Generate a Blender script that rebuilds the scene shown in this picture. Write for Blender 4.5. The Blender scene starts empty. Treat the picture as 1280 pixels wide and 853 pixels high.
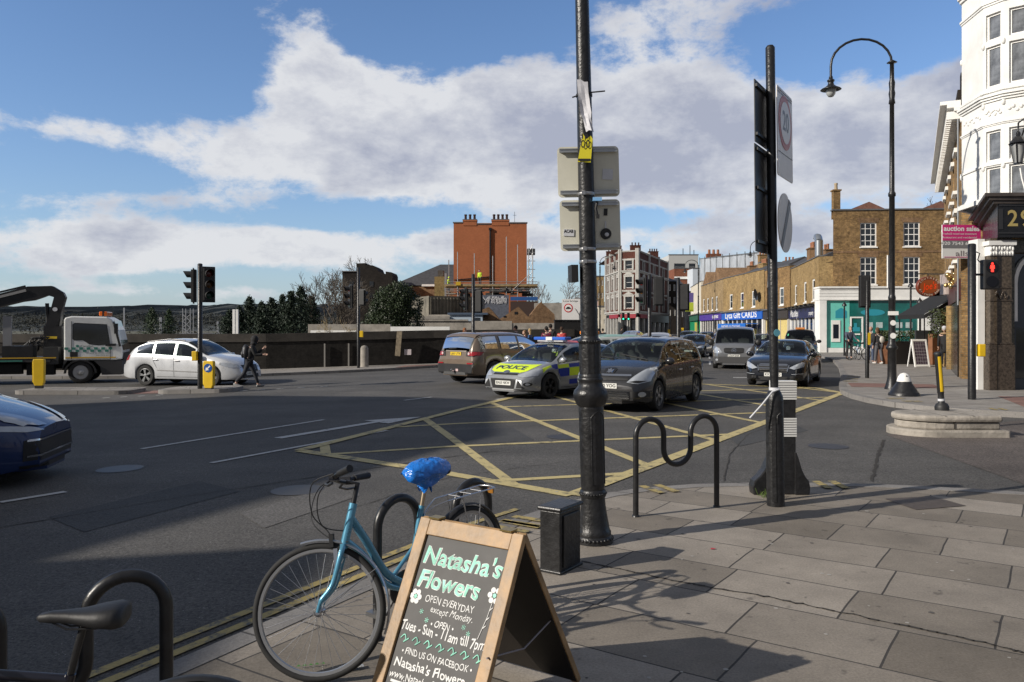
import bpy,bmesh,math,random
from mathutils import Vector,Matrix
from mathutils.bvhtree import BVHTree
R=math.radians
V=Vector
rnd=random.Random(7)
scene=bpy.context.scene
COL=scene.collection
cam_d=bpy.data.cameras.new("camera")
cam_d.sensor_width=36.0
cam_d.lens=27.98
cam_d.shift_y=-15.5/1280
cam_d.clip_end=12000
cam_d.clip_start=0.05
cam=bpy.data.objects.new("camera",cam_d)
COL.objects.link(cam)
cam.location=(0,0,1.7)
cam.rotation_euler=(R(90),0,0)
scene.camera=cam
SUN_EL=R(27.0)
SH=V((0.91,0.41,0)).normalized()
S2=V((-SH.x*math.cos(SUN_EL),-SH.y*math.cos(SUN_EL),math.sin(SUN_EL)))
sun_d=bpy.data.lights.new("sun",'SUN')
sun_d.energy=5.0
sun_d.angle=R(0.5)
sun_d.color=(1.0,0.93,0.83)
sun=bpy.data.objects.new("sun",sun_d)
COL.objects.link(sun)
sun.rotation_euler=(-S2).to_track_quat('-Z','Y').to_euler()
scene.view_settings.view_transform='Standard'
scene.view_settings.look='None'
scene.view_settings.exposure=0.0
scene.view_settings.gamma=1.0
world=bpy.data.worlds.new("World")
scene.world=world
world.use_nodes=True
def sky_nodes():
 nt=world.node_tree
 N,L=nt.nodes,nt.links
 N.clear()
 out=N.new('ShaderNodeOutputWorld')
 bg=N.new('ShaderNodeBackground')
 bg.inputs['Strength'].default_value=0.081
 L.new(bg.outputs[0],out.inputs[0])
 sky=N.new('ShaderNodeTexSky')
 sky.sky_type='NISHITA'
 sky.sun_disc=False
 sky.sun_elevation=SUN_EL
 sky.sun_rotation=math.atan2(S2.x,S2.y)
 sky.air_density=1.0
 sky.dust_density=0.6
 sky.ozone_density=2.0
 tc=N.new('ShaderNodeTexCoord')
 sep=N.new('ShaderNodeSeparateXYZ')
 L.new(tc.outputs['Generated'],sep.inputs[0])
 def m(op,a,b=None,c=None,clamp=False):
  n=N.new('ShaderNodeMath')
  n.operation=op
  n.use_clamp=clamp
  for i,v in enumerate((a,b,c)):
   if v is None:
    continue
   if isinstance(v,(int,float)):
    n.inputs[i].default_value=v
   else:
    L.new(v,n.inputs[i])
  return n.outputs[0]
 x,y,z=sep.outputs[0],sep.outputs[1],sep.outputs[2]
 az=m('ARCTAN2',x,y)
 zc=m('MAXIMUM',z,0.0)
 el=m('ARCSINE',zc)
 den=m('ADD',zc,0.16)
 px=m('DIVIDE',x,den)
 py=m('DIVIDE',y,den)
 def deck(ox,oy):
  c=N.new('ShaderNodeCombineXYZ')
  L.new(m('ADD',px,ox),c.inputs[0])
  L.new(m('ADD',py,oy),c.inputs[1])
  c.inputs[2].default_value=3.7
  return c.outputs[0]
 def noise(vec,scale,detail=8.0,rough=0.56,dist=0.0):
  n=N.new('ShaderNodeTexNoise')
  n.inputs['Scale'].default_value=scale
  n.inputs['Detail'].default_value=detail
  n.inputs['Roughness'].default_value=rough
  n.inputs['Distortion'].default_value=dist
  L.new(vec,n.inputs['Vector'])
  return n.outputs['Fac']
 banks=[]
 def P(cx,cy,rx,ry,w):
  banks.append((math.atan((cx-640)/995),math.atan((411-cy)/995),rx/995,ry/995,w))
 P(430,140,130,70,.60);P(560,200,200,45,.5);P(330,205,150,40,.42);P(690,130,200,75,.62);P(1010,200,300,80,.75);P(800,200,260,75,.5)
 P(60,190,120,30,.5);P(40,272,110,18,.36);P(190,262,90,12,.25);P(300,322,200,20,.40);P(640,312,330,22,.40);P(500,25,60,20,.3);P(385,80,55,50,.36);P(20,70,40,14,.25);P(150,345,120,10,.22)
 P(860,20,260,36,.40);P(290,10,120,60,.26);P(90,320,200,30,.36);P(80,368,360,12,.34);P(1040,300,160,24,.35)
 P(560,290,260,16,.2);P(250,300,260,12,.2);P(120,70,170,80,-.5);P(590,25,120,45,-.5);P(490,65,140,26,-.2);P(1130,55,120,45,-.35);P(100,238,90,16,-.3);P(420,278,140,14,-.28);P(900,272,150,14,-.25)
 bias=None
 for(a,e,ra,re_,w)in banks:
  da=m('DIVIDE',m('SUBTRACT',az,a),ra)
  de=m('DIVIDE',m('SUBTRACT',el,e),re_)
  d2=m('ADD',m('MULTIPLY',da,da),m('MULTIPLY',de,de))
  g=m('MULTIPLY',m('EXPONENT',m('MULTIPLY',d2,-1.0)),w)
  bias=g if bias is None else m('ADD',bias,g)
 n1=noise(deck(0,0),1.25,10,.58,.25)
 n2=noise(deck(-0.22,-0.10),1.25,5,.5,.25)
 c2=N.new('ShaderNodeCombineXYZ')
 L.new(m('MULTIPLY',az,1.0),c2.inputs[0]);L.new(m('MULTIPLY',el,1.7),c2.inputs[1])
 n3=noise(c2.outputs[0],7.0,12,.66,.1)
 over=m('MULTIPLY',m('SMOOTHSTEP' if False else 'MAXIMUM',m('MULTIPLY',m('SUBTRACT',el,.50),1.6),0.0),1.0)
 back=m('MULTIPLY',m('MAXIMUM',m('SUBTRACT',m('ABSOLUTE',az),.95),0.0),.55)
 bias=m('ADD',bias,m('MINIMUM',m('ADD',over,back),.55))
 dens=m('ADD',m('ADD',m('MULTIPLY',n1,.35),m('MULTIPLY',n3,1.15)),m('SUBTRACT',m('MULTIPLY',bias,.74),.955))
 cov=N.new('ShaderNodeMapRange')
 cov.interpolation_type='SMOOTHSTEP'
 L.new(dens,cov.inputs[0])
 cov.inputs[1].default_value=-0.04
 cov.inputs[2].default_value=0.17
 c3=N.new('ShaderNodeCombineXYZ')
 L.new(m('ADD',az,.035),c3.inputs[0]);L.new(m('MULTIPLY',m('SUBTRACT',el,.045),1.7),c3.inputs[1])
 n4=noise(c3.outputs[0],6.5,6,.57,.15)
 sh=m('ADD',m('MULTIPLY',m('SUBTRACT',n4,n3),1.6),m('MULTIPLY',m('SUBTRACT',n1,n2),-1.2))
 belly=m('ADD',m('MULTIPLY',dens,.62),m('MULTIPLY',sh,-.95))
 gr=m('MULTIPLY',m('SUBTRACT',az,.0),.55)
 belly=m('ADD',belly,m('MAXIMUM',gr,-.05))
 cr=N.new('ShaderNodeValToRGB')
 cr.color_ramp.elements[0].position=0.02
 cr.color_ramp.elements[0].color=(9.4,9.5,9.8,1)
 cr.color_ramp.elements[1].position=0.72
 cr.color_ramp.elements[1].color=(5.1,5.4,6.6,1)
 L.new(belly,cr.inputs[0])
 mix=N.new('ShaderNodeMix')
 mix.data_type='RGBA'
 L.new(m('MULTIPLY',cov.outputs[0],.94),mix.inputs[0])
 tint=N.new('ShaderNodeMix')
 tint.data_type='RGBA'
 tint.blend_type='MULTIPLY'
 tint.inputs[0].default_value=1.0
 L.new(sky.outputs[0],tint.inputs[6])
 tint.inputs[7].default_value=(1.28,1.50,1.82,1)
 hz=N.new('ShaderNodeMix')
 hz.data_type='RGBA'
 L.new(m('MULTIPLY',m('EXPONENT',m('MULTIPLY',zc,-11.0)),.62),hz.inputs[0])
 L.new(tint.outputs[2],hz.inputs[6])
 hz.inputs[7].default_value=(5.6,6.6,8.0,1)
 L.new(hz.outputs[2],mix.inputs[6])
 L.new(cr.outputs[0],mix.inputs[7])
 far=m('MINIMUM',m('ADD',m('MULTIPLY',over,1.6),m('MULTIPLY',back,2.2)),.85)
 fm=N.new('ShaderNodeMix')
 fm.data_type='RGBA'
 L.new(far,fm.inputs[0])
 L.new(mix.outputs[2],fm.inputs[6])
 fm.inputs[7].default_value=(2.0,2.2,2.7,1)
 L.new(fm.outputs[2],bg.inputs['Color'])
sky_nodes()
MATS={}
def mat(name,col,rough=.6,metal=0.,var=0.,vscale=4.,bump=0.,bscale=60.,coat=0.,spec=.5,emit=0.,dirt=0.):
 if name in MATS:
  return MATS[name]
 m=bpy.data.materials.new(name)
 MATS[name]=m
 m.use_nodes=True
 nt=m.node_tree
 N,L=nt.nodes,nt.links
 b=N['Principled BSDF']
 b.inputs['Base Color'].default_value=(*col,1)
 b.inputs['Roughness'].default_value=rough
 b.inputs['Metallic'].default_value=metal
 b.inputs['Specular IOR Level'].default_value=spec
 if coat:
  b.inputs['Coat Weight'].default_value=coat
  b.inputs['Coat Roughness'].default_value=.04
 if emit:
  b.inputs['Emission Color'].default_value=(*col,1)
  b.inputs['Emission Strength'].default_value=emit
 tc=N.new('ShaderNodeTexCoord')
 if var:
  n=N.new('ShaderNodeTexNoise')
  n.inputs['Scale'].default_value=vscale
  n.inputs['Detail'].default_value=7
  n.inputs['Roughness'].default_value=.65
  L.new(tc.outputs['Object'],n.inputs['Vector'])
  r=N.new('ShaderNodeMapRange')
  r.inputs[1].default_value=.32
  r.inputs[2].default_value=.68
  L.new(n.outputs['Fac'],r.inputs[0])
  mx=N.new('ShaderNodeMix')
  mx.data_type='RGBA'
  mx.inputs[6].default_value=(*[c*(1-var)for c in col],1)
  mx.inputs[7].default_value=(*[min(1,c*(1+var))for c in col],1)
  L.new(r.outputs[0],mx.inputs[0])
  L.new(mx.outputs[2],b.inputs['Base Color'])
  rr=N.new('ShaderNodeMapRange')
  rr.inputs[3].default_value=max(.02,rough-.12*(1 if rough>.2 else.3))
  rr.inputs[4].default_value=min(1,rough+.12*(1 if rough>.2 else.3))
  L.new(n.outputs['Fac'],rr.inputs[0])
  L.new(rr.outputs[0],b.inputs['Roughness'])
 if bump:
  n2=N.new('ShaderNodeTexNoise')
  n2.inputs['Scale'].default_value=bscale
  n2.inputs['Detail'].default_value=4
  L.new(tc.outputs['Object'],n2.inputs['Vector'])
  bp=N.new('ShaderNodeBump')
  bp.inputs['Strength'].default_value=bump
  bp.inputs['Distance'].default_value=.02
  L.new(n2.outputs['Fac'],bp.inputs['Height'])
  L.new(bp.outputs[0],b.inputs['Normal'])
 return m
def wall_uv(N,L):
 g=N.new('ShaderNodeNewGeometry')
 tcx=N.new('ShaderNodeVectorMath');tcx.operation='CROSS_PRODUCT'
 tcx.inputs[0].default_value=(0,0,1)
 L.new(g.outputs['True Normal'],tcx.inputs[1])
 d=N.new('ShaderNodeVectorMath');d.operation='DOT_PRODUCT'
 L.new(g.outputs['Position'],d.inputs[0]);L.new(tcx.outputs[0],d.inputs[1])
 s=N.new('ShaderNodeSeparateXYZ');L.new(g.outputs['Position'],s.inputs[0])
 c=N.new('ShaderNodeCombineXYZ')
 L.new(d.outputs['Value'],c.inputs[0]);L.new(s.outputs[2],c.inputs[1])
 return c.outputs[0],g
def brickmat(name,c1,c2,mortar,w=.225,h=.075,ms=.010,rough=.9,grime=.35,bump=.4,gscale=.7,tone=.45):
 if name in MATS:
  return MATS[name]
 m=bpy.data.materials.new(name);MATS[name]=m
 m.use_nodes=True
 N,L=m.node_tree.nodes,m.node_tree.links
 b=N['Principled BSDF'];b.inputs['Roughness'].default_value=rough
 b.inputs['Specular IOR Level'].default_value=.25
 uv,g=wall_uv(N,L)
 br=N.new('ShaderNodeTexBrick')
 br.inputs['Scale'].default_value=1
 br.inputs['Brick Width'].default_value=w
 br.inputs['Row Height'].default_value=h
 br.inputs['Mortar Size'].default_value=ms
 br.inputs['Mortar Smooth'].default_value=.3
 br.inputs['Bias'].default_value=-.1
 br.inputs['Color1'].default_value=(*c1,1);br.inputs['Color2'].default_value=(*c2,1)
 br.inputs['Mortar'].default_value=(*mortar,1)
 L.new(uv,br.inputs['Vector'])
 n=N.new('ShaderNodeTexNoise');n.inputs['Scale'].default_value=gscale;n.inputs['Detail'].default_value=9
 n.inputs['Roughness'].default_value=.7
 L.new(g.outputs['Position'],n.inputs['Vector'])
 mr=N.new('ShaderNodeMapRange');mr.inputs[1].default_value=.3;mr.inputs[2].default_value=.7
 mr.inputs[3].default_value=1-grime;mr.inputs[4].default_value=1+grime*.6
 L.new(n.outputs['Fac'],mr.inputs[0])
 n2=N.new('ShaderNodeTexNoise');n2.inputs['Scale'].default_value=4.5;n2.inputs['Detail'].default_value=6;n2.inputs['Roughness'].default_value=.8
 L.new(g.outputs['Position'],n2.inputs['Vector'])
 mr2=N.new('ShaderNodeMapRange');mr2.inputs[1].default_value=.32;mr2.inputs[2].default_value=.68;mr2.inputs[3].default_value=1-tone;mr2.inputs[4].default_value=1+tone
 L.new(n2.outputs['Fac'],mr2.inputs[0])
 mu=N.new('ShaderNodeMath');mu.operation='MULTIPLY'
 L.new(mr.outputs[0],mu.inputs[0]);L.new(mr2.outputs[0],mu.inputs[1])
 mx=N.new('ShaderNodeMix');mx.data_type='RGBA';mx.blend_type='MULTIPLY';mx.inputs[0].default_value=1
 L.new(br.outputs['Color'],mx.inputs[6]);L.new(mu.outputs[0],mx.inputs[7])
 L.new(mx.outputs[2],b.inputs['Base Color'])
 bp=N.new('ShaderNodeBump');bp.inputs['Strength'].default_value=bump;bp.inputs['Distance'].default_value=.01
 bp.invert=True
 L.new(br.outputs['Fac'],bp.inputs['Height']);L.new(bp.outputs[0],b.inputs['Normal'])
 return m
def asphalt(name,base,tone=(1,1,1),speck=.5,patch=.25,fine=140):
 m=bpy.data.materials.new(name);MATS[name]=m
 m.use_nodes=True
 N,L=m.node_tree.nodes,m.node_tree.links
 b=N['Principled BSDF'];b.inputs['Roughness'].default_value=.82
 b.inputs['Specular IOR Level'].default_value=.35
 g=N.new('ShaderNodeNewGeometry')
 def noise(s,d,r=.6,sc=None):
  n=N.new('ShaderNodeTexNoise');n.inputs['Scale'].default_value=s;n.inputs['Detail'].default_value=d
  n.inputs['Roughness'].default_value=r
  if sc:
   mp=N.new('ShaderNodeMapping');mp.inputs['Scale'].default_value=sc;mp.inputs['Rotation'].default_value=(0,0,R(-58))
   L.new(g.outputs['Position'],mp.inputs[0]);L.new(mp.outputs[0],n.inputs['Vector'])
  else:
   L.new(g.outputs['Position'],n.inputs['Vector'])
  return n.outputs['Fac']
 def mr(v,a,b_,c,d):
  n=N.new('ShaderNodeMapRange');L.new(v,n.inputs[0])
  for i,q in enumerate((a,b_,c,d)):
   n.inputs[i+1].default_value=q
  return n.outputs[0]
 def mul(a,b_):
  n=N.new('ShaderNodeMath');n.operation='MULTIPLY';L.new(a,n.inputs[0]);L.new(b_,n.inputs[1]);return n.outputs[0]
 big=mr(noise(.35,8,.7),.3,.7,1-patch*1.3,1+patch*1.3)
 lane=mr(noise(.8,4,.6,(.12,1.2,1)),.3,.7,.86,1.12)
 fin=mr(noise(fine*.6,5,.85),.33,.67,1-speck,1+speck)
 vo=N.new('ShaderNodeTexVoronoi');vo.inputs['Scale'].default_value=42
 L.new(g.outputs['Position'],vo.inputs['Vector'])
 chip=mr(vo.outputs['Distance'],.10,.24,3.2,1.0)
 chip2=mr(noise(11,3),.55,.63,0.,1.)
 one=N.new('ShaderNodeMix');one.data_type='FLOAT';L.new(chip2,one.inputs[0]);one.inputs[2].default_value=1.0;L.new(chip,one.inputs[3])
 f=mul(mul(mul(big,lane),fin),one.outputs[0])
 mx=N.new('ShaderNodeMix');mx.data_type='RGBA';mx.blend_type='MULTIPLY';mx.inputs[0].default_value=1
 mx.inputs[6].default_value=(*[base*t for t in tone],1)
 L.new(f,mx.inputs[7])
 L.new(mx.outputs[2],b.inputs['Base Color'])
 bp=N.new('ShaderNodeBump');bp.inputs['Strength'].default_value=.55;bp.inputs['Distance'].default_value=.008
 L.new(noise(120,3),bp.inputs['Height']);L.new(bp.outputs[0],b.inputs['Normal'])
 return m
def slabmat(name,c1,c2,mortar,w,h,rot,ms=.006,bump=.35,stain=.3,offs=(0,0)):
 m=bpy.data.materials.new(name);MATS[name]=m
 m.use_nodes=True
 N,L=m.node_tree.nodes,m.node_tree.links
 b=N['Principled BSDF'];b.inputs['Roughness'].default_value=.8
 b.inputs['Specular IOR Level'].default_value=.35
 g=N.new('ShaderNodeNewGeometry')
 wob=N.new('ShaderNodeTexNoise');wob.inputs['Scale'].default_value=1.1
 L.new(g.outputs['Position'],wob.inputs['Vector'])
 wm=N.new('ShaderNodeVectorMath');wm.operation='MULTIPLY_ADD'
 wm.inputs[1].default_value=(.05,.05,0)
 L.new(wob.outputs['Color'],wm.inputs[0]);L.new(g.outputs['Position'],wm.inputs[2])
 mp=N.new('ShaderNodeMapping');mp.vector_type='TEXTURE';mp.inputs['Rotation'].default_value=(0,0,rot)
 mp.inputs['Location'].default_value=(*offs,0)
 L.new(wm.outputs[0],mp.inputs[0])
 br=N.new('ShaderNodeTexBrick');br.inputs['Scale'].default_value=1
 br.inputs['Brick Width'].default_value=w;br.inputs['Row Height'].default_value=h
 br.inputs['Mortar Size'].default_value=ms;br.inputs['Mortar Smooth'].default_value=.2
 br.offset=.42;br.squash=1.25;br.squash_frequency=3
 br.inputs['Color1'].default_value=(*c1,1);br.inputs['Color2'].default_value=(*c2,1);br.inputs['Mortar'].default_value=(*mortar,1)
 L.new(mp.outputs[0],br.inputs['Vector'])
 def noise(s,d,a,b_,c,e,r=.65):
  n=N.new('ShaderNodeTexNoise');n.inputs['Scale'].default_value=s;n.inputs['Detail'].default_value=d;n.inputs['Roughness'].default_value=r
  L.new(g.outputs['Position'],n.inputs['Vector'])
  q=N.new('ShaderNodeMapRange');L.new(n.outputs['Fac'],q.inputs[0])
  for i,v in enumerate((a,b_,c,e)):
   q.inputs[i+1].default_value=v
  return q.outputs[0],n.outputs['Fac']
 st,_=noise(1.3,9,.3,.7,1-stain,1+stain*.6,.72)
 gr,grf=noise(70,5,.25,.75,.62,1.38,.8)
 sp,_=noise(7.5,2,.66,.72,1.0,.62)
 def mul(a,b_):
  n=N.new('ShaderNodeMath');n.operation='MULTIPLY';L.new(a,n.inputs[0]);L.new(b_,n.inputs[1]);return n.outputs[0]
 f=mul(mul(st,gr),sp)
 mx=N.new('ShaderNodeMix');mx.data_type='RGBA';mx.blend_type='MULTIPLY';mx.inputs[0].default_value=1
 L.new(br.outputs['Color'],mx.inputs[6]);L.new(f,mx.inputs[7])
 L.new(mx.outputs[2],b.inputs['Base Color'])
 bp=N.new('ShaderNodeBump');bp.inputs['Strength'].default_value=bump;bp.inputs['Distance'].default_value=.008
 sb=N.new('ShaderNodeMath');sb.operation='MULTIPLY_ADD';sb.inputs[1].default_value=-1.5
 L.new(br.outputs['Fac'],sb.inputs[0]);L.new(grf,sb.inputs[2])
 L.new(sb.outputs[0],bp.inputs['Height']);L.new(bp.outputs[0],b.inputs['Normal'])
 return m
def wornpaint(name,col,under,amt=.45,scale=6):
 """road paint worn through to the asphalt below"""
 m=bpy.data.materials.new(name);MATS[name]=m
 m.use_nodes=True
 N,L=m.node_tree.nodes,m.node_tree.links
 b=N['Principled BSDF'];b.inputs['Roughness'].default_value=.75
 g=N.new('ShaderNodeNewGeometry')
 n=N.new('ShaderNodeTexNoise');n.inputs['Scale'].default_value=scale;n.inputs['Detail'].default_value=10;n.inputs['Roughness'].default_value=.75
 L.new(g.outputs['Position'],n.inputs['Vector'])
 q=N.new('ShaderNodeMapRange');q.inputs[1].default_value=amt-.06;q.inputs[2].default_value=amt+.06
 L.new(n.outputs['Fac'],q.inputs[0])
 n2=N.new('ShaderNodeTexNoise');n2.inputs['Scale'].default_value=60;n2.inputs['Detail'].default_value=3
 L.new(g.outputs['Position'],n2.inputs['Vector'])
 q2=N.new('ShaderNodeMapRange');q2.inputs[3].default_value=.7;q2.inputs[4].default_value=1.2
 L.new(n2.outputs['Fac'],q2.inputs[0])
 mx=N.new('ShaderNodeMix');mx.data_type='RGBA'
 mx.inputs[6].default_value=(*under,1);mx.inputs[7].default_value=(*col,1)
 L.new(q.outputs[0],mx.inputs[0])
 m2=N.new('ShaderNodeMix');m2.data_type='RGBA';m2.blend_type='MULTIPLY';m2.inputs[0].default_value=1
 L.new(mx.outputs[2],m2.inputs[6]);L.new(q2.outputs[0],m2.inputs[7])
 L.new(m2.outputs[2],b.inputs['Base Color'])
 return m
class MB:
 def __init__(s):
  s.v=[];s.f=[];s.sm=[]
 def add(s,vs,fs,smooth=False):
  o=len(s.v)
  s.v+=[tuple(p)for p in vs]
  s.f+=[tuple(i+o for i in f)for f in fs]
  s.sm+=[smooth]*len(fs)
  return s
 def box(s,c,d,rz=0.,M=None):
  hx,hy,hz=d[0]/2,d[1]/2,d[2]/2
  pts=[V((sx*hx,sy*hy,sz*hz))for sz in(-1,1)for sy in(-1,1)for sx in(-1,1)]
  m=Matrix.Translation(c)@(M if M is not None else Matrix.Rotation(rz,4,'Z'))
  return s.add([m@p for p in pts],[(0,2,3,1),(4,5,7,6),(0,1,5,4),(2,6,7,3),(0,4,6,2),(1,3,7,5)])
 def box2(s,a,b):
  return s.box([(a[i]+b[i])/2 for i in range(3)],[abs(b[i]-a[i])for i in range(3)])
 def prism(s,poly,z0,z1,M=None):
  """polygon (x,y) counter-clockwise, extruded z0..z1"""
  n=len(poly)
  vs=[V((x,y,z0))for x,y in poly]+[V((x,y,z1))for x,y in poly]
  if M is not None:
   vs=[M@p for p in vs]
  fs=[tuple(range(n-1,-1,-1)),tuple(range(n,2*n))]+[(i,(i+1)%n,(i+1)%n+n,i+n)for i in range(n)]
  return s.add(vs,fs)
 def bar(s,a,b,w,h=None):
  a,b=V(a),V(b)
  d=b-a
  if d.length<1e-6:
   return s
  q=d.to_track_quat('Z','Y').to_matrix().to_4x4()
  return s.box((a+b)/2,(w,h or w,d.length),M=q)
 def tube(s,path,r,n=8,closed=False,cap=True,smooth=True):
  P=[V(p)for p in path]
  k=len(P)
  rr=r if isinstance(r,(list,tuple))else[r]*k
  up=None
  rings=[]
  for i in range(k):
   if closed:
    t=P[(i+1)%k]-P[i-1]
   else:
    t=P[min(i+1,k-1)]-P[max(i-1,0)]
   if t.length<1e-9:
    t=V((0,0,1))
   t.normalize()
   if up is None:
    up=V((0,0,1))if abs(t.z)<.9 else V((1,0,0))
   a=up-t*up.dot(t)
   if a.length<1e-5:
    a=t.orthogonal()
   a.normalize()
   up=a
   b=t.cross(a)
   rings.append([P[i]+(a*math.cos(2*math.pi*j/n)+b*math.sin(2*math.pi*j/n))*rr[i]for j in range(n)])
  vs=[p for q in rings for p in q]
  fs=[]
  for i in range(k if closed else k-1):
   i2=(i+1)%k
   for j in range(n):
    fs.append((i*n+j,i*n+(j+1)%n,i2*n+(j+1)%n,i2*n+j))
  s.add(vs,fs,smooth)
  if cap and not closed:
   s.add(rings[0][::-1],[tuple(range(n))]);s.add(rings[-1],[tuple(range(n))])
  return s
 def lathe(s,prof,n=20,M=None,smooth=True,cap=True):
  """prof: (r, z) from bottom to top about z"""
  vs=[V((r*math.cos(2*math.pi*j/n),r*math.sin(2*math.pi*j/n),z))for r,z in prof for j in range(n)]
  if M is not None:
   vs=[M@p for p in vs]
  fs=[(i*n+j,i*n+(j+1)%n,(i+1)*n+(j+1)%n,(i+1)*n+j)for i in range(len(prof)-1)for j in range(n)]
  s.add(vs,fs,smooth)
  if cap:
   k=len(prof)-1
   if prof[0][0]>1e-4:
    s.add([vs[j]for j in range(n)][::-1],[tuple(range(n))])
   if prof[k][0]>1e-4:
    s.add([vs[k*n+j]for j in range(n)],[tuple(range(n))])
  return s
 def ball(s,c,r,n=12,m=8,M=None):
  rr=(r,r,r)if isinstance(r,(int,float))else r
  Mx=Matrix.Translation(c)@(M if M is not None else Matrix())@Matrix.Diagonal((*rr,1))
  return s.lathe([(max(1e-5,math.sin(math.pi*i/m)),-math.cos(math.pi*i/m))for i in range(m+1)],n,Mx,cap=False)
 def quad(s,a,b,c,d):
  return s.add([a,b,c,d],[(0,1,2,3)])
 def mesh(s,name,sharp=None):
  me=bpy.data.meshes.new(name)
  me.from_pydata(s.v,[],s.f)
  for p,q in zip(me.polygons,s.sm):
   p.use_smooth=q
  if sharp is not None:
   bm=bmesh.new();bm.from_mesh(me)
   for e in bm.edges:
    if len(e.link_faces)==2 and e.calc_face_angle(0)>R(sharp):
     e.smooth=False
   bm.to_mesh(me);bm.free()
  me.update()
  return me
 def build(s,name,m,parent=None,bevel=0.,sharp=None,M=None):
  if M is not None:
   s.v=[tuple(M@V(p))for p in s.v]
  me=s.mesh(name,sharp)
  return link(name,me,m,parent,bevel)
def link(name,me,m,parent=None,bevel=0.):
 o=bpy.data.objects.new(name,me)
 COL.objects.link(o)
 if m is not None and not me.materials:
  me.materials.append(m)
 if parent is not None:
  o.parent=parent
 if bevel:
  b=o.modifiers.new("bevel",'BEVEL');b.width=bevel;b.segments=2;b.limit_method='ANGLE';b.angle_limit=R(40)
 return o
def tag(o,label,cat,group=None):
 o['label']=label;o['category']=cat
 if group:
  o['group']=group
 return o
def struct(o,kind='structure'):
 o['kind']=kind
 return o
def thing(name,label,cat,loc=(0,0,0),rz=0.,group=None):
 o=bpy.data.objects.new(name,None)
 o.empty_display_size=.2
 COL.objects.link(o)
 o.location=loc
 o.rotation_euler=(0,0,rz)
 return tag(o,label,cat,group)
CH={}
def dup(root,loc,rz=0.,label=None,group=None,scale=None):
 def cp(o,parent):
  c=o.copy();COL.objects.link(c)
  c.parent=parent
  for k in o.children:
   cp(k,c)
  return c
 c=cp(root,None)
 c.location=loc
 c.rotation_euler=(0,0,rz)
 if label:
  c['label']=label
 if group:
  c['group']=group
 if scale:
  c.scale=scale if isinstance(scale,tuple)else(scale,)*3
 return c
FX,HY=995.0,411.0
def at(px,Y):
 return(px-640)*Y/FX
def zat(py,Y):
 return 1.7-(py-HY)*Y/FX
def G(px,py,z=-.12):
 Y=FX*(1.7-z)/(py-HY)
 return V((at(px,Y),Y,z))
def rz_(x,y):
 """height of the carriageway: falls gently to the left, rises far up the street"""
 return-.12-.021*min(max(-x-1,0),11)+.005*min(max(y-60,0),160)
_tx={}
def text2d(s,size=1.,bold=0.,shear=0.,align='CENTER',spacing=1.):
 """(verts2d, faces) of a line of lettering"""
 key=(s,bold,shear,align,spacing)
 if key not in _tx:
  cu=bpy.data.curves.new("lettering",'FONT')
  cu.body=s;cu.size=1.;cu.align_x=align;cu.align_y='CENTER';cu.offset=bold;cu.shear=shear
  cu.space_character=spacing;cu.resolution_u=3
  ob=bpy.data.objects.new("lettering",cu)
  COL.objects.link(ob)
  dg=bpy.context.evaluated_depsgraph_get()
  me=ob.evaluated_get(dg).to_mesh()
  vs=[(v.co.x,v.co.y)for v in me.vertices];fs=[tuple(p.vertices)for p in me.polygons]
  bpy.data.objects.remove(ob);bpy.data.curves.remove(cu)
  _tx[key]=(vs,fs)
 vs,fs=_tx[key]
 return[(x*size,y*size)for x,y in vs],fs
def lettering(mb,s,M,size,w=None,warp=0.,**k):
 """add text into mb in plane M (x right, y up, z out of the face); w squeezes to a width"""
 vs,fs=text2d(s,size,**k)
 if not vs:
  return mb
 xs=[v[0]for v in vs]
 kx=1.
 if w:
  kx=w/max(1e-6,max(xs)-min(xs))
  mid=(max(xs)+min(xs))/2
  vs=[((x-mid)*kx,y)for x,y in vs]
 if warp:
  vs=[(x+warp*math.sin(y*95+x*31),y+warp*math.sin(x*62+len(s))+warp*.6*math.sin(x*151))for x,y in vs]
 return mb.add([M@V((x,y,0))for x,y in vs],fs)
def frame_on(o,right,up):
 r_,u_=V(right).normalized(),V(up).normalized()
 n_=r_.cross(u_)
 return Matrix(((r_.x,u_.x,n_.x,o[0]),(r_.y,u_.y,n_.y,o[1]),(r_.z,u_.z,n_.z,o[2]),(0,0,0,1)))
def arc(cx,cy,r,a0,a1,n):
 return[(cx+r*math.cos(R(a0+(a1-a0)*i/n)),cy+r*math.sin(R(a0+(a1-a0)*i/n)))for i in range(n+1)]
def catmull(P,n=6):
 P=[V(p)for p in P]
 out=[]
 for i in range(len(P)-1):
  a,b,c,d=P[max(i-1,0)],P[i],P[i+1],P[min(i+2,len(P)-1)]
  for j in range(n):
   t=j/n
   out.append(.5*((2*b)+(c-a)*t+(2*a-5*b+4*c-d)*t*t+(3*b-a-3*c+d)*t**3))
 out.append(P[-1])
 return out
A_ROAD=asphalt("asphalt_road",.082,(1.04,.99,.93),.8,.24,75)
A_OLD=asphalt("asphalt_side_street",.088,(1.22,1.04,.94),.8,.3,55)
YEL=wornpaint("yellow_road_paint",(.52,.43,.20),(.10,.09,.07),.42,5)
YEL2=wornpaint("worn_yellow_paint",(.40,.31,.11),(.10,.10,.09),.46,9)
WHT=wornpaint("white_road_paint",(.52,.52,.51),(.10,.10,.10),.40,8)
SLAB=slabmat("york_stone_slabs",(.172,.149,.121),(.318,.282,.240),(.055,.05,.045),.80,.60,R(-34.5),.007,.3,.30,(.15,.1))
SLAB2=slabmat("far_paving_slabs",(.25,.23,.21),(.30,.28,.255),(.12,.11,.10),.75,.6,R(20),.01,.25,.25)
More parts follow.
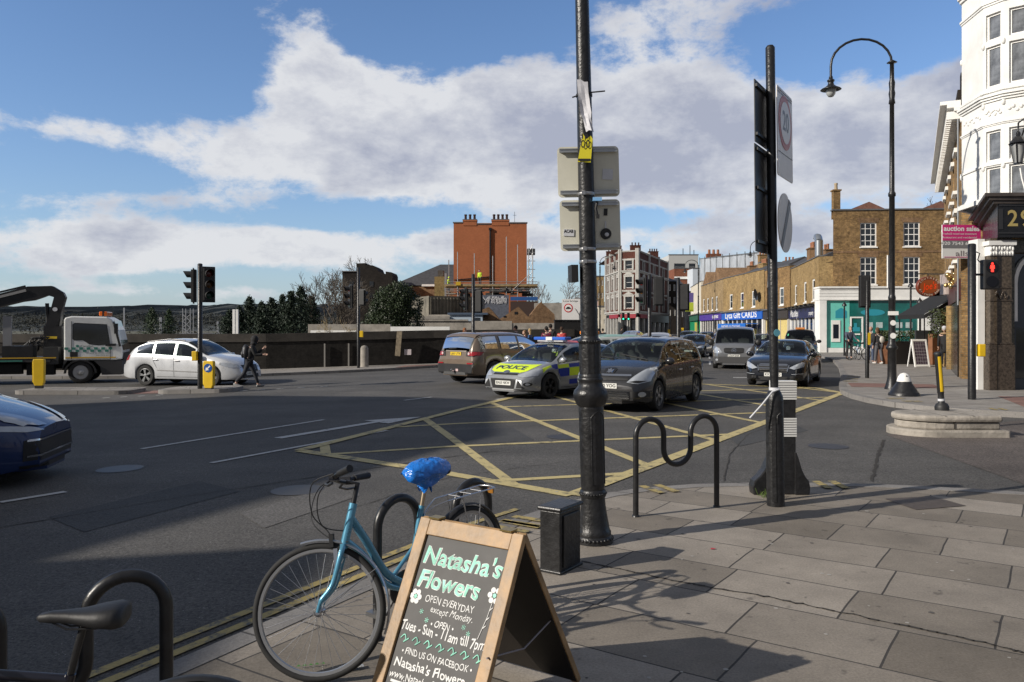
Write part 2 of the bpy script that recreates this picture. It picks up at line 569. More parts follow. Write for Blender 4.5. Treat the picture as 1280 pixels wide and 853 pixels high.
RED=slabmat("red_tactile_paving",(.22,.125,.105),(.26,.15,.125),(.12,.09,.08),.4,.4,R(20),.012,.3,.2)
KERB=slabmat("granite_kerb",(.20,.19,.18),(.27,.255,.24),(.07,.065,.06),.92,9.,R(57),.009,.4,.25)
CONC=mat("weathered_concrete",(.30,.275,.24),.9,var=.35,vscale=1.5,bump=.4,bscale=30)
EARTH=mat("earth_ground",(.10,.095,.06),.95,var=.4,vscale=.05)
def drape_bm(poly,dz,cuts=True):
 bm=bmesh.new()
 bm.faces.new([bm.verts.new((x,y,0))for x,y in poly])
 bmesh.ops.triangulate(bm,faces=bm.faces[:])
 for co,no in(((-1,0,0),(1,0,0)),((-12,0,0),(1,0,0)),((0,60,0),(0,1,0)),((0,220,0),(0,1,0))):
  bmesh.ops.bisect_plane(bm,geom=bm.verts[:]+bm.edges[:]+bm.faces[:],plane_co=co,plane_no=no)
 for v in bm.verts:
  v.co.z=rz_(v.co.x,v.co.y)+dz
 bmesh.ops.recalc_face_normals(bm,faces=bm.faces[:])
 for f in bm.faces:
  if f.normal.z<0:
   f.normal_flip()
 return bm
def drape(name,polys,dz,m,skirt=0.,parent=None):
 bm=bmesh.new()
 me=bpy.data.meshes.new(name)
 for p in polys:
  b2=drape_bm(p,dz)
  if skirt:
   be=[e for e in b2.edges if e.is_boundary]
   r=bmesh.ops.extrude_edge_only(b2,edges=be)
   for v in[g for g in r['geom']if isinstance(g,bmesh.types.BMVert)]:
    v.co.z-=skirt
  t=bpy.data.meshes.new("t");b2.to_mesh(t);b2.free()
  bm.from_mesh(t);bpy.data.meshes.remove(t)
 bm.to_mesh(me);bm.free()
 o=link(name,me,m,parent)
 return o
def strip(a,b,w):
 a,b=V(a[:2]),V(b[:2])
 n=(b-a).normalized();n=V((-n.y,n.x))*w/2
 return[tuple(a+n),tuple(a-n),tuple(b-n),tuple(b+n)]
def ribbon(pts,w,off=0.):
 """mitred polygon following a polyline, from off to off+w on its left side"""
 P=[V(p[:2])for p in pts]
 L_,R_=[],[]
 for i,p in enumerate(P):
  d=(P[min(i+1,len(P)-1)]-P[max(i-1,0)]).normalized()
  n=V((-d.y,d.x))
  L_.append(p+n*(off+w));R_.append(p+n*off)
 return[[tuple(R_[i]),tuple(R_[i+1]),tuple(L_[i+1]),tuple(L_[i])]for i in range(len(P)-1)]
ground=MB().quad((-6000,-2000,-.9),(6000,-2000,-.9),(6000,9000,-.9),(-6000,9000,-.9)).build('ground',EARTH)
struct(ground)
struct(drape('road',[[(-90,-60),(110,-60),(110,300),(-90,300)]],0,A_ROAD))
EDGE=[(-8.1,-7.0),(-4.3,-.4),(-1.86,3.9),(-.55,6.15),(-.28,6.62),(.0,7.08),(.46,7.72),(.95,8.2),(1.36,8.47),(1.96,8.68),(2.63,8.76),(3.35,8.76),(3.92,8.7),(4.5,8.55),(5.4,8.25),(7.0,7.4),(9.5,5.6),(20,-3)]
struct(drape('pavement',[EDGE+[(20,-40),(-20,-40),(-20,-28)]],.12,SLAB,.3))
struct(drape('kerb',ribbon(EDGE,.17,-.17),.125,KERB,.2))
FEDGE=[(40,3.5),(24,11.5),(14.5,15.6),(10.5,16.35),(9.7,16.9),(9.25,17.6),(8.98,18.5),(8.9,19.5),(9.0,20.6),(9.3,22.0),(10.2,24.3),(12.3,29.2),(15.3,36.8),(18.1,44.5),(20.4,53),(22.0,62),(23.2,75),(24.2,94),(28,135),(30,230)]
struct(drape('pavement.001',[FEDGE+[(60,230),(60,3.5)]],.12,SLAB2,.3))
struct(drape('kerb.001',ribbon(FEDGE,.2,0.),.125,KERB,.2))
AEDGE=[(3.5,44),(3.2,40.2),(-1.0,39.6),(-3.6,38.6),(-5.6,36.6),(-7.2,35.5),(-11,33.7),(-18,32.6),(-60,31.5)]
struct(drape('pavement.002',[AEDGE+[(-60,44)]],.11,SLAB2,.3))
struct(drape('kerb.002',ribbon(AEDGE,.16,0.),.114,KERB,.2))
struct(drape('tactile_paving',[[(-1.0,39.4),(-3.6,38.45),(-5.4,36.7),(-5.2,38.6),(-1.2,40.3)]],.120,RED))
struct(drape('tactile_paving.001',[[(10.8,16.5),(14.3,15.8),(15.5,18.6),(12.2,20.0)],[(9.9,23.2),(10.5,24.9),(12.8,24.2),(12.3,22.6)]],.126,RED))
struct(drape('pavement.003',[[(14.0,134),(20.8,131),(27.6,138.5),(26.5,230),(8,230),(8,134)]],.12,SLAB2,.2))
def rounded(x0,y0,x1,y1,r,n=5):
 return arc(x0+r,y0+r,r,180,270,n)+arc(x1-r,y0+r,r,270,360,n)+arc(x1-r,y1-r,r,0,90,n)+arc(x0+r,y1-r,r,90,180,n)
def inset(poly,d):
 c=sum((V(p)for p in poly),V((0,0)))/len(poly)
 return[tuple(V(p)+(c-V(p)).normalized()*d)for p in poly]
for i,rc in enumerate(((-11.1,24.6,-8.75,26.3,.45),(-15.6,24.7,-11.95,26.3,.4))):
 p=rounded(*rc)
 struct(drape('traffic_island',[p],.12,KERB,.25))
 struct(drape('traffic_island_paving',[inset(p,.18)],.125,SLAB2))
struct(drape('crossing_paving',[[(-12.0,24.9),(-11.1,24.9),(-11.1,26.2),(-12.0,26.2)]],.008,RED))
struct(drape('side_street',[[(5.95,9.0),(6.4,13.6),(8.5,14.8),(10.3,15.9),(14.5,15.1),(24,11),(40,3),(40,-14),(20,-2.6),(9.6,5.9),(7.1,7.65),(5.9,8.2)]],.005,A_OLD))
def clip_line(p,d,poly):
 """part of the line p+td inside a convex polygon"""
 t0,t1=-1e9,1e9
 n=len(poly)
 for i in range(n):
  a,b=V(poly[i]),V(poly[(i+1)%n])
  e=b-a;nn=V((-e.y,e.x))
  den=nn.dot(d);num=nn.dot(a-p)
  if abs(den)<1e-9:
   continue
  t=num/den
  if den>0:t0=max(t0,t)
  else:t1=min(t1,t)
 return(p+d*t0,p+d*t1)if t1>t0 else None
BOX=[(-3.24,12.15),(.65,8.67),(9.3,22.4),(9.3,24.3),(6.4,25.9),(2.2,26.9)]
for i in range(6):
 struct(drape('box_junction_marking',[strip(BOX[i],BOX[(i+1)%6],.2)],.0095+.0009*i,YEL))
dA,dB=V((.957,.29)),V((.25,-.968))
ends=0
inner=[]
for k in range(-1,9):
 inner.append(clip_line(V((0,9.55+3.0*k)),dA,BOX))
for k in range(-6,8):
 inner.append(clip_line(V((-.95+2.12*k,13.0)),dB,BOX))
struct(drape('box_junction_hatching',[strip(a,b,.15)for a,b in[q for q in inner[:10]if q]],.0062,YEL))
struct(drape('box_junction_hatching',[strip(a,b,.15)for a,b in[q for q in inner[10:]if q]],.0078,YEL))
wm=[strip(G(177,560,-.2),G(405,524,-.16),.11),strip(G(264,577,-.16),G(484,537.5,-.13),.10)]
a,b,c=G(347,546,-.15),G(470,526.5,-.13),G(527,520.5,-.12)
wm.append(strip(a,b,.20))
dd=(c-b).normalized();nn=V((-dd.y,dd.x,0))
wm.append([tuple((b+nn*.42)[:2]),tuple((b-nn*.42)[:2]),tuple(c[:2])])
for(x0,y0,x1,y1)in((0,627,82,612.5),(-60,640,-30,634),(505,503,540,498.5),(620,504,638,500)):
 wm.append(strip(G(x0,y0,-.2),G(x1,y1,-.18),.11))
for px in(128,150,172,195,300,322,345,372,400):
 wm.append(strip(G(px,496-(px-128)*.035,-.3),G(px+9,495.4-(px-128)*.035,-.3),.12))
for Y in range(40,130,8):
 c0=.245*(Y-41)+10.2
 wm.append(strip((c0,Y),(c0+.98,Y+4),.1))
wm+=[strip((8.2+.4*k,29.5+k*.9),(10.6+.4*k,28.9+k*.9),.3)for k in(0,)]
wm+=[strip((9.6,30.5),(10.5,33.3),.12),strip((11.5,33),(12.6,36),.12)]
struct(drape('lane_marking',wm,.009,WHT))
KL=EDGE[1:]
struct(drape('double_yellow_line',ribbon(KL[:5],.075,.30)+ribbon(KL[:6],.075,.46),.0085,YEL2))
dy=ribbon(KL[6:],.08,.20)+ribbon(KL[8:],.08,.34)
dy+=ribbon(FEDGE[1:-3],.08,-.32)+ribbon(FEDGE[8:-3],.08,-.48)
struct(drape('double_yellow_line',dy,.007,YEL2))
kb=[]
for(p,d)in(((.02,6.80),(.55,.83)),((.13,6.98),(.55,.83)),((1.55,8.40),(.93,.36)),((3.45,8.62),(1,0)),((9.3,19.3),(0,1)),((9.3,18.5),(.1,1)),((10.2,16.7),(1,-.2)),((10.9,25.6),(.4,.9)),((11.5,26.9),(.4,.9)),((12.1,28.2),(.4,.9))):
 d=V(d).normalized();n=V((-d.y,d.x));c=V(p)
 for s in(-.09,.09):
  kb.append(strip(c+n*-.2+d*s,c+n*.2+d*s,.09))
struct(drape('kerb_marking',kb,.134,YEL2))
IRON=mat("cast_iron_cover",(.10,.08,.065),.6,.4,var=.3,vscale=20)
mh=drape('drain_cover',[[tuple(G(x,y,0)[:2])for x,y in((1106,624),(1165,621),(1208,633),(1145,638))]],.125,IRON)
struct(mh)
TAR=mat("tar_joint",(.045,.04,.035),.9,var=.3,vscale=9)
def crack(pts,w,seed):
 q=random.Random(seed);P=[]
 for(a,b)in zip(pts,pts[1:]):
  for i in range(14):
   t=i/14;P.append(V(a)*(1-t)+V(b)*t+V((q.uniform(-.01,.01),q.uniform(-.012,.012))))
 P.append(V(pts[-1]))
 out=[]
 for i in range(len(P)-1):
  out.append(strip(P[i],P[i+1]+(P[i+1]-P[i])*.2,w*q.uniform(.4,1.2)))
 return out
struct(drape('paving_crack',crack([tuple(G(x,y,0)[:2])for x,y in((728,702),(860,730),(960,747),(1085,773),(1240,806),(1300,822))],.022,3),.1235,TAR))
A_PATCH=asphalt("tarmac_repair",.060,(1,1,1),.6,.12,70)
A_PATCH2=asphalt("pale_tarmac_repair",.105,(1.05,1,.95),.7,.2,60)
def gp(*pts):
 return[tuple(G(x,y,-.14)[:2])for x,y in pts]
struct(drape('tarmac_repair',[gp((60,640),(250,598),(300,612),(105,660)),gp((560,540),(640,536),(668,552),(590,558)),gp((905,545),(985,528),(1010,540),(925,560))],.004,A_PATCH))
struct(drape('tarmac_repair',[gp((300,640),(420,606),(452,620),(330,660))],.0045,A_PATCH2))
def wl_(pts,w,sd):
 return crack([tuple(G(x,y,-.14)[:2])for x,y in pts],w,sd)
struct(drape('road_crack',wl_([(-20,655),(200,622),(420,592),(620,566)],.022,5)+wl_([(905,604),(912,570),(935,545),(1000,520)],.02,6)+wl_([(430,640),(560,600),(700,580)],.012,8)+wl_([(1090,604),(1098,570),(1105,552)],.05,9),.0055,TAR))
CVR=mat("iron_road_cover",(.055,.05,.047),.5,.5,var=.4,vscale=30)
for(x,y,r_)in((372,612,.30),(705,548,.30),(1035,560,.3),(150,580,.3)):
 c=G(x,y,-.14)
 struct(drape('road_cover',[[(c.x+r_*math.cos(a*math.pi/10),c.y+r_*math.sin(a*math.pi/10))for a in range(20)]],.006,CVR))
GUM=mat("old_chewing_gum",(.10,.09,.082),.8,var=.3,vscale=30)
q=random.Random(77);gm=[]
for i in range(170):
 c=V((q.uniform(-.5,5.5),q.uniform(2.6,8.3)));r_=q.uniform(.006,.018)
 gm.append([(c.x+r_*(1+q.uniform(-.2,.2))*math.cos(a*math.pi/4),c.y+r_*math.sin(a*math.pi/4))for a in range(8)])
struct(drape('gum_spots',gm[:90],.1225,GUM),'stuff')
struct(drape('gum_spots',gm[90:],.1225,mat("pale_gum",(.36,.34,.31),.8)),'stuff')
HILL=mat("wooded_hill",(.040,.045,.040),.95,var=.75,vscale=.012)
m=MB()
q=random.Random(5)
def hh(x,y):
 t=(y-900)/2200
 base=78*math.sin(min(1,max(0,t))*math.pi/2)
 k=.92+.10*math.sin(x*.0021+1)+.06*math.sin(x*.0063)-.05*max(0,(x+600)/600)
 return base*k
nx,ny=300,16
vs,fs=[],[]
for j in range(ny):
 for i in range(nx):
  x=-2700+3300*i/(nx-1);y=800+2500*j/(ny-1)
  vs.append((x,y,-1+hh(x,y)*(1 if x<300 else max(0,1-(x-300)/200))+q.uniform(0,1)**2*15*min(1,j/3)))
for j in range(ny-1):
 for i in range(nx-1):
  a=j*nx+i
  fs.append((a,a+1,a+nx+1,a+nx))
m.add(vs,fs,False)
struct(m.build('hills',HILL))
GLASS=mat("window_glass",(.02,.024,.028),.05,spec=.9,var=.5,vscale=.6)
GLASSL=mat("window_glass_pale",(.16,.18,.20),.06,spec=.9,var=.5,vscale=.8)
WPAINT=mat("white_paint",(.80,.79,.76),.55,var=.07,vscale=2.5)
WPAINT2=mat("white_stucco",(.78,.775,.75),.7,var=.10,vscale=1.2,bump=.12,bscale=25)
CREAM=mat("cream_render",(.62,.57,.47),.8,var=.15,vscale=1)
DARKP=mat("black_gloss_paint",(.012,.012,.013),.28,var=.3,vscale=6)
SLATE=mat("roof_slate",(.055,.055,.06),.75,var=.3,vscale=2.5)
LEAD=mat("lead_flashing",(.12,.12,.125),.6,var=.2)
TERRA=mat("clay_chimney_pot",(.30,.13,.07),.85,var=.3)
B_STOCK=brickmat("london_stock_brick",(.33,.20,.08),(.20,.115,.048),(.18,.14,.09),grime=.4,tone=.6)
B_STOCK2=brickmat("yellow_stock_brick",(.37,.25,.105),(.30,.195,.08),(.24,.19,.12),grime=.35)
B_BROWN2=brickmat("tan_brick",(.36,.25,.125),(.30,.205,.10),(.24,.195,.13),grime=.35)
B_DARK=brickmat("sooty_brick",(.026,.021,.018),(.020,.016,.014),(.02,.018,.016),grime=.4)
B_RED=brickmat("red_brick",(.24,.075,.04),(.19,.06,.032),(.16,.10,.07),grime=.25)
B_ORANGE=brickmat("orange_brick_gable",(.37,.128,.056),(.335,.113,.05),(.33,.12,.058),grime=.12,bump=.15,tone=.10)
B_MAROON=brickmat("maroon_brick",(.105,.032,.022),(.085,.027,.02),(.08,.045,.035),grime=.25)
B_BROWN=brickmat("brown_brick",(.28,.165,.085),(.24,.135,.07),(.17,.13,.09),grime=.4)
B_BLACK=brickmat("blackened_wall_brick",(.028,.025,.022),(.022,.02,.018),(.022,.02,.018),grime=.3)
def holes_wall(mb,o,u,W,H,holes,depth=.12,side=None):
 """wall plane at o, u to the right, z up; holes (x0,z0,x1,z1) get reveals going inward (to the left of u x z)"""
 o,u=V(o),V(u).normalized()
 inn=V((-u.y,u.x,0))
 xs=sorted({0.,W}|{h[0]for h in holes}|{h[2]for h in holes})
 zs=sorted({0.,H}|{h[1]for h in holes}|{h[3]for h in holes})
 def p(x,z,d=0.):
  return o+u*x+V((0,0,z))+inn*d
 for i in range(len(xs)-1):
  for j in range(len(zs)-1):
   cx,cz=(xs[i]+xs[i+1])/2,(zs[j]+zs[j+1])/2
   if any(h[0]<cx<h[2]and h[1]<cz<h[3]for h in holes):
    continue
   mb.quad(p(xs[i],zs[j]),p(xs[i+1],zs[j]),p(xs[i+1],zs[j+1]),p(xs[i],zs[j+1]))
 for(a,b,c,d)in holes:
  mb.quad(p(a,b),p(a,d),p(a,d,depth),p(a,b,depth))
  mb.quad(p(c,d),p(c,b),p(c,b,depth),p(c,d,depth))
  mb.quad(p(a,d),p(c,d),p(c,d,depth),p(a,d,depth))
  mb.quad(p(c,b),p(a,b),p(a,b,depth),p(c,b,depth))
 return mb
_wc={}
def window(parent,o,u,h,depth=.10,nx=2,nz=2,frame=WPAINT,glass=GLASS,t=.055,sill=None,bars=.025):
 """sash window filling hole h=(x0,z0,x1,z1) of the wall at o,u : frame part with a pane sub-part and a sill"""
 o,u=V(o),V(u).normalized()
 inn=V((-u.y,u.x,0))
 w,hh_=h[2]-h[0],h[3]-h[1]
 key=(round(w,3),round(hh_,3),nx,nz,frame.name,glass.name,t,bars)
 if key not in _wc:
  m=MB()
  for a,b in(((0,0),(t,hh_)),((w-t,0),(w,hh_)),((t,0),(w-t,t)),((t,hh_-t),(w-t,hh_))):
   m.box2((a[0],-.03,a[1]),(b[0],.03,b[1]))
  for i in range(1,nx):
   m.box2((w*i/nx-bars/2,-.02,t),(w*i/nx+bars/2,.02,hh_-t))
  for j in range(1,nz):
   k=bars*(1.6 if nz%2==0 and j==nz//2 else 1)
   m.box2((t,-.024,hh_*j/nz-k/2),(w-t,.024,hh_*j/nz+k/2))
  f=m.mesh('window');f.materials.append(frame)
  g=MB().quad((t*.5,0,t*.5),(w-t*.5,0,t*.5),(w-t*.5,0,hh_-t*.5),(t*.5,0,hh_-t*.5)).mesh('pane');g.materials.append(glass)
  _wc[key]=(f,g)
 f,g=_wc[key]
 wo=link('window',f,None,parent)
 wo.location=o+u*h[0]+V((0,0,h[1]))+inn*depth
 wo.rotation_euler=(0,0,math.atan2(u.y,u.x))
 link('pane',g,None,wo)
 if sill is not None:
  s=MB().box2((-.06,-depth-.07,-.09),(w+.06,.02,0)).build('sill',sill,wo)
 return wo
def shell(mb,poly,z0,z1,skip=()):
 n=len(poly)
 for i in range(n):
  if i in skip:
   continue
  a,b=poly[i],poly[(i+1)%n]
  mb.quad((*a,z0),(*b,z0),(*b,z1),(*a,z1))
 mb.add([(*p,z1)for p in poly],[tuple(range(n))])
 return mb
def cornice(mb,pts,z,h,d,steps=2):
 """moulding along an outside polyline (outside on the right)"""
 for k in range(steps):
  dd=d*(k+1)/steps
  for poly in ribbon(pts,dd,-dd):
   mb.prism(poly,z+h*k/steps,z+h*(k+1)/steps)
 return mb
def chimney(parent,x,y,z,w=.7,d=.5,h=1.2,pots=2,m=B_STOCK,potm=TERRA,rz=0):
 c=MB()
 c.box((0,0,h/2),(w,d,h));c.box((0,0,h+.05),(w+.14,d+.14,.1))
 o=c.build('chimney',m,parent);o.location=(x,y,z);o.rotation_euler.z=rz
 for i in range(pots):
  px=(i-(pots-1)/2)*w/max(1,pots)*.95
  p=MB().lathe([(.13,0),(.11,.35),(.14,.42),(.12,.5)],10)
  po=p.build('chimney_pot',potm,o);po.location=(px,0,h+.1)
 return o
def brick_block():
 b=thing('brick_house','three storey London stock brick house with white sash windows over the turquoise shop','building',(23.4,58,0),R(-4))
 W,H0,H1=10.2,4.6,10.3
 wins=[]
 for x in(2.5,5.55,8.6):
  wins+=[(x-.58,4.9,x+.58,6.9),(x-.58,7.65,x+.58,9.4)]
 wl=MB()
 hs=[(a,c-H0,d,e-H0)for a,c,d,e in wins]
 holes_wall(wl,(0,0,H0),(1,0,0),W,H1-H0,hs)
 wl.quad((4.6,9,-.2),(0,0,-.2),(0,0,H1),(4.6,9,H1));wl.quad((W,0,-.2),(W+4.6,9,-.2),(W+4.6,9,H1),(W,0,H1))
 wl.quad((0,0,H1),(W,0,H1),(W,.4,H1),(0,.4,H1));wl.quad((0,.4,H1),(W,.4,H1),(W,.4,H1-.6),(0,.4,H1-.6))
 wl.quad((W+4.6,9,-.2),(4.6,9,-.2),(4.6,9,H1),(W+4.6,9,H1))
 wl.build('wall',B_STOCK,b)
 MB().box2((-.06,-.08,H1),(W+.06,.45,H1+.1)).build('coping',LEAD,b)
 ar=MB()
 for a,c,d,e in wins:
  ar.add([(a-.12,-.012,e),(d+.12,-.012,e),(d+.22,-.012,e+.34),(a-.22,-.012,e+.34)],[(0,1,2,3)])
 ar.box2((0,-.03,7.2),(W,-.002,7.35))
 ar.build('brick_arch',B_BROWN,b)
 for h in wins:
  window(b,(0,0,0),(1,0,0),h,.09,3,4,sill=WPAINT,t=.08,bars=.04)
 r=MB()
 for k in range(2):
  x0,x1=k*5.1,(k+1)*5.1
  r.add([(x0,.5,H1-.4),(x1,.5,H1-.4),(x1+4.3,9,H1-.4),(x0+4.3,9,H1-.4),((x0+x1)/2+.3,.8,H1+.75),((x0+x1)/2+4.2,8.8,H1+.75)],[(0,1,4),(1,2,5,4),(2,3,5),(3,0,4,5)])
 r.build('roof',mat("roof_tile_brown",(.16,.075,.055),.85,var=.3),b)
 chimney(b,.4,.6,H1,.48,.5,1.5,1,B_STOCK,mat("cream_pot",(.38,.30,.20),.8))
 f=MB()
 f.box2((-1.35,-1.25,3.72),(6.3,-.02,H0-.02));f.box2((-1.4,-1.36,H0-.02),(6.35,-.02,H0+.1));f.box2((-1.38,-1.31,3.72),(6.33,-1.251,3.84))
 f.box2((-1.35,-1.3,-.2),(-.86,-.9,3.71));f.box2((5.5,-1.3,-.2),(6.3,-.9,3.71));f.box2((-.86,-1.22,-.2),(5.5,-1.0,.32))
 f.box2((-1.32,-.9,-.2),(-1.2,-.03,3.71));f.box2((6.15,-.9,-.2),(6.27,-.03,3.71))
 f.build('shop_front',WPAINT2,b,.01)
 bar=MB()
 for z in(4.0,4.2,4.4):
  bar.box2((-1.36,-1.262,z),(1.5,-1.252,z+.02))
 bar.build('fascia_groove',mat("grey_line",(.45,.45,.44),.7),b)
 TURQ=mat("turquoise_panel",(.16,.56,.47),.35,var=.06)
 TGL=mat("turquoise_tinted_glass",(.012,.13,.115),.06,spec=.9,var=.4,vscale=.7)
 MB().box2((-.85,-1.12,.34),(.78,-1.08,3.68)).build('turquoise_panel',TURQ,b)
 sg=MB().box2((.79,-1.1,.34),(5.5,-1.06,3.68)).build('shop_window',TGL,b)
 d=MB()
 d.box2((.82,-1.16,.3),(.92,-1.04,2.55));d.box2((1.62,-1.16,.3),(1.72,-1.04,2.55));d.box2((.92,-1.16,2.45),(1.62,-1.04,2.55));d.box2((.92,-1.16,.3),(1.62,-1.04,.42));d.box2((.92,-1.16,1.25),(1.62,-1.04,1.35))
 do=d.build('door',WPAINT,b)
 MB().box2((1.50,-1.2,.9),(1.56,-1.165,1.5)).build('handle',mat("steel",(.5,.5,.5),.3,1.),do)
 s=MB().box2((-.5,-1.17,.75),(.12,-1.125,2.3)).build('cash_machine_surround',WPAINT,b)
 MB().box2((-.38,-1.185,1.0),(0,-1.172,2.0)).build('screen',mat("dark_screen",(.015,.02,.03),.15),s)
 hq=mat("teal_shape",(.03,.28,.36),.4)
 g=MB()
 g.prism([(-.2,2.45),(.6,2.45),(.6,2.95),(.2,3.2),(-.2,2.95)],0,.006,Matrix.Translation((0,-1.124,0))@Matrix.Rotation(R(90),4,'X'))
 g.prism([(1.0,1.5),(1.5,1.5),(1.5,1.8),(1.3,1.8),(1.3,2.1),(1.1,2.1),(1.1,1.8),(1.0,1.8)],0,.006,Matrix.Translation((0,-1.106,0))@Matrix.Rotation(R(90),4,'X'))
 g.lathe([(.42,0),(.42,.012)],24,Matrix.Translation((2.4,-1.106,2.85))@Matrix.Rotation(R(90),4,'X')@Matrix.Diagonal((2.0,.55,1,1)))
 g.build('window_graphic',hq,b)
 cards=MB()
 for i in range(5):
  for j in range(2):
   if i in(2,)and j:continue
   cards.box2((1.95+i*.68,-1.115,1.15+j*.6),(1.95+i*.68+.45,-1.105,1.55+j*.6))
 cards.build('display_card',mat("pale_card",(.42,.50,.50),.5,var=.3,vscale=4),b)
 return b
brick_block()
vb=thing('white_villa','small white stucco house with arched hood over a pale front door behind the hedge','building',(29.2,56.8,0),R(-14))
w=MB()
holes_wall(w,(0,0,-.2),(1,0,0),5.2,3.9,[(1.0,.3,2.1,2.6),(3.0,1.2,4.2,2.9)])
w.quad((0,3,-.2),(0,0,-.2),(0,0,3.7),(0,3,3.7));w.quad((0,0,3.7),(5.2,0,3.7),(5.2,3,3.7),(0,3,3.7))
w.build('wall',WPAINT2,vb)
d_=MB().box2((1.0,.06,.1),(2.1,.1,2.4)).build('door',mat("pale_door",(.62,.63,.62),.4),vb)
MB().box2((1.4,.03,1.2),(1.7,.055,1.3)).build('letterbox',DARKP,d_)
hd=MB().lathe([(.85,0),(.85,.5),(.8,.55)],24,Matrix.Translation((1.55,.1,2.55))@Matrix.Rotation(R(90),4,'X')).build('door_hood',LEAD,vb)
window(vb,(0,0,-.2),(1,0,0),(3.0,1.2,4.2,2.9),.08,2,2)
def terrace(name,label,A,B,z,H,depth,wallm,bays,shop,seed=0,roof=True,h0=3.3,winh=1.55,parapet=.5,sign=None):
 """two storey shop house, frontage from B (far) to A (near) so that its outside faces the road"""
 A,B=V((*A,0)),V((*B,0))
 L_=(A-B).length
 u=(A-B).normalized()
 b=thing(name,label,'building',(B.x,B.y,z),math.atan2(u.y,u.x),'shop houses along the street')
 hs=[(x-.55,h0+.5,x+.55,h0+.6+winh)for x in bays]
 w=MB()
 holes_wall(w,(0,0,h0),(1,0,0),L_,H-h0,[(a,c-h0,d,e-h0)for a,c,d,e in hs])
 w.quad((0,depth,-.3),(0,0,-.3),(0,0,H),(0,depth,H));w.quad((L_,0,-.3),(L_,depth,-.3),(L_,depth,H),(L_,0,H))
 w.quad((0,0,H),(L_,0,H),(L_,.3,H),(0,.3,H));w.quad((0,.3,H),(L_,.3,H),(L_,.3,H-parapet),(0,.3,H-parapet))
 w.quad((L_,depth,-.3),(0,depth,-.3),(0,depth,H),(L_,depth,H))
 w.build('wall',wallm,b)
 for h in hs:
  window(b,(0,0,0),(1,0,0),h,.06,1,2,sill=WPAINT,t=.13)
 MB().box2((-.02,-.06,H),(L_+.02,.36,H+.08)).build('coping',LEAD,b)
 r=MB()
 r.add([(0,.4,H-.5),(L_,.4,H-.5),(L_,depth,H-.5),(0,depth,H-.5),(0,depth*.5,H+(1.3 if roof else-.3)),(L_,depth*.5,H+(1.3 if roof else-.3))],[(0,1,5,4),(2,3,4,5),(1,2,5),(3,0,4)])
 r.build('roof',SLATE,b)
 pil,fas,glass,word,wcol,wsize=shop
 s=MB()
 s.box2((0,-.12,-.3),(.35,.02,h0-.75));s.box2((L_-.35,-.12,-.3),(L_,.02,h0-.75));s.box2((.35,-.06,-.3),(L_-.35,.02,.35))
 n=max(2,int(L_/1.7))
 for i in range(1,n):
  x=.35+(L_-.7)*i/n
  s.box2((x-.04,-.05,.352),(x+.04,.02,h0-.75))
 s.build('shop_front',pil,b)
 MB().box2((.35,.02,.35),(L_-.35,.06,h0-.75)).build('shop_window',glass,b)
 f=MB().box2((0,-.22,h0-.75),(L_,.02,h0+.1)).build('fascia',fas,b)
 MB().box2((-.05,-.42,h0+.1),(L_+.05,.0,h0+.22)).build('canopy_ledge',LEAD if fas.name!='white_paint' else WPAINT,b)
 if word:
  t=MB()
  for(tx,cx,cz,sz,ww)in word:
   lettering(t,tx,frame_on((L_*cx,-.226,h0+cz),(1,0,0),(0,0,1)),sz,ww,bold=.02)
  t.build('lettering',wcol,f)
 return b
NAVY=mat("navy_fascia",(.016,.018,.075),.4,var=.1)
BLUE=mat("bright_blue_fascia",(.012,.11,.50),.4,var=.08)
TXTW=mat("white_lettering",(.80,.80,.80),.5)
SGL=mat("shop_glass",(.028,.03,.034),.06,spec=.9,var=.7,vscale=.5)
SGLB=mat("shop_glass_blue",(.03,.055,.11),.08,spec=.9,var=.7,vscale=.6)
YELP=mat("pale_yellow_shop",(.62,.50,.20),.6,var=.15)
t1=terrace('shop_house','yellow brick house over the navy shop front beside the turquoise shop',(22.5,58.4),(24.9,71),0,7.0,2.0,B_STOCK2,(2.6,7.2,10.8),(WPAINT,NAVY,SGLB,[("Walmsleys",.24,-.30,.95,4.2),("property",.86,-.42,.45,1.9)],TXTW,1),roof=False)
aw=MB()
for i in range(7):
 aw.box2((.8+i*1.95,-.75,3.38),(1.5+i*1.95,-.40,3.55))
aw.build('blind_box',DARKP,t1)
chimney(t1,3.5,1.2,6.9,1.3,.7,1.5,3,B_BROWN)
fl=MB().tube([(5.8,1.3,6.6),(5.8,1.3,8.9)],.32,10).tube([(5.8,1.3,8.8),(5.4,1.3,9.2),(5.0,1.3,9.25)],.32,10)
fl.build('flue',mat("galvanised_duct",(.42,.45,.48),.35,.8),t1)
t2=terrace('shop_house','yellow brick house over a dark shop with cream blinds, next left of the navy shop',(24.9,71.3),(24.8,78),.06,7.3,8,B_STOCK,(1.6,4.6),(mat("stone_grey",(.42,.40,.36),.7),mat("brown_fascia",(.045,.038,.034),.5),YELP,[],None,1))
t3=terrace('shop_house','yellow brick house with a satellite dish over the bright blue shop front',(24.8,78.3),(24.7,93),.12,7.4,8,B_STOCK2,(3.2,7.4,11.4),(WPAINT,BLUE,SGL,[("Lyca Gift CARDS",.5,-.28,.95,11.5)],TXTW,1))
a_=MB().box2((3.2,-1.5,2.05),(13.5,-.24,2.12)).box2((3.2,-1.52,1.55),(13.5,-1.46,2.05)).build('awning',mat("blue_awning",(.012,.14,.55),.5),t3)
lettering(MB(),"PHONES  &  CALLING",frame_on((8.3,-1.526,1.8),(1,0,0),(0,0,1)),.4,7).build('lettering',TXTW,a_)
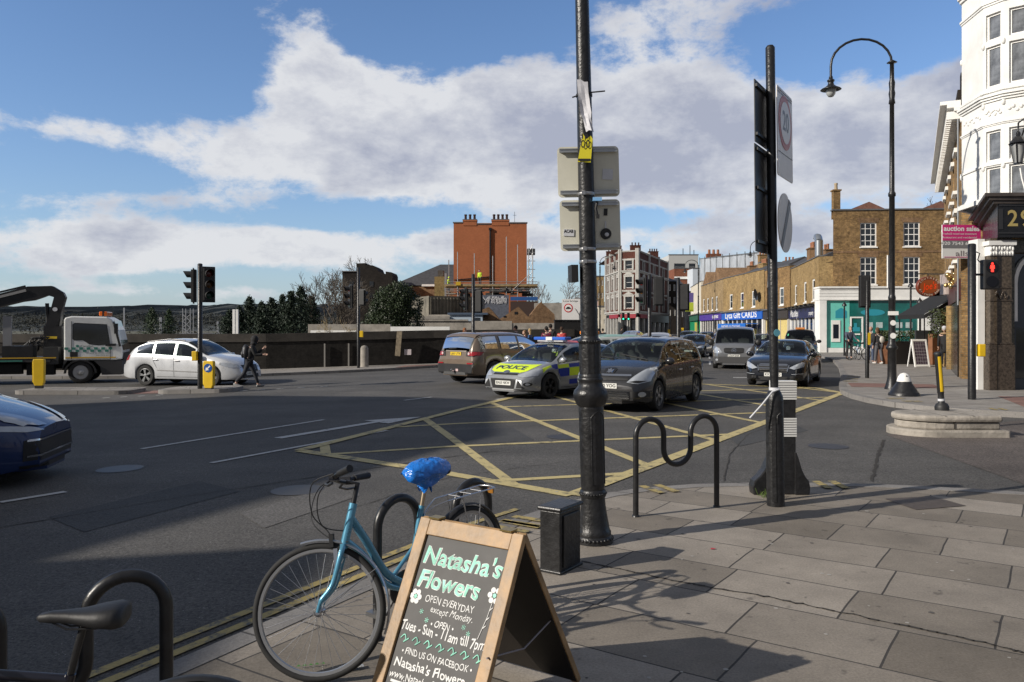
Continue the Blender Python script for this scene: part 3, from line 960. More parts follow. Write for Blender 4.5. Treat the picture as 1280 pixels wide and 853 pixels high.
sd=MB().lathe([(.0,0),(.35,.05),(.6,.16)],16,Matrix.Translation((13.4,-.25,5.0))@Matrix.Rotation(R(100),4,'X'),cap=False).build('satellite_dish',DARKP,t3)
t4=terrace('shop_house','brick house with paired windows over the small purple and red shop',(24.75,93.3),(25.9,109),.2,7.3,8,B_BROWN2,(2.2,5.4,8.6,11.6),(WPAINT,mat("purple_fascia",(.07,.03,.30),.4),SGL,[("express",.75,-.3,.7,4)],TXTW,1))
t5=terrace('shop_house','cream rendered house over the green shuttered shop',(26.0,109.3),(28.3,126),.3,7.9,8,CREAM,(3,7,11,14),(mat("green_shutter",(.01,.22,.10),.5),mat("dark_green_awning",(.02,.10,.06),.6),mat("green_shutter_slats",(.012,.25,.12),.5,var=.2,vscale=8),[],None,1))
chimney(t3,2.4,4,7.4,1.6,.8,1.5,4,B_STOCK2)
chimney(t4,12.5,4,7.6,1.3,.8,1.4,3,B_BROWN)
chimney(t2,5,4,7.5,1.2,.7,1.3,2,B_BROWN)
for t_,xs in((t4,(3.5,11.0)),):
 g=MB()
 for x in xs:
  g.add([(x-2.6,.05,7.3),(x+2.6,.05,7.3),(x,.05,9.0),(x-2.6,4.5,7.3),(x+2.6,4.5,7.3),(x,4.5,9.0)],[(0,1,2),(1,4,5,2),(3,0,2,5)])
 g.build('gable',B_BROWN,t_)
GRAN=mat("polished_brown_granite",(.075,.058,.042),.25,var=.6,vscale=16,spec=.6)
GOLD=mat("gold_leaf_lettering",(.72,.55,.20),.35,.6)
CURT=mat("net_curtain_behind_glass",(.15,.16,.175),.10,spec=.8,var=.75,vscale=2.2)
UD=V((.45,.893)).normalized()
def pub():
 ox,oy=13.35,21.9
 b=thing('corner_pub','white corner pub with curved bay above a black and granite ground floor numbered 292','building',(ox,oy,0))
 S=V((UD.x,UD.y,0))*5.2
 gf=MB()
 gf.box2((.28,.08,-.2),(.88,.6,4.2))
 gf.box2((2.55,.10,-.2),(3.2,.6,4.2))
 for t in(1.7,3.6,5.0):
  c=V((UD.x,UD.y,0))*t
  gf.box((c.x+.18,c.y+.08,2.0),(.32,.32,4.4),rz=math.atan2(UD.y,UD.x))
 gf.build('pilaster',GRAN,b,.012)
 pl=MB()
 pl.box2((.22,.02,-.2),(.94,.62,1.25));pl.box2((2.5,.04,-.2),(3.26,.62,1.25));pl.box2((.25,.05,1.25),(.91,.6,1.31))
 pl.box2((.26,.06,2.45),(.90,.6,2.50));pl.box2((.26,.06,2.80),(.90,.6,2.85))
 pl.build('plinth',mat("dark_granite",(.055,.042,.032),.28,var=.6,vscale=16),b,.015)
 sc=MB()
 for k in range(16):
  a=k*.8
  sc.ball((.42+.022*k,.065,2.63+.08*math.sin(a)),(.035,.02,.045),6,4)
 sc.build('carved_band',mat("dark_granite",(.055,.042,.032),.28),b)
 cp=MB()
 cp.box2((.2,.0,4.0),(.96,.62,4.12));cp.box2((.26,.05,3.72),(.9,.6,4.0));cp.box2((2.5,.02,3.72),(3.26,.6,4.12))
 for k in range(9):
  cp.ball((.28+.075*k,.04,3.9+.03*(k%2)),(.035,.03,.06),8,6)
  cp.ball((.28+.075*k,.045,3.78),(.03,.025,.05),8,6)
 cp.build('capital',WPAINT2,b)
 wf=MB()
 wf.box2((.06,.30,-.2),(.26,.75,4.2))
 for i in range(13):
  a0,a1=math.pi*i/13,math.pi*(i+1)/13
  for a,c in((a0,a1),):
   p=[(1.72-.62*math.cos(q),2.95+.85*math.sin(q))for q in(a,c)]+[(1.72-.52*math.cos(q),2.95+.74*math.sin(q))for q in(c,a)]
   wf.add([(x,y,z)for y in(.34,.5)for x,z in p],[(0,1,2,3),(7,6,5,4),(0,4,5,1),(1,5,6,2),(2,6,7,3),(3,7,4,0)])
 wf.box2((1.10,.34,1.9),(1.2,.5,2.95));wf.box2((2.24,.34,1.9),(2.34,.5,2.95))
 wf.build('white_trim',WPAINT,b)
 gl=MB().box2((1.1,.46,.3),(2.4,.5,3.8))
 gl.build('pub_window',GLASS,b)
 MB().box2((1.08,.32,1.72),(2.42,.52,1.9)).box2((1.08,.36,-.2),(1.16,.52,1.72)).box2((1.7,.36,-.2),(1.78,.52,1.72)).box2((1.16,.36,-.2),(1.7,.45,.3)).build('door_frame',mat("dark_blue_grey_paint",(.05,.06,.075),.35),b)
 gs=MB()
 arcp=[(.94,-.2),(1.1,-.2),(1.1,2.95)]
 gs.box2((.94,.3,-.2),(1.09,.55,4.2));gs.box2((2.36,.3,-.2),(2.5,.55,4.2));gs.box2((1.09,.3,3.82),(2.36,.55,4.2))
 gs.build('granite_surround',mat("green_granite",(.075,.07,.055),.28,var=.5,vscale=16),b)
 side=MB()
 holes_wall(side,(S.x,S.y,-.2),(-UD.x,-UD.y,0),5.2,4.4,[(.4,.9,1.5,3.6),(1.8,.3,3.3,3.6)],.2)
 side.build('side_wall',mat("dark_brown_paint",(.04,.03,.025),.4),b)
 sw=MB().quad((S.x+.15,S.y-.1,-.2),(.15,.1,-.2),(.15,.1,4.2),(S.x+.15,S.y-.1,4.2)).build('side_window',GLASS,b)
 for c_ in b.children:
  if c_.name.split('.')[0]not in('side_wall','side_window'):
   c_.location.x=-.42
 out=[(S.x,S.y),(0,.0),(3.6,.0)]
 fa=MB()
 for poly in ribbon([(S.x,S.y),(-.05,-.1),(3.6,-.1)],.5,0):
  fa.prism(poly,4.2,5.12)
 fo=fa.build('fascia',DARKP,b)
 t=MB()
 lettering(t,"292",frame_on((.72,-.106,4.70),(1,0,0),(0,0,1)),.62,None,bold=.014,align='CENTER',spacing=1.15)
 t.build('lettering',GOLD,fo)
 pn=MB()
 pn.box2((-.02,-.118,4.42),(.09,-.102,4.98));pn.box2((-.02,-.124,4.3),(3.6,-.101,4.34));pn.box2((-.02,-.124,5.06),(3.6,-.101,5.1))
 pn.build('fascia_panel',mat("dark_grey_gloss",(.03,.03,.032),.3),fo)
 co=MB();cornice(co,[(S.x,S.y),(-.05,-.1),(3.6,-.1)],5.12,.28,.42,3)
 co.build('cornice',mat("dark_brown_lead",(.06,.05,.045),.5,var=.3),b)
 c=V((2.45,2.1));r0=1.95
 pts=[(c.x+r0*math.cos(a),c.y+r0*math.sin(a))for a in[R(q_)for q_ in(153,195,213,245,277,295,305)]]
 pts=[(S.x+.25,S.y)]+pts+[(c.x+1.9,pts[-1][1]+.12)]
 z0,z1=5.4,16.
 w=MB();ex=MB();sill=MB()
 segs=[]
 for i in range(len(pts)-1):
  a,d=V((*pts[i],0)),V((*pts[i+1],0))
  L_=(d-a).length;u=(d-a).normalized()
  hs=[]
  if 2<=i<=5 and L_>.4:
   wd=L_*.74
   for(za,zb)in((.12,1.02),(1.18,2.08),(3.35,4.55),(4.72,5.5),(6.9,8.1),(8.3,9.1)):
    hs.append(((L_-wd)/2,za,(L_+wd)/2,zb))
  holes_wall(w,(a.x,a.y,z0),u,L_,z1-z0,hs,.16)
  for h in hs:
   segs.append(((a.x,a.y,z0),u,h))
 w.add([(*p,z1)for p in pts]+[(6,6,z1),(S.x+3,S.y+1,z1)],[tuple(range(len(pts)+2))])
 w.build('upper_wall',WPAINT2,b)
 for o,u,h in segs:
  window(b,o,u,h,.10,1,1,glass=CURT,t=.06)
 bands=MB()
 cornice(bands,pts,z0+2.22,.08,.05,2);cornice(bands,pts,z0+2.92,.20,.14,3);cornice(bands,pts,z0+5.75,.12,.06,2);cornice(bands,pts,z0+6.45,.2,.12,2)
 cornice(bands,pts,z0+1.06,.06,.04,1);cornice(bands,pts,z0+3.2,.06,.06,1);cornice(bands,pts,z0-.02,.14,.12,1)
 cornice(bands,pts[:3],12.4,.5,.5,3)
 bands.build('stucco_moulding',WPAINT2,b)
 orn=MB()
 for i in range(1,7):
  a,d=V(pts[i]),V(pts[i+1]);u=(d-a).normalized();n=V((u.y,-u.x));L_=(d-a).length
  for k in range(9):
   p=a+u*(L_*(.14+.72*k/8))+n*.012
   orn.ball((p.x,p.y,z0+2.62+.07*math.sin(k*2.2)),(.05,.022,.06 if k%2 else.04),6,4,Matrix.Rotation(math.atan2(u.y,u.x),4,'Z'))
 orn.build('stucco_relief',WPAINT2,b)
 bk=MB()
 for i in(1,2,3):
  for z in(z0+2.84,z0+1.02,z0+4.6):
   p=V(pts[i])
   bk.ball((p.x,p.y,z),(.055,.055,.10),8,6)
 bk.build('corbel',WPAINT2,b)
 lan=MB()
 lan.tube([(.55,-.35,5.42),(.55,-.2,5.8),(.6,-.05,6.1)],.02,6)
 lan.box2((.9,-.28,5.41),(3.6,.1,5.5))
 lan.build('lead_canopy',WPAINT2,b)
 fk=MB()
 e=S+V((UD.x,UD.y,0))*.02
 fk.add([(S.x+.2,S.y-.15,5.4),(S.x-.35,S.y+.25,5.4),(S.x-.35,S.y+.25,12.2),(S.x+.2,S.y-.15,13.4)],[(0,1,2,3)])
 return b
pub()
lt=thing('wall_lantern','old glass lantern on a scrolled iron arm above the pub fascia','lantern',(13.64,21.45,6.05))
m_=MB()
for k in range(4):
 a=R(45+90*k)
 m_.bar((.10*math.cos(a),.10*math.sin(a),.12),(.2*math.cos(a),.2*math.sin(a),.62),.022)
m_.box((0,0,.1),(.16,.16,.04));m_.box((0,0,.63),(.31,.31,.03));m_.lathe([(.24,.64),(.1,.82),(.06,.84),(.06,.92),(.01,1.0)],8)
m_.build('lantern_frame',DARKP,lt)
MB().lathe([(.10,.12),(.19,.61)],4,Matrix.Rotation(R(45),4,'Z')).build('lantern_glass',mat("clouded_glass",(.35,.36,.36),.15,spec=.7),lt)
MB().tube([(0,0,.98),(.02,.02,1.2),(.25,.12,1.35),(.45,.4,1.2),(.5,.62,1.0)],.022,8).build('arm',DARKP,lt)
def cornice_house():
 A=V((15.2,26.95,0));L_=16.5
 u=V((-UD.x,-UD.y,0))
 Bp=A-u*L_
 b=thing('brick_house','brick house with heavy white bracketed cornice beyond the white pub','building',(Bp.x,Bp.y,0),math.atan2(u.y,u.x))
 H=9.1
 hs=[]
 for x in(2,5,8,11,13.8):
  hs+=[(x-.5,4.2,x+.5,5.9),(x-.5,6.7,x+.5,8.1)]
 w=MB();holes_wall(w,(0,0,-.2),(1,0,0),L_,H+.2,[(a,c+.2,d,e+.2)for a,c,d,e in hs])
 w.quad((0,8,-.2),(0,0,-.2),(0,0,H),(0,8,H));w.quad((L_,0,-.2),(L_,8,-.2),(L_,8,H),(L_,0,H));w.quad((0,0,H),(L_,0,H),(L_,8,H),(0,8,H))
 w.build('wall',B_STOCK,b)
 for h in hs:
  window(b,(0,0,0),(1,0,0),h,.1,1,2)
 e=MB()
 for a,c,d,f in hs:
  e.box2((a-.12,-.12,f),(d+.12,-.003,f+.16));e.box2((a-.1,-.16,c-.12),(d+.1,-.003,c))
 e.build('window_hood',WPAINT,b)
 c=MB();cornice(c,[(-.05,0),(L_,0)],H,.35,.62,3)
 for i in range(int(L_/.33)):
  c.box2((.1+i*.33,-.42,H-.26),(.24+i*.33,-.003,H))
 c.build('cornice',WPAINT,b)
 MB().box2((0,-.1,H+.36),(L_,.3,H+.7)).box2((L_-.6,0,H+.7),(L_-.1,.5,H+1.3)).build('parapet',B_DARK,b)
 p=MB().tube([(L_-.12,-.08,2.5),(L_-.12,-.08,H)],.028,8).build('downpipe',mat("grey_pipe",(.25,.27,.29),.5),b)
 sf=MB();sf.box2((.0,-.06,2.7),(L_,.0,3.4));sf.build('fascia',mat("maroon_fascia",(.06,.015,.015),.4),b)
 MB().box2((9.8,-.05,-.2),(15.3,-.01,2.65)).build('shop_window',mat("dark_shop_interior",(.015,.013,.012),.2),b)
 MB().box2((6.5,-.3,-.2),(6.9,-.003,2.65)).box2((9.2,-.2,-.2),(9.6,-.003,2.65)).build('pilaster',B_STOCK2,b)
 return b
ch=cornice_house()
wl=thing('boundary_wall','long soot-black brick wall with concrete top across the road','wall',(0,0,0))
WP=[(-62,36.5),(-20,37.2),(-11.8,38.2),(-4.0,40.6),(3.3,42.2)]
w=MB();cp=MB();pi=MB()
for(a,b)in zip(WP,WP[1:]):
 za,zb=rz_(*a)+.08,rz_(*b)+.08
 ha,hb=(1.30,1.30)
 for poly in ribbon([a,b],.34,0):
  p=poly
  zs=[za,zb,zb,za]
  w.add([(*q,z)for q,z in zip(p,zs)]+[(*q,z+1.32)for q,z in zip(p,zs)],[(0,1,5,4),(1,2,6,5),(2,3,7,6),(3,0,4,7),(4,5,6,7)])
 for poly in ribbon([a,b],.42,-.04):
  zs=[za,zb,zb,za]
  cp.add([(*q,z+1.323)for q,z in zip(poly,zs)]+[(*q,z+1.72)for q,z in zip(poly,zs)],[(0,1,5,4),(1,2,6,5),(2,3,7,6),(3,0,4,7),(4,5,6,7),(3,2,1,0)])
w.build('wall_face',B_BLACK,wl)
cp.build('coping',mat("sooty_coping",(.05,.044,.037),.9,var=.45,vscale=1.5,bump=.4),wl)
LPL=mat("grey_cover_strip",(.19,.18,.165),.7)
for px in(406,436):
 Y=38.2+(at(px,38.6)+11.8)*.3-.05
 MB().box((at(px,Y),Y-.03,rz_(-9,38)+.68),(.07,.05,1.15)).build('cover_strip',LPL,wl)
MB().box((at(498,39.8),39.85,.95),(.26,.07,1.25),M=Matrix.Rotation(R(5),4,'Y')).build('patched_brickwork',mat("pale_mortar_patch",(.22,.18,.125),.9,var=.4,vscale=6),wl)
MB().box((at(510,40.05),39.98,.52),(.34,.04,.28)).build('notice',mat("pink_white_notice",(.50,.44,.45),.5),wl)
hb=thing('hoarding','tall matt black hoarding at the end of the wall','hoarding',(2.25,42.0,-.05),R(12))
h_=MB()
h_.box2((0,0,0),(1.6,.12,2.15))
h_.build('board',mat("black_hoarding",(.016,.015,.015),.7,var=.3),hb)
MB().box2((-.02,-.03,2.152),(1.62,.15,2.22)).build('capping',DARKP,hb)
PINK=mat("magenta_board",(.60,.03,.20),.5)
GREYB=mat("grey_board",(.20,.20,.21),.5)
TXTG=mat("grey_lettering",(.25,.22,.23),.5)
TXTK=mat("black_lettering",(.02,.02,.02),.5)
Ya=26.6
s_=thing('estate_board','magenta grey and white auction board fixed high on the brick house','sign',(at(1178,Ya),Ya,zat(323,Ya)),R(4))
hb_=(323-281)*Ya/FX;wb=1.42
b0=MB().box2((0,0,0),(wb,.04,hb_)).build('board',mat("white_board",(.78,.78,.77),.5),s_)
MB().box2((0,-.006,hb_*.53),(wb,-.001,hb_)).build('magenta_panel',PINK,b0)
MB().box2((0,-.006,hb_*.30),(wb,-.001,hb_*.528)).build('grey_panel',GREYB,b0)
t=MB()
lettering(t,"auction sales",frame_on((wb*.47,-.009,hb_*.88),(1,0,0),(0,0,1)),.23,1.25,bold=.03)
lettering(t,"Freehold mixed use investment",frame_on((wb*.42,-.009,hb_*.73),(1,0,0),(0,0,1)),.1,1.2)
lettering(t,"Restaurant and residential",frame_on((wb*.42,-.009,hb_*.62),(1,0,0),(0,0,1)),.1,1.2)
lettering(t,"020 7543 6801",frame_on((wb*.40,-.009,hb_*.44),(1,0,0),(0,0,1)),.15,1.2,bold=.02)
t.build('lettering',TXTW,b0)
lettering(MB(),"allsop",frame_on((wb*.62,-.009,hb_*.14),(1,0,0),(0,0,1)),.26,.85).build('lettering',TXTG,b0)
MB().box2((.06,-.008,.03),(wb*.95,-.004,.05)).build('underline',PINK,b0)
MB().bar((wb,.02,.3),(wb+.5,.05,.3),.05).bar((wb,.02,.9),(wb+.5,.05,.9),.05).build('bracket',DARKP,s_)
Yj=35.
s_=thing('hanging_sign','round orange restaurant sign hanging over the pavement from a black arm','sign',(at(1160,Yj),Yj,zat(358.5,Yj)),R(6))
ORS=mat("orange_sign_enamel",(.30,.075,.02),.4)
Mx=Matrix.Rotation(R(90),4,'X')
d0=MB().lathe([(.52,-.09),(.54,-.07),(.54,.07),(.52,.09)],36,Mx@Matrix.Diagonal((1,.82,1,1))).build('disc',mat("brown_sign_rim",(.16,.035,.015),.4),s_)
MB().lathe([(.42,.09),(.42,.094)],36,Mx@Matrix.Diagonal((1,.70,1,1))).build('orange_panel',ORS,d0)
t=MB()
lettering(t,"Joe's",frame_on((0,-.099,.0),(1,0,.15),(-.15,0,1)),.42,.70,bold=.02,shear=.3)
t.build('lettering',mat("red_lettering",(.90,.07,.01),.4),d0)
t=MB()
for word,a0,a1,sgn in(("SOUTHERN",150,30,1),("KITCHEN BAR",205,335,-1)):
 for i,ch_ in enumerate(word):
  if ch_==' ':continue
  a=R(a0+(a1-a0)*i/(len(word)-1))
  p=(.47*math.cos(a),-.094,.37*math.sin(a))
  tg=(math.sin(a)*sgn,0,-math.cos(a)*sgn)
  lettering(t,ch_,frame_on(p,tg,(math.cos(a)*sgn,0,math.sin(a)*sgn)),.125,bold=.01)
t.build('lettering',mat("cream_lettering",(.7,.62,.5),.5),d0)
MB().bar((-.55,0,.56),(1.3,.15,.56),.045).bar((0,0,.44),(0,0,.56),.03).build('arm',DARKP,s_)
MB().box((.78,.02,.1),(.12,.9,.9),rz=R(-20)).build('side_panel',mat("pale_side_panel",(.45,.38,.35),.5,var=.3),s_)
aw=thing('awning','black canvas awning sloping over the restaurant terrace','awning',(at(1172,36),36,0))
m_=MB()
m_.add([(-.75,-.3,2.35),(-.55,2.6,2.35),(.9,2.4,3.25),(.75,-.5,3.25)],[(0,1,2,3)])
m_.add([(-.75,-.3,2.35),(-.55,2.6,2.35),(-.55,2.6,2.15),(-.75,-.3,2.15)],[(0,1,2,3)])
m_.add([(-.75,-.31,2.34),(.75,-.51,3.24),(.75,-.51,3.08),(-.75,-.31,2.15)],[(0,1,2,3)])
m_.build('canvas',mat("black_canvas",(.012,.012,.012),.8,var=.3),aw)
MB().bar((-.7,-.25,2.2),(.9,-.4,2.2),.03).bar((-.7,-.2,0),(-.7,-.2,2.3),.04).bar((-.5,2.5,0),(-.5,2.5,2.3),.04).build('awning_frame',DARKP,aw)
ln=thing('globe_lamp_cluster','cluster of brassy globe lamps on the brick house above the awning','lamp',(at(1193,31.5),31.5,zat(352,31.5)))
m_=MB();q=random.Random(4)
for i in range(16):
 m_.ball((q.uniform(-.3,.28),q.uniform(-.2,.3),q.uniform(-.32,.3)),q.uniform(.07,.12),8,6)
m_.build('globe',mat("brass_globe",(.55,.40,.18),.2,.8),ln)
MB().bar((0,0,0),(.8,.3,.5),.03).build('bracket',DARKP,ln)
bb=thing('sign_board','dark hanging board on the brick house beside the pub flank','sign',(at(1201,28.6),28.6,zat(402,28.6)),R(-35))
MB().box2((-.16,-.04,.35),(.16,.04,1.1)).build('board',mat("dark_sign",(.02,.02,.022),.4),bb)
MB().box2((-.3,-.05,1.25),(.7,.03,1.29)).build('bracket',DARKP,bb)
CORTEN=mat("rusty_planter",(.20,.085,.04),.7,var=.3,vscale=3)
LEAF_H=mat("hedge_leaf",(.045,.062,.018),.6,var=.6,vscale=3)
def leafball(mb,c,r,n,size,q,shape=None):
 for i in range(n):
  while True:
   p=V((q.uniform(-1,1),q.uniform(-1,1),q.uniform(-1,1)))
   if.35<p.length<1:break
  p=V((p.x*r[0],p.y*r[1],p.z*r[2]))+V(c)
  leaf(mb,p,size*q.uniform(.6,1.3),q)
 return mb
def leaf(mb,p,s,q,up=.3):
 d=V((q.gauss(0,1),q.gauss(0,1),q.gauss(0,1)*.7+up));d.normalize()
 a=d.orthogonal().normalized();a.rotate(Matrix.Rotation(q.uniform(0,6.28),3,d));b=d.cross(a)
 mb.add([p-a*s,p-b*s*.5,p+a*s,p+b*s*.5],[(0,1,2,3)])
for i,(x0,Y0,L_,rz)in enumerate(((at(1108,38.2),38.2,1.0,R(75)),(at(1131,38.2),38.2,2.0,R(8)))):
 pl=thing('planter',('narrow rusty brown planter box with clipped green hedge facing the kerb','dark planter box with clipped green hedge behind the menu board')[i],'planter',(x0,Y0,0),rz,'planters round the restaurant terrace')
 q=random.Random(11+i)
 MB().box2((-.1 if i==0 else-.75,-.3,0),(L_+.1,.25,1.1)).build('box',CORTEN if i==0 else mat("black_planter",(.02,.018,.017),.5),pl,.02)
 hm=MB()
 for k in range(1100):
  leaf(hm,V((q.uniform(-.12 if i==0 else-.8,L_+.15),q.uniform(-.34,.3),1.08+q.random()**.6*.48+.05*math.sin(k))),q.uniform(.035,.07),q)
 hm.build('hedge',LEAF_H,pl)
pl=thing('planter','tall rusty brown planter box at the restaurant doorway','planter',(at(1165,37.6),37.6,0),R(20),'planters round the restaurant terrace')
MB().box2((-.25,-.25,0),(.35,.3,1.45)).build('box',CORTEN,pl,.02)
mb_=thing('menu_board','white framed pavement board covered with small dark pictures','menu board',(at(1153,35.2),35.2,0),R(8))
fr=MB();M_=Matrix.Rotation(R(-12),4,'X')
for a,c in(((-.36,-.03,0),(-.30,.03,1.25)),((.30,-.03,0),(.36,.03,1.25)),((-.30,-.03,1.17),(.30,.03,1.25)),((-.30,-.03,.02),(.30,.03,.1))):
 fr.box2(a,c)
fr.build('frame',WPAINT,mb_,M=M_)
MB().box2((-.30,-.01,.1),(.30,.02,1.17)).build('panel',mat("poster_grey",(.35,.33,.34),.5),mb_,M=M_)
tl=MB()
for i in range(5):
 for j in range(7):
  tl.box2((-.28+i*.115,-.016,.13+j*.146),(-.28+i*.115+.095,-.011,.13+j*.146+.125))
tl.build('picture',mat("dark_pictures",(.07,.05,.07),.5,var=.9,vscale=14),mb_,M=M_)
MB().bar((-.33,.55,0),(-.33,.26,1.2),.04).bar((.33,.55,0),(.33,.26,1.2),.04).build('back_leg',WPAINT,mb_)
m2=thing('menu_board','dark chalk menu board against the black planter','menu board',(at(1154,37.5),37.5,0),R(10))
MB().box2((-.42,-.03,0),(.42,.03,1.62)).build('frame',mat("dark_grey_frame",(.05,.05,.055),.5),m2)
MB().box2((-.37,-.036,.08),(.37,-.031,1.55)).build('panel',mat("slate_panel",(.035,.04,.045),.6),m2)
og=thing('orange_brick_building','tall windowless orange brick building with two clusters of chimney pots','building',(at(567,90),90,0),R(-1))
W=91.5*90/FX;H=zat(279,90)
w=MB()
w.add([(0,0,-1),(W,0,-1),(W,0,H),(0,0,H),(0,11,-1),(W,11,-1),(W,11,H),(0,11,H)],[(0,1,2,3),(1,5,6,2),(4,0,3,7),(3,2,6,7),(5,4,7,6)])
w.build('wall',B_ORANGE,og)
MB().box2((-.08,-.08,H),(1.1,.4,H+.12)).box2((2.62,-.08,H-.15),(4.3,.4,H-.05)).box2((6.3,-.08,H-.05),(W+.08,.4,H+.08)).build('coping',LEAD,og)
for i,(x0,x1,n)in enumerate(((1.08,2.6,3),(4.32,6.25,4))):
 c=MB().box2((x0,-.06,H-.3),(x1,.9,H+.28)).box2((x0-.05,-.11,H+.18),(x1+.05,.95,H+.34)).build('chimney',B_ORANGE,og)
 MB().box2((x0-.06,-.12,H+.345),(x1+.06,.96,H+.42)).build('flaunching',LEAD,c)
 for k in range(n):
  p=MB().lathe([(.15,0),(.13,.45),(.17,.5),(.15,.62)],10).build('chimney_pot',mat("sooty_pot",(.05,.022,.018),.85),c)
  p.location=(x0+(x1-x0)*(k+.5)/n,.4,H+.4)
MB().tube([(4.15,-.15,H-.75),(4.15,-.15,2.8)],.10,8).box((4.15,-.15,H-.7),(.32,.26,.25)).tube([(4.1,-.14,zat(346.5,90)),(.1,-.14,zat(350.5,90))],.07,8).build('downpipe',DARKP,og)
MB().bar((6.9,.3,H),(6.9,.3,H+1.3),.04).bar((6.7,.3,H+.9),(7.1,.3,H+.9),.03).build('aerial',DARKP,og)
STEEL=mat("galvanised_tube",(.45,.45,.45),.4,.7)
BOARD=mat("scaffold_board",(.30,.21,.10),.85,var=.3)
scf=thing('scaffold','scaffold with tall bare poles and timber deck at the foot of the orange building','scaffold',(0,0,0))
Ys=86.
st=MB()
for px,yt in((572,315),(593,317),(616,320),(633,296),(647,306)):
 for dy_ in(0,1.3):
  st.tube([(at(px,Ys),Ys+dy_,-.5),(at(px,Ys),Ys+dy_,zat(yt if not dy_ else 352,Ys))],.045,6)
for z in(355.5,352.5,361.5,364):
 st.tube([(at(555,Ys),Ys-.06,zat(z,Ys)),(at(672,Ys),Ys-.06,zat(z,Ys))],.035,6)
st.tube([(at(640,Ys),Ys-.1,zat(364,Ys)),(at(662,Ys),Ys-.1,zat(343,Ys))],.035,6)
st.build('scaffold_tube',STEEL,scf)
MB().box2((at(556,Ys),Ys,zat(359.5,Ys)),(at(672,Ys),Ys+1.4,zat(358,Ys))).build('deck',BOARD,scf)
MB().box2((at(556,Ys),Ys-.1,zat(358,Ys)),(at(672,Ys),Ys-.06,zat(355.8,Ys))).build('toe_board',BOARD,scf)
MB().box2((at(570,Ys),Ys-.2,zat(357,Ys)),(at(576,Ys),Ys+.3,zat(352.5,Ys))).build('yellow_bin',mat("yellow_tub",(.55,.35,.02),.5),scf)
q=random.Random(9)
jk=MB()
for i in range(46):
 x=at(q.uniform(580,668),Ys);z=zat(q.uniform(360.5,369),Ys)
 jk.box((x,Ys+q.uniform(0,1),z),(q.uniform(.2,1.2),.4,q.uniform(.1,.35)),rz=q.uniform(-.5,.5))
jk.build('stacked_material',mat("dark_building_material",(.06,.052,.045),.9,var=.6,vscale=2),scf)
s2=thing('scaffold_tower','narrow scaffold tower rising beside the right edge of the orange building','scaffold',(0,0,0))
st=MB();Yt=88.
for px in(661,666):
 for d in(0,1.2):
  st.tube([(at(px,Yt),Yt+d,-.5),(at(px,Yt),Yt+d,zat(310,Yt))],.045,6)
for i in range(9):
 z=zat(400-i*10.5,Yt)
 st.tube([(at(659,Yt),Yt,z),(at(669,Yt),Yt,z)],.035,6)
 st.tube([(at(661,Yt),Yt,z),(at(666,Yt),Yt,z+.95)],.03,6)
st.build('scaffold_tube',STEEL,s2)
MB().box2((at(659,Yt),Yt,zat(318,Yt)),(at(669,Yt),Yt+1.2,zat(311,Yt))).build('sheeting',mat("dark_sheeting",(.03,.03,.035),.7),s2)
gw=thing('graffiti_wall','dark wall with pale scribbled graffiti under the scaffold','wall',(0,0,0))
Yg=82.
MB().box2((at(600,Yg),Yg,-.5),(at(636,Yg),Yg+.3,zat(369,Yg))).build('wall_face',mat("blue_grey_painted_wall",(.10,.11,.14),.8,var=.3),gw)
q=random.Random(21);gm=MB()
for i in range(11):
 x=at(603+i*2.9,Yg);z=zat(375.5,Yg)
 for k in range(2):
  pts=[(x+q.uniform(-.13,.16),Yg-.02,z+q.uniform(-.42,.42))for j in range(5)]
  gm.tube(catmull(pts,4),.035,4)
gm.build('graffiti',mat("white_spray_paint",(.50,.50,.52),.7),gw)
bh=thing('blue_hoarding','low hoarding with a bright blue rail right of the graffiti','hoarding',(0,0,0))
MB().box2((at(638,Yg),Yg-.4,zat(376,Yg)),(at(672,Yg),Yg,zat(371.5,Yg))).build('blue_rail',mat("blue_rail",(.02,.09,.28),.5),bh)
MB().box2((at(638,Yg),Yg-.3,-.5),(at(672,Yg),Yg,zat(377,Yg))).build('board',mat("dark_red_brown",(.05,.028,.022),.8),bh)
gb=thing('brick_workshop','old brown brick workshop with three pointed gables behind the wall','building',(0,0,0))
Yb=62.
m_=MB()
prof=[(590,403),(594,391),(611,384),(624,399),(628,397),(648,383.5),(660,396),(664,394),(665,391),(676,377.5),(693,393),(694,403)]
P2=[(at(a,Yb),zat(c,Yb))for a,c in prof]
poly=[(P2[0][0],-.5)]+P2+[(P2[-1][0],-.5)]
n=len(poly)
m_.add([(x,Yb,z)for x,z in poly]+[(x,Yb+9,z)for x,z in poly],[tuple(range(n))]+[(i,(i+1)%n,(i+1)%n+n,i+n)for i in range(n)])
m_.build('wall',brickmat("warm_brown_brick",(.26,.15,.075),(.20,.11,.055),(.17,.12,.08),grime=.45),gb)
MB().box2((at(631,Yb)-.1,Yb-.03,zat(397,Yb)),(at(631,Yb)+.1,Yb-.004,zat(395,Yb))).box2((at(645,Yb)-.12,Yb-.03,zat(393,Yb)),(at(645,Yb)+.12,Yb-.004,zat(390,Yb))).build('vent',DARKP,gb)
lw=thing('low_wall','mossy grey concrete wall in front of the brick workshop','wall',(0,0,0))
m_=MB();Yl=58.
m_.box2((at(511,Yl),Yl,-.6),(at(640,Yl),Yl+.4,zat(401.5,Yl)));m_.box2((at(640,Yl),Yl+.05,-.6),(at(700,Yl),Yl+.4,zat(404,Yl)));m_.box2((at(503,Yl),Yl-.1,zat(401.5,Yl)),(at(585,Yl),Yl+.5,zat(399.5,Yl)))
m_.build('wall_face',CONC,lw)
MOSS=mat("stained_concrete",(.16,.145,.115),.9,var=.5,vscale=.8,bump=.3,bscale=12)
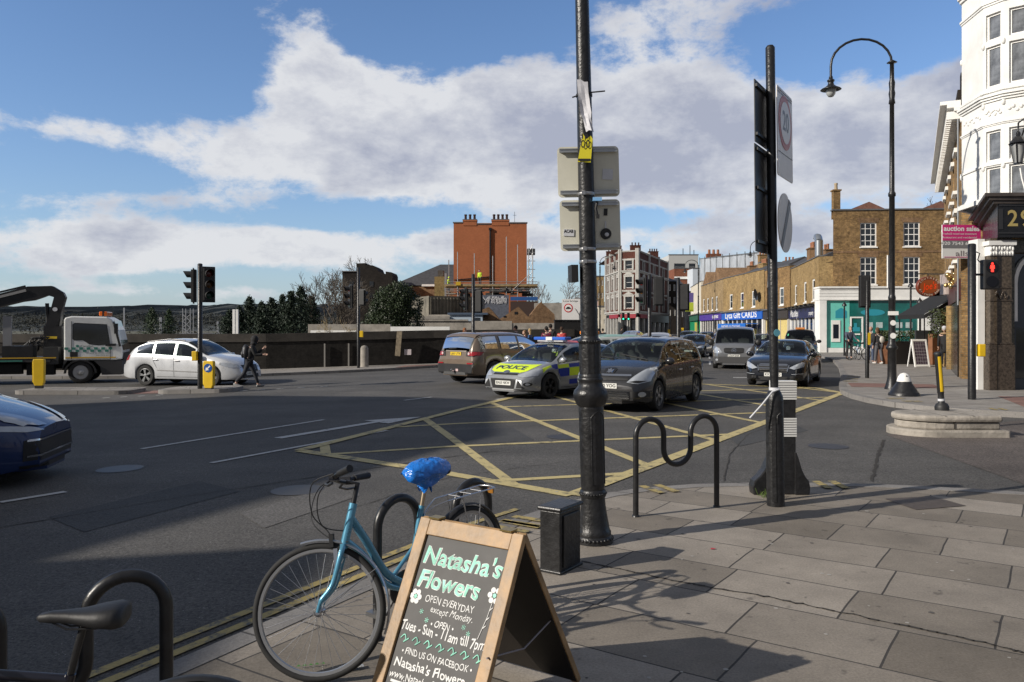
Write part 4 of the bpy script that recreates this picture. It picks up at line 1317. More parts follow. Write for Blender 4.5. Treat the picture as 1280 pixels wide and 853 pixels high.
cb=thing('concrete_building','low stained concrete building with a sloped lit end behind the dark bush','building',(0,0,0))
Yc=66.
a,b,c=V((at(514,Yc+5),Yc+5)),V((at(536,Yc),Yc)),V((at(602,Yc+2),Yc+2))
m_=MB()
m_.prism([tuple(a),tuple(b),tuple(c),(c.x,c.y+8),(a.x,a.y+8)],-.5,zat(370,Yc))
m_.build('wall',MOSS,cb)
m_=MB()
m_.box2((at(535,Yc-3),Yc-3,zat(396,Yc-3)),(at(578,Yc-3),Yc-.3,zat(393.5,Yc-3)));m_.prism([(at(527,60),60),(at(562,60),60),(at(566,64.8),64.8),(at(540,64.8),64.8)],zat(399,60),zat(395.5,60))
m_.build('roof_slab',CONC,cb)
rb=MB()
for i in range(16):
 x=at(538+i*4,Yc);rb.box2((x,Yc+i*.12-.06,zat(394,Yc)),(x+.06,Yc+i*.12+.1,zat(372,Yc)))
rb.build('pilaster_rib',MOSS,cb)
hut=thing('site_hut','small pale blue and white hut between the concrete building and the gables','hut',(at(562,60.5),60.5,-.2))
MB().box2((0,0,0),(2.5,2,zat(392,60.5)+.1)).build('wall',mat("pale_blue_panel",(.42,.50,.58),.6),hut)
MB().box2((1.75,-.03,.8),(2.3,-.003,zat(394,60.5))).build('window',GLASS,hut)
MB().box2((-.15,-.15,zat(392,60.5)+.1),(2.9,2.1,zat(389.5,60.5)+.1)).build('roof',mat("blue_roof_edge",(.07,.10,.15),.5),hut)
pr=thing('white_railing','long low white parapet strip above the black wall','wall',(0,0,0))
MB().box2((at(488,43),43,1.3),(at(562,43),43.25,zat(408.5,43))).build('strip',WPAINT2,pr)
MB().box2((at(385,46),46,.5),(at(488,46),46.4,zat(405.5,46))).build('concrete_strip',CONC,pr)
MB().box2((at(388,45),45,1.2),(at(445,45),45.2,zat(413.2,45))).build('pale_rail',WPAINT2,pr)
db=thing('dark_brick_building','sooty dark brick building with stepped parapet and corner stack left of the hall','building',(0,0,0))
Yd=96.
prof=[(428,420),(428,339),(445.5,338.5),(445.5,329.5),(456.5,329),(456.5,331.5),(466,332),(471,335),(473,339.5),(481,343),(482,342.5),(482,339.5),(489,340.5),(490.5,344),(491,420)]
P2=[(at(a,Yd),zat(c,Yd))for a,c in prof];n=len(P2)
m_=MB().add([(x,Yd,z)for x,z in P2]+[(x+.1,Yd+4,z)for x,z in P2],[tuple(range(n))]+[(i,(i+1)%n,(i+1)%n+n,i+n)for i in range(n)])
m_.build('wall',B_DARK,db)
wn=MB()
for px,py in((437,352),(449,352),(462,352),(437,366),(449,366),(462,366)):
 wn.box2((at(px,Yd),Yd-.05,zat(py+7,Yd)),(at(px+5,Yd),Yd-.01,zat(py,Yd)))
wn.build('window',GLASS,db)
MB().box2((at(427.5,Yd),Yd-.15,zat(340,Yd)),(at(446,Yd),Yd-.01,zat(338.8,Yd))).build('coping',LEAD,db)
hl=thing('hall','brick hall with a broad dark slate hipped roof beside the orange building','building',(0,0,0))
Yh=100.
e0,e1=zat(357,Yh),zat(331.5,Yh)
xl,xr=at(489,Yh),at(585,Yh)
m_=MB().add([(xl,Yh,e0),(xr,Yh,e0),(xr,Yh+22,e0),(xl,Yh+22,e0),(at(545,Yh),Yh+6,e1+.55),(at(572,Yh),Yh+6,e1+.55)],[(0,1,5,4),(1,2,5),(2,3,4,5),(3,0,4)])
m_.build('roof',SLATE,hl)
MB().box2((xl+.4,Yh+.4,-.5),(xr,Yh+20,e0-.02)).box2((xl+2.4,Yh-.5,-.5),(xr,Yh+.4,zat(359,Yh))).build('wall',B_BROWN,hl)
MB().box2((at(528,Yh),Yh-.8,zat(358.5,Yh)),(at(544,Yh),Yh-.5,zat(356,Yh))).build('gutter',WPAINT,hl)
bt=thing('stair_tower','narrow yellow brick tower with metal top rails in front of the hall roof','building',(0,0,0))
Yq=92.
MB().box2((at(543,Yq),Yq,-.5),(at(556,Yq),Yq+2,zat(346,Yq))).build('wall',brickmat("mustard_brick",(.27,.20,.075),(.22,.155,.06),(.18,.14,.08),grime=.3),bt)
MB().box2((at(547,Yq),Yq+.3,zat(345.8,Yq)),(at(554,Yq),Yq+1.5,zat(338,Yq))).build('plant_cage',mat("rusty_cage",(.07,.06,.05),.8,var=.5,vscale=5),bt)
MB().bar((at(557,Yq),Yq,0),(at(557,Yq),Yq,zat(342,Yq)),.22).bar((at(561,Yq),Yq,0),(at(561,Yq),Yq,zat(325,Yq)),.10).bar((at(555,Yq),Yq,zat(362,Yq)),(at(573,Yq),Yq,zat(362,Yq)),.1).build('white_post',STEEL,bt)
gp=thing('office_block','grey ribbed tower seen just left of the lamp post behind the traffic sign','building',(0,0,0))
MB().box2((at(719,130),130,0),(at(727,130),134,zat(372,130))).build('wall',mat("ribbed_grey_metal",(.32,.33,.34),.5,.3),gp)
gp2=thing('concrete_parapet','pale grey concrete parapet right of the gables','wall',(0,0,0))
MB().box2((at(668,72),72,0),(at(705,72),72.6,zat(379,72))).build('wall_face',CONC,gp2)
STONE=mat("pale_grey_stone",(.40,.39,.365),.8,var=.15,vscale=2)
def corner_building():
 p=[(at(758,150),150),(at(775.5,137),137),(at(797,135),135),(at(834,160),160)]
 b=thing('corner_building','four storey maroon brick Victorian corner building with white stone dressings and a red shop fascia','building',(*p[1],.25))
 P=[(x-p[1][0],y-p[1][1])for x,y in p]
 H=14.6
 lev=[0,4.2,7.7,11.2,13.4]
 wl=MB();tr=MB();allh=[]
 for i,nb in((0,3),(1,1),(2,3)):
  a,d=V((*P[i],0)),V((*P[i+1],0));L_=(d-a).length;u=(d-a).normalized()
  n_=V((u.y,-u.x,0))
  hs=[]
  for k in range(nb):
   cx=L_*(k+.5)/nb
   ww=min(1.3,L_/nb*.42)/2
   for z0,z1 in((lev[1]+.7,lev[1]+2.7),(lev[2]+.7,lev[2]+2.6),(lev[3]+.4,lev[3]+1.9)):
    hs.append((cx-ww,z0-4.0,cx+ww,z1-4.0))
  holes_wall(wl,(a.x,a.y,4.0),u,L_,H-4.0,hs,.2)
  for h in hs:
   allh.append(((a.x,a.y,4.0),u,h))
   for(x0,x1,z0,z1)in((h[0]-.3,h[0],h[1]-.15,h[3]),(h[2],h[2]+.3,h[1]-.15,h[3]),(h[0]-.36,h[2]+.36,h[3],h[3]+.32)):
    c=a+u*((x0+x1)/2)+n_*.03
    tr.box((c.x,c.y,4.0+(z0+z1)/2),(x1-x0,.18,z1-z0),rz=math.atan2(u.y,u.x))
   c=a+u*((h[0]+h[2])/2)+n_*.06
   wd=h[2]-h[0]+.8
   if h[3]-h[1]>1.8:
    M_=frame_on((c.x,c.y,4.0+h[3]+.322),u,(0,0,1))
    tr.prism([(-wd/2,0),(wd/2,0),(0,.55)],-.12,.12,M_)
  for k in range(nb+1):
   c=a+u*(L_*k/nb)
   tr.box((c.x+n_.x*.02,c.y+n_.y*.02,(H+4)/2+.3),(.62,.5,H-3.6),rz=math.atan2(u.y,u.x))
  for k in range(nb):
   if nb==1 or True:
    c=a+u*(L_*(k+.5)/nb)+n_*.02
 wl.add([(*q_,H)for q_ in P]+[(P[3][0],P[3][1]+14,H),(P[0][0],P[0][1]+14,H)],[tuple(range(6))])
 wl.build('wall',B_MAROON,b)
 tr.build('stone_dressing',STONE,b)
 for o,u,h in allh:
  window(b,o,u,h,.15,1,2,frame=WPAINT,t=.08)
 bd=MB()
 for z,hgt,d in((3.95,.5,.45),(lev[2]+.05,.32,.22),(lev[2]-.6,.16,.12),(lev[3]-.2,.42,.38),(lev[4]-.2,.2,.2),(H-.02,.22,.25)):
  cornice(bd,P,z,hgt,d,2)
 bd.build('string_course',STONE,b)
 gf=MB()
 for i,nb in((0,5),(1,2),(2,6)):
  a,d=V((*P[i],0)),V((*P[i+1],0));u=(d-a).normalized();L_=(d-a).length
  for k in range(nb+1):
   c=a+u*(L_*k/nb)
   gf.box((c.x,c.y,1.6),(.5,.5,3.6),rz=math.atan2(u.y,u.x))
 gf.build('pilaster',STONE,b)
 g2=MB();inn=[(x,y+.3)for x,y in P]
 for i in range(3):
  g2.quad((*inn[i],-.3),(*inn[i+1],-.3),(*inn[i+1],3.95),(*inn[i],3.95))
 g2.build('shop_window',SGL,b)
 fs_=MB()
 for i,(lo,hi)in((0,(.35,.95)),(1,(0.05,.95)),(2,(.03,.35))):
  a,d=V(P[i]),V(P[i+1]);fa=a+(d-a)*lo;fb=a+(d-a)*hi
  for poly in ribbon([fa,fb],.2,-.35):
   fs_.prism(poly,3.25,3.92)
 fs_.build('fascia',mat("dark_red_fascia",(.26,.012,.025),.4),b)
 a,d=V(P[2]),V(P[3])
 f2=MB()
 for poly in ribbon([a+(d-a)*.36,d],.2,-.35):
  f2.prism(poly,2.6,3.93)
 f2.build('fascia',mat("brown_pub_fascia",(.03,.02,.015),.4),b)
 for(x,y,n)in((P[1][0]-.2,P[1][1]+4,3),(P[2][0]+.4,P[2][1]+5,3),(P[2][0]+5.5,P[2][1]+16,4),(P[0][0]+1,P[0][1]+1,2)):
  chimney(b,x,y,H,1.8,.8,1.4,n,B_MAROON,mat("sooty_pot",(.05,.022,.018),.85))
 return b
corner_building()
def block(name,label,px0,px1,ytop,Y,depth,m,z0=-.2,windows=(),wm=None,rz=0.,roof=None):
 x0,x1=at(px0,Y),at(px1,Y)
 b=thing(name,label,'building',(x0,Y,rz_(x0,Y)),rz)
 zt=zat(ytop,Y)-rz_(x0,Y);W_=x1-x0
 hs=[(fx*W_,fz*zt,(fx+fw)*W_,(fz+fh)*zt)for fx,fz,fw,fh in windows]
 w=MB();holes_wall(w,(0,0,z0),(1,0,0),W_,zt-z0,[(a,c-z0,d,e-z0)for a,c,d,e in hs],.2)
 w.quad((0,depth,z0),(0,0,z0),(0,0,zt),(0,depth,zt));w.quad((W_,0,z0),(W_,depth,z0),(W_,depth,zt),(W_,0,zt));w.quad((0,0,zt),(W_,0,zt),(W_,depth,zt),(0,depth,zt))
 w.build('wall',m,b)
 for h in hs:
  window(b,(0,0,0),(1,0,0),h,.12,1,2,frame=WPAINT,glass=wm or GLASS,t=.1)
 if roof:
  MB().add([(-.3,-.3,zt+.01),(W_+.3,-.3,zt+.01),(W_+.3,depth,zt+.01),(-.3,depth,zt+.01),(W_*.3,depth*.5,zt+roof),(W_*.7,depth*.5,zt+roof)],[(0,1,5,4),(1,2,5),(2,3,4,5),(3,0,4)]).build('roof',SLATE,b)
 else:
  MB().box2((-.1,-.12,zt),(W_+.1,.4,zt+.25)).build('coping',LEAD,b)
 return b
g=lambda nx_,nz_,w_,h_,z_=.3:[((i+.5-w_/2)/nx_,z_+(1-z_)*(j+.5-h_/2)/nz_,w_/nx_,h_*(1-z_)/nz_)for i in range(nx_)for j in range(nz_)]
block('terrace_house','pale pink terraced house at the far left of the street',738,748,376,175,9,mat("pale_pink_render",(.58,.42,.40),.8),windows=g(2,2,.35,.5))
block('terrace_house','cream terraced house just left of the Victorian corner building',748,758,384,168,9,CREAM,windows=g(2,2,.35,.5),wm=GLASS)
block('brick_flats','sand coloured brick flats rising behind the pink terraced house',741,755,346,210,12,B_STOCK2,windows=g(3,4,.4,.45,.1))
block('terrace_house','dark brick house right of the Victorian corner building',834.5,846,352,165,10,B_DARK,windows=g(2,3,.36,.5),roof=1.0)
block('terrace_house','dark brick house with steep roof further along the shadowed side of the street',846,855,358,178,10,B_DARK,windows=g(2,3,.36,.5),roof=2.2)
block('terrace_house','pale lilac painted house at the end of the street',855,868,371,200,10,mat("lilac_render",(.40,.42,.52),.8),windows=g(3,2,.3,.5,.35))
rblk=block('red_block','red brick upper block with white bands under the glazed penthouse',843,868,336,235,20,B_RED)
rb_=MB()
for y_ in(349,365):
 rb_.box2((at(843,234.8),234.7,zat(y_,234.8)),(at(868,234.8),234.9,zat(y_-3,234.8)))
bd_=rb_.build('white_band',WPAINT,rblk,M=rblk.matrix_basis.inverted()if False else Matrix.Translation(-rblk.location))
pb=block('glazed_block','pale modern block with dark ribbon windows and roof aerials at the end of the street',836,873,319,260,20,mat("pale_cladding",(.50,.51,.50),.6),windows=[(.18,.80,.38,.09),(.68,.80,.24,.09)])
MB().bar((5.3,3,23),(5.3,3,27.5),.2).bar((7.6,3,23),(7.6,3,28.5),.2).bar((8.9,3,23),(8.9,3,27),.2).build('aerial',DARKP,pb)
block('pale_tower','narrow pale blue stair tower beside the sheeted scaffold',866,876,336,228,8,mat("pale_blue_cladding",(.55,.60,.66),.6))
SHEET=mat("translucent_sheeting",(.42,.44,.47),.35,var=.22,vscale=.35,bump=.8,bscale=1.4)
ss=thing('sheeted_scaffold','long scaffold wrapped in pale grey sheeting above the shops at the bend','scaffold',(0,0,0))
A_,B_=V((at(875,190),190)),V((at(968,128),128))
q=random.Random(12);m_=MB();vs=[];n_=40
for j in range(9):
 for i in range(n_+1):
  p=A_+(B_-A_)*(i/n_)
  zt=zat(324+(314-324)*i/n_-.0,p.y);zb=zat(357+(340-357)*i/n_,p.y)-3
  vs.append((p.x+q.uniform(-.12,.12),p.y+q.uniform(-.3,.3),zb+(zt-zb)*j/8))
m_.add(vs,[(j*(n_+1)+i,j*(n_+1)+i+1,(j+1)*(n_+1)+i+1,(j+1)*(n_+1)+i)for j in range(8)for i in range(n_)],True)
m_.build('sheeting',SHEET,ss)
tb=MB()
for i in range(0,11):
 p=A_+(B_-A_)*(i/10);tb.bar((p.x-.2,p.y-.4,0),(p.x-.2,p.y-.4,zat(323.2-i,p.y)+.2),.12)
tb.bar((A_.x,A_.y-.5,zat(324,A_.y)),(B_.x,B_.y-.5,zat(314,B_.y)),.22)
tb.build('scaffold_tube',mat("dull_tube",(.2,.2,.2),.5,.5),ss)
bk=block('shop_house','grey brick shops standing behind the sheeted scaffold',872,900,362,150,12,CONC,windows=g(4,2,.4,.4,.4))
bk2=block('chimney_block','dark brick house backs with chimneys above the yellow brick shops',950,1012,330,100,10,B_BROWN)
chimney(bk2,1.2,2,9.2,1.5,.8,1.8,4);chimney(bk2,4.4,2,9.0,1.4,.8,1.2,3);
ct=thing('chimney_stack','small red chimney stack on the ridge above the sheeted scaffold','chimney',(at(892,200),200,zat(345,200)))
MB().box((0,0,2.5),(3.6,1.4,6)).build('stack',B_RED,ct)
pp=MB()
for k in(-1.1,0,1.1):pp.lathe([(.35,5.5),(.3,6.6)],8,Matrix.Translation((k,0,0)))
pp.build('chimney_pot',TERRA,ct)
vs_=thing('vertical_sign','tall black projecting sign with white letters beside the street lamp far along the street','sign',(at(877,118),118,.3))
MB().box2((-.35,-.1,2.0),(.45,.1,7.2)).build('board',mat("black_sign",(.015,.015,.015),.5),vs_)
t=MB()
for i,ch_ in enumerate("FOOTBALL"):
 lettering(t,ch_,frame_on((.05,-.106,6.7-i*.62),(1,0,0),(0,0,1)),.62,bold=.03)
t.build('lettering',TXTW,vs_)
def shade_block(name,label,pts,H,m,seed):
 b=thing(name,label,'building',(0,0,0))
 w=MB();fr=[]
 for i in range(len(pts)):
  a,d=V((*pts[i],-1)),V((*pts[(i+1)%len(pts)],-1));L_=(d-a).length;u=(d-a).normalized()
  nb=max(1,int(L_/3.2));hs=[]
  for k in range(nb):
   cx=L_*(k+.5)/nb
   for z in range(int((H-1.5)/3.2)):
    hs.append((cx-.55,1.8+z*3.2,cx+.55,3.5+z*3.2))
  holes_wall(w,a,u,L_,H+1,hs,.15)
  fr+=[(a,u,h)for h in hs]
 w.add([(*p,H)for p in pts],[tuple(range(len(pts)))])
 w.build('wall',m,b)
 for o,u,h in fr:
  window(b,o,u,h,.1,2,2)
 return b
shade_block('corner_terrace','tall brick terrace across the road whose roofline shades the junction',[(-30,13.5),(-36,-8),(-28.6,-10.5),(-25.3,-2.9),(-21.9,3.8),(-22.2,10.4),(-24.6,11.9)],12.0,B_STOCK,1)
shade_block('corner_terrace','lower brick terrace across the road shading the near kerb',[(-17.8,-.6),(-25,-1.7),(-25,-14),(-20.5,-14),(-17.6,-4.2)],9.0,B_BROWN,2)
IRONB=mat("black_cast_iron_paint",(.014,.014,.015),.38,var=.45,vscale=14,bump=.25,bscale=38)
TUBEB=mat("black_coated_tube",(.016,.016,.017),.36,var=.4,vscale=12,bump=.06,bscale=60)
MATTB=mat("matt_black_plastic",(.018,.018,.019),.55,var=.2)
GALV=mat("galvanised_strap",(.42,.42,.42),.35,.8)
YPL=mat("yellow_plastic",(.72,.47,.015),.45,var=.06)
SILV=mat("dull_aluminium",(.44,.45,.45),.32,.7,var=.1)
lp=thing('lamp_post','thick ornate black lamp post with beaded foot standing between the rack and the litter pillar','lamp post',(.655,6.35,0))
lp.rotation_euler=(0,R(-1.28),0)
prof=[(.150,-.03),(.150,.03),(.146,.05),(.135,.06),(.138,.085),(.128,.10),(.118,.16),(.105,.24),(.098,.30),(.094,.36)]
m_=MB().lathe(prof,32)
m_.lathe([(.098,.36),(.104,.37),(.106,.39),(.104,.41),(.096,.42)],32)
m_.lathe([(.092,.42),(.096,.46),(.100,1.06),(.098,1.08)],32)
m_.lathe([(.098,1.08),(.118,1.10),(.138,1.15),(.141,1.185),(.132,1.21),(.108,1.235),(.098,1.25),(.095,1.28),(.100,1.29),(.100,1.305),(.092,1.315)],32)
m_.lathe([(.094,1.315),(.094,1.33),(.088,1.34)],32)
nf=40
fl=[[((.083+.004*math.cos(2*math.pi*j*10/nf))*math.cos(2*math.pi*j/nf),(.083+.004*math.cos(2*math.pi*j*10/nf))*math.sin(2*math.pi*j/nf),z)for j in range(nf)]for z in(1.34,1.58)]
m_.add(fl[0]+fl[1],[(j,(j+1)%nf,(j+1)%nf+nf,j+nf)for j in range(nf)],True)
m_.lathe([(.084,1.58),(.088,1.585),(.090,1.60),(.086,1.615),(.073,1.625),(.071,1.64)],32)
m_.build('base_column',IRONB,lp,sharp=50)
bd=MB()
for(r,z,k,s)in((.146,.035,30,.014),(.104,.39,28,.009),(.091,1.60,26,.007)):
 for j in range(k):
  a=2*math.pi*j/k;bd.ball((r*math.cos(a),r*math.sin(a),z),s,6,4)
bd.build('beading',IRONB,lp)
MB().lathe([(.070,1.64),(.066,2.4),(.062,3.2),(.054,4.4),(.048,6.2),(.044,8.2)],24).build('shaft',IRONB,lp)
dr=MB()
vs=[]
for z in(.47,1.0):
 for k in range(5):
  a=R(-62+44*(k-2)/2*.8);vs.append((.1035*math.cos(a),.1035*math.sin(a),z))
dr.add(vs,[(k,k+1,k+6,k+5)for k in range(4)])
top=[(.1035*math.cos(R(-62+t*17.6)),.1035*math.sin(R(-62+t*17.6)),1.0+.05*math.cos(math.pi*t/4))for t in(-2,-1,0,1,2)]
dr.add(vs[5:10]+top,[(k,k+1,k+6,k+5)for k in range(4)])
dr.tube([vs[0],vs[5]]+top+[vs[9],vs[4]],.004,6)
dr.build('access_door',IRONB,lp)
def lantern_head(parent,M,arm=True):
 m_=MB()
 m_.lathe([(.05,.30),(.06,.22),(.10,.20),(.10,.16),(.07,.14),(.09,.06),(.16,0),(.26,-.05),(.285,-.075),(.27,-.08),(.10,-.03)],24,M)
 m_.build('lamp_hood',IRONB,parent)
 MB().lathe([(.135,-.045),(.14,-.11),(.12,-.20),(.07,-.27),(.001,-.29)],20,M).build('lamp_bowl',mat("clear_lamp_bowl",(.42,.44,.44),.12,spec=.8),parent)
def swan(parent,h,reach,rise,dirx=-1,r0=.045):
 pts=[(0,0,h)]+[(dirx*(reach/2-reach/2*math.cos(R(a))),0,h+.55+(rise)*math.sin(R(a)))for a in range(0,181,15)]+[(dirx*reach,0,h+.28)]
 MB().tube(pts,[r0]*4+[r0*.75]*(len(pts)-4),10).build('swan_neck',IRONB,parent)
 lantern_head(parent,Matrix.Translation((dirx*reach,0,h+.02)))
swan(lp,8.2,1.7,.75)
st=MB()
for z in(2.22,2.32,2.76):
 st.lathe([(.069,z),(.071,z+.004),(.071,z+.02),(.069,z+.024)],20)
 st.box((-.03,-.075,z+.012),(.03,.02,.03))
st.build('strap',GALV,lp)
tape=MB().lathe([(.066,3.55),(.066,3.57)],16).tube([(-.1,-.06,3.53),(0,-.07,3.56),(.16,-.06,3.575)],.006,5).build('cable_tie',MATTB,lp)
BX=MB().box((-.12,-.01,2.14),(.055,.12,.135),rz=R(10)).build('sensor_box',MATTB,lp)
BEIGE=mat("primed_sign_back",(.68,.665,.56),.5,.0,var=.08,vscale=3)
def sign_back(label,pxl,pxr,pyt,pyb,Y,tilt,stickers):
 w=(pxr-pxl)*Y/FX;h=(pyb-pyt)*Y/FX
 s=thing('road_sign',label,'road sign',(at((pxl+pxr)/2,Y),Y,zat((pyt+pyb)/2,Y)),R(2),'sign backs on the lamp post')
 M_=Matrix.Rotation(R(tilt),4,'Y')
 p=rounded(-w/2,-h/2,w/2,h/2,.035,6)
 m_=MB().prism(p,-.004,.004,M_@Matrix.Rotation(R(90),4,'X'))
 m_.build('plate',BEIGE,s)
 r=MB()
 for z in(h/2-.035,-h/2+.035):
  r.box((0,-.016,z),(w-.03,.022,.016));r.box((0,-.03,z+.012),(w-.03,.006,.008));r.box((0,-.03,z-.012),(w-.03,.006,.008))
 r.build('rail',SILV,s,M=M_)
 for(nm,x,z,ww,hh__,mt)in stickers:
  MB().box((x*w,-.008,z*h),(ww,.004,hh__),M=Matrix.Rotation(R(tilt+5),4,'Y')).build(nm,mt,s,M=M_)
 return s
WST=mat("white_sticker",(.62,.63,.66),.5,var=.1)
sb1=sign_back('upper beige sign back on the lamp post, with one pale square sticker',697,774,183.5,246.5,6.418,-1.5,[('sticker',.31,-.06,.085,.085,WST)])
sb2=sign_back('lower beige sign back on the lamp post, with a lettered sticker and round stickers',700,775.5,250,313.5,6.418,-1.5,[('sticker',-.36,-.14,.085,.055,WST),('sticker',.26,.25,.03,.055,MATTB)])
lettering(MB(),"ACAB",Matrix.Translation((-.36*.49,-.0115,-.14*.41+.006))@Matrix.Rotation(R(90),4,'X'),.036,.075,bold=.02).build('lettering',TXTK,sb2)
MB().lathe([(.045,0),(.045,.004)],16,Matrix.Translation((.255*.49,-.012,-.17*.41))@Matrix.Rotation(R(90),4,'X')).build('sticker',MATTB,sb2)
MB().ball((.27*.49,-.016,-.185*.41),(.018,.004,.016)).box((.25*.49,-.012,.0),(.012,.004,.06)).build('sticker',WST,sb2)
pz=thing('padlock','padlock with a pale blue tape hanging by the strap of the lower sign','padlock',(at(745,6.38),6.31,zat(252,6.36)))
MB().box((0,-.02,.005),(.07,.05,.028)).build('blue_tape',mat("pale_blue_tape",(.22,.45,.75),.5),pz)
MB().tube([(.0,-.02,-.015),(-.012,-.025,-.07),(.0,-.02,-.12)],.011,8).box((.005,-.022,-.13),(.024,.02,.03)).build('lock_body',MATTB,pz)
pa=thing('paper_notice','torn white paper notice tied to the lamp post','notice',(at(733.5,6.27),6.2675,zat(135,6.27)))
m_=MB();q=random.Random(2);n_=8
vs=[]
for j in range(n_+1):
 t=j/n_
 for i in range(4):
  s_=i/3-.5
  xx=s_*(.085 if j<6 else.06)+.012*(t-.5)+.055*t*t*.9
  vs.append((xx-.03,-.012-.02*math.sin(i*1.7+j*.6)*t,.20-.40*t+(.02*q.random())))
m_.add(vs,[(j*4+i,j*4+i+1,(j+1)*4+i+1,(j+1)*4+i)for j in range(n_)for i in range(3)])
pm=m_.build('sheet',mat("crumpled_white_paper",(.62,.62,.66),.7,var=.12,vscale=6),pa)
py_=thing('yellow_notice','torn yellow notice with black letters below the white paper on the lamp post','notice',(at(731,6.27),6.262,zat(184,6.27)))
vs=[(-.058,-.005,-.12),(.045,-.012,-.125),(.06,-.012,.06),(.045,-.01,.085),(.01,-.008,.06),(-.018,-.006,.105),(-.03,-.005,.03)]
MB().add(vs,[tuple(range(7))]).build('sheet',mat("yellow_card",(.62,.55,.02),.55),py_)
t=MB();lettering(t,"OO",Matrix.Translation((.004,-.018,.015))@Matrix.Rotation(R(90),4,'X'),.085,.075,bold=.02);lettering(t,"13",Matrix.Translation((.0,-.018,.075))@Matrix.Rotation(R(90),4,'X'),.05,.05,bold=.02)
t.box((-.006,-.014,-.105),(.095,.002,.018));t.build('lettering',TXTK,py_)
bn=thing('feeder_pillar','knee high black metal cabinet beside the foot of the lamp post','cabinet',(.345,5.66,0),math.atan2(.26,.175))
m_=MB().box((-.0,0,.215),(.29,.165,.43)).build('cabinet',IRONB,bn,.008)
MB().box((0,0,.445),(.325,.20,.03)).build('lid',IRONB,bn,.012)
MB().box((0,-.088,.22),(.22,.012,.36)).build('door',IRONB,bn,.004)
MB().box((0,0,-.005),(.32,.19,.05)).build('plinth',IRONB,bn,.006)
def m_rack(name,label,A,B,drop=0.):
 A,B=V(A),V(B);L_=(B-A).length
 s=thing(name,label,'bike rack',(A.x,A.y,-drop),math.atan2(B.y-A.y,B.x-A.x),'cycle racks along the kerb')
 k=L_/3;r=k/2;H=.875
 P=[(0,0,-.05),(0,0,H-r)]
 P+=[(r-r*math.cos(R(a)),0,H-r+r*math.sin(R(a)))for a in range(12,181,12)]
 P+=[(k,0,.44+r)]+[(k+r-r*math.cos(R(a)),0,.44+r-r*math.sin(R(a)))for a in range(12,181,12)]
 P+=[(2*k,0,H-r)]+[(2*k+r-r*math.cos(R(a)),0,H-r+r*math.sin(R(a)))for a in range(12,181,12)]
 P+=[(3*k,0,-.05)]
 MB().tube(P,.0255,12).build('tube',TUBEB,s)
 m_=MB()
 for x in(0,3*k):
  m_.lathe([(.034,drop-.03),(.034,drop+.012),(.026,drop+.016)],12,Matrix.Translation((x,0,0)))
 m_.build('foot_collar',TUBEB,s)
 return s
m_rack('bike_rack','M shaped black bike rack standing free between the lamp post and the speed sign',(1.12,7.2),(1.95,7.585))
m_rack('bike_rack','M shaped black bike rack behind the blue bicycle',(-.735,4.35),(-.15,5.05),.125)
m_rack('bike_rack','M shaped black bike rack beside the dark saddle at the kerb',(-2.10,2.75),(-1.355,3.12),.125)
sp=thing('sign_post','black post with a thick sleeve carrying the 20 sign and black sign backs','sign post',(2.535,7.65,0))
sp.rotation_euler=(0,R(-.7),0)
MB().lathe([(.083,-.03),(.083,1.0),(.078,1.05),(.062,1.09),(.045,1.115)],24).build('sleeve',IRONB,sp)
MB().lathe([(.036,1.1),(.042,1.3),(.044,4.4),(.03,4.42)],18).build('pole',IRONB,sp)
MB().add([(-.055,-.075,0.05),(-.02,-.088,0.05),(-.02,-.088,.86),(-.055,-.075,.86)],[(0,1,2,3)]).tube([(-.005,-.086,.80),(-.002,-.088,.87),(.03,-.083,.9)],.006,6).build('access_door',IRONB,sp)
W20=mat("sign_white",(.66,.63,.60),.35,var=.06,vscale=5)
R20=mat("faded_sign_red",(.42,.075,.045),.4)
K20=mat("faded_sign_black",(.12,.12,.125),.4)
w_=V((.53,.848,0)).normalized()
n_=V((w_.y,-w_.x,0))
def onplane(o):
 return frame_on(o,w_,(0,0,1))
o1=V((.0,.0,0))+n_*.06+w_*.27
F=onplane((o1.x,o1.y,3.60))
hgt=.86
pl_=MB().prism(rounded(-.31,-.43,.31,.43,.03,5),0,.008,F).build('speed_sign',W20,sp)
MB().prism(arc(0,.12,.265,0,354,59),.009,.012,F).build('ring',R20,pl_)
MB().prism(arc(0,.12,.205,0,354,59),.0125,.015,F).build('disc',W20,pl_)
lettering(MB(),"20",F@Matrix.Translation((0,.12,.0165)),.27,.25,bold=.015).build('lettering',K20,pl_)
ln_=MB()
for y in(.40,.375,-.20):
 ln_.prism([(-.29,y),(.29,y),(.29,y+.008),(-.29,y+.008)],.009,.011,F)
ln_.build('line',mat("sign_grey",(.25,.25,.25),.5),pl_)
F2=onplane((o1.x+.0,o1.y,2.735))
c_=MB().prism(arc(-.03,0,.29,0,354,59),0,.008,F2).build('end_of_limit_disc',W20,sp)
MB().prism([(-.24,-.24),(-.16,-.26),(.20,.22),(.12,.25)],.009,.012,F2).build('diagonal_bar',K20,c_)
bkm=mat("black_sign_back",(.015,.015,.016),.5,var=.3)
def back(z0,z1,a,b):
 Fb=onplane((-n_.x*.06,-n_.y*.06,0))
 return MB().prism([(a,z0),(b,z0),(b,z1),(a,z1)],-.004,.004,Fb)
back(3.44,4.02,-.36,.22).build('sign_back',bkm,sp)
back(2.42,3.42,-.38,.24).build('sign_back',bkm,sp)
rl=MB();Fb=onplane((-n_.x*.045,-n_.y*.045,0))
for z in(3.5,3.95,2.5,3.0,3.36):
 rl.prism([(-.36,z),(.2,z),(.2,z+.025),(-.36,z+.025)],-.008,.012,Fb)
rl.build('rail',bkm,sp)
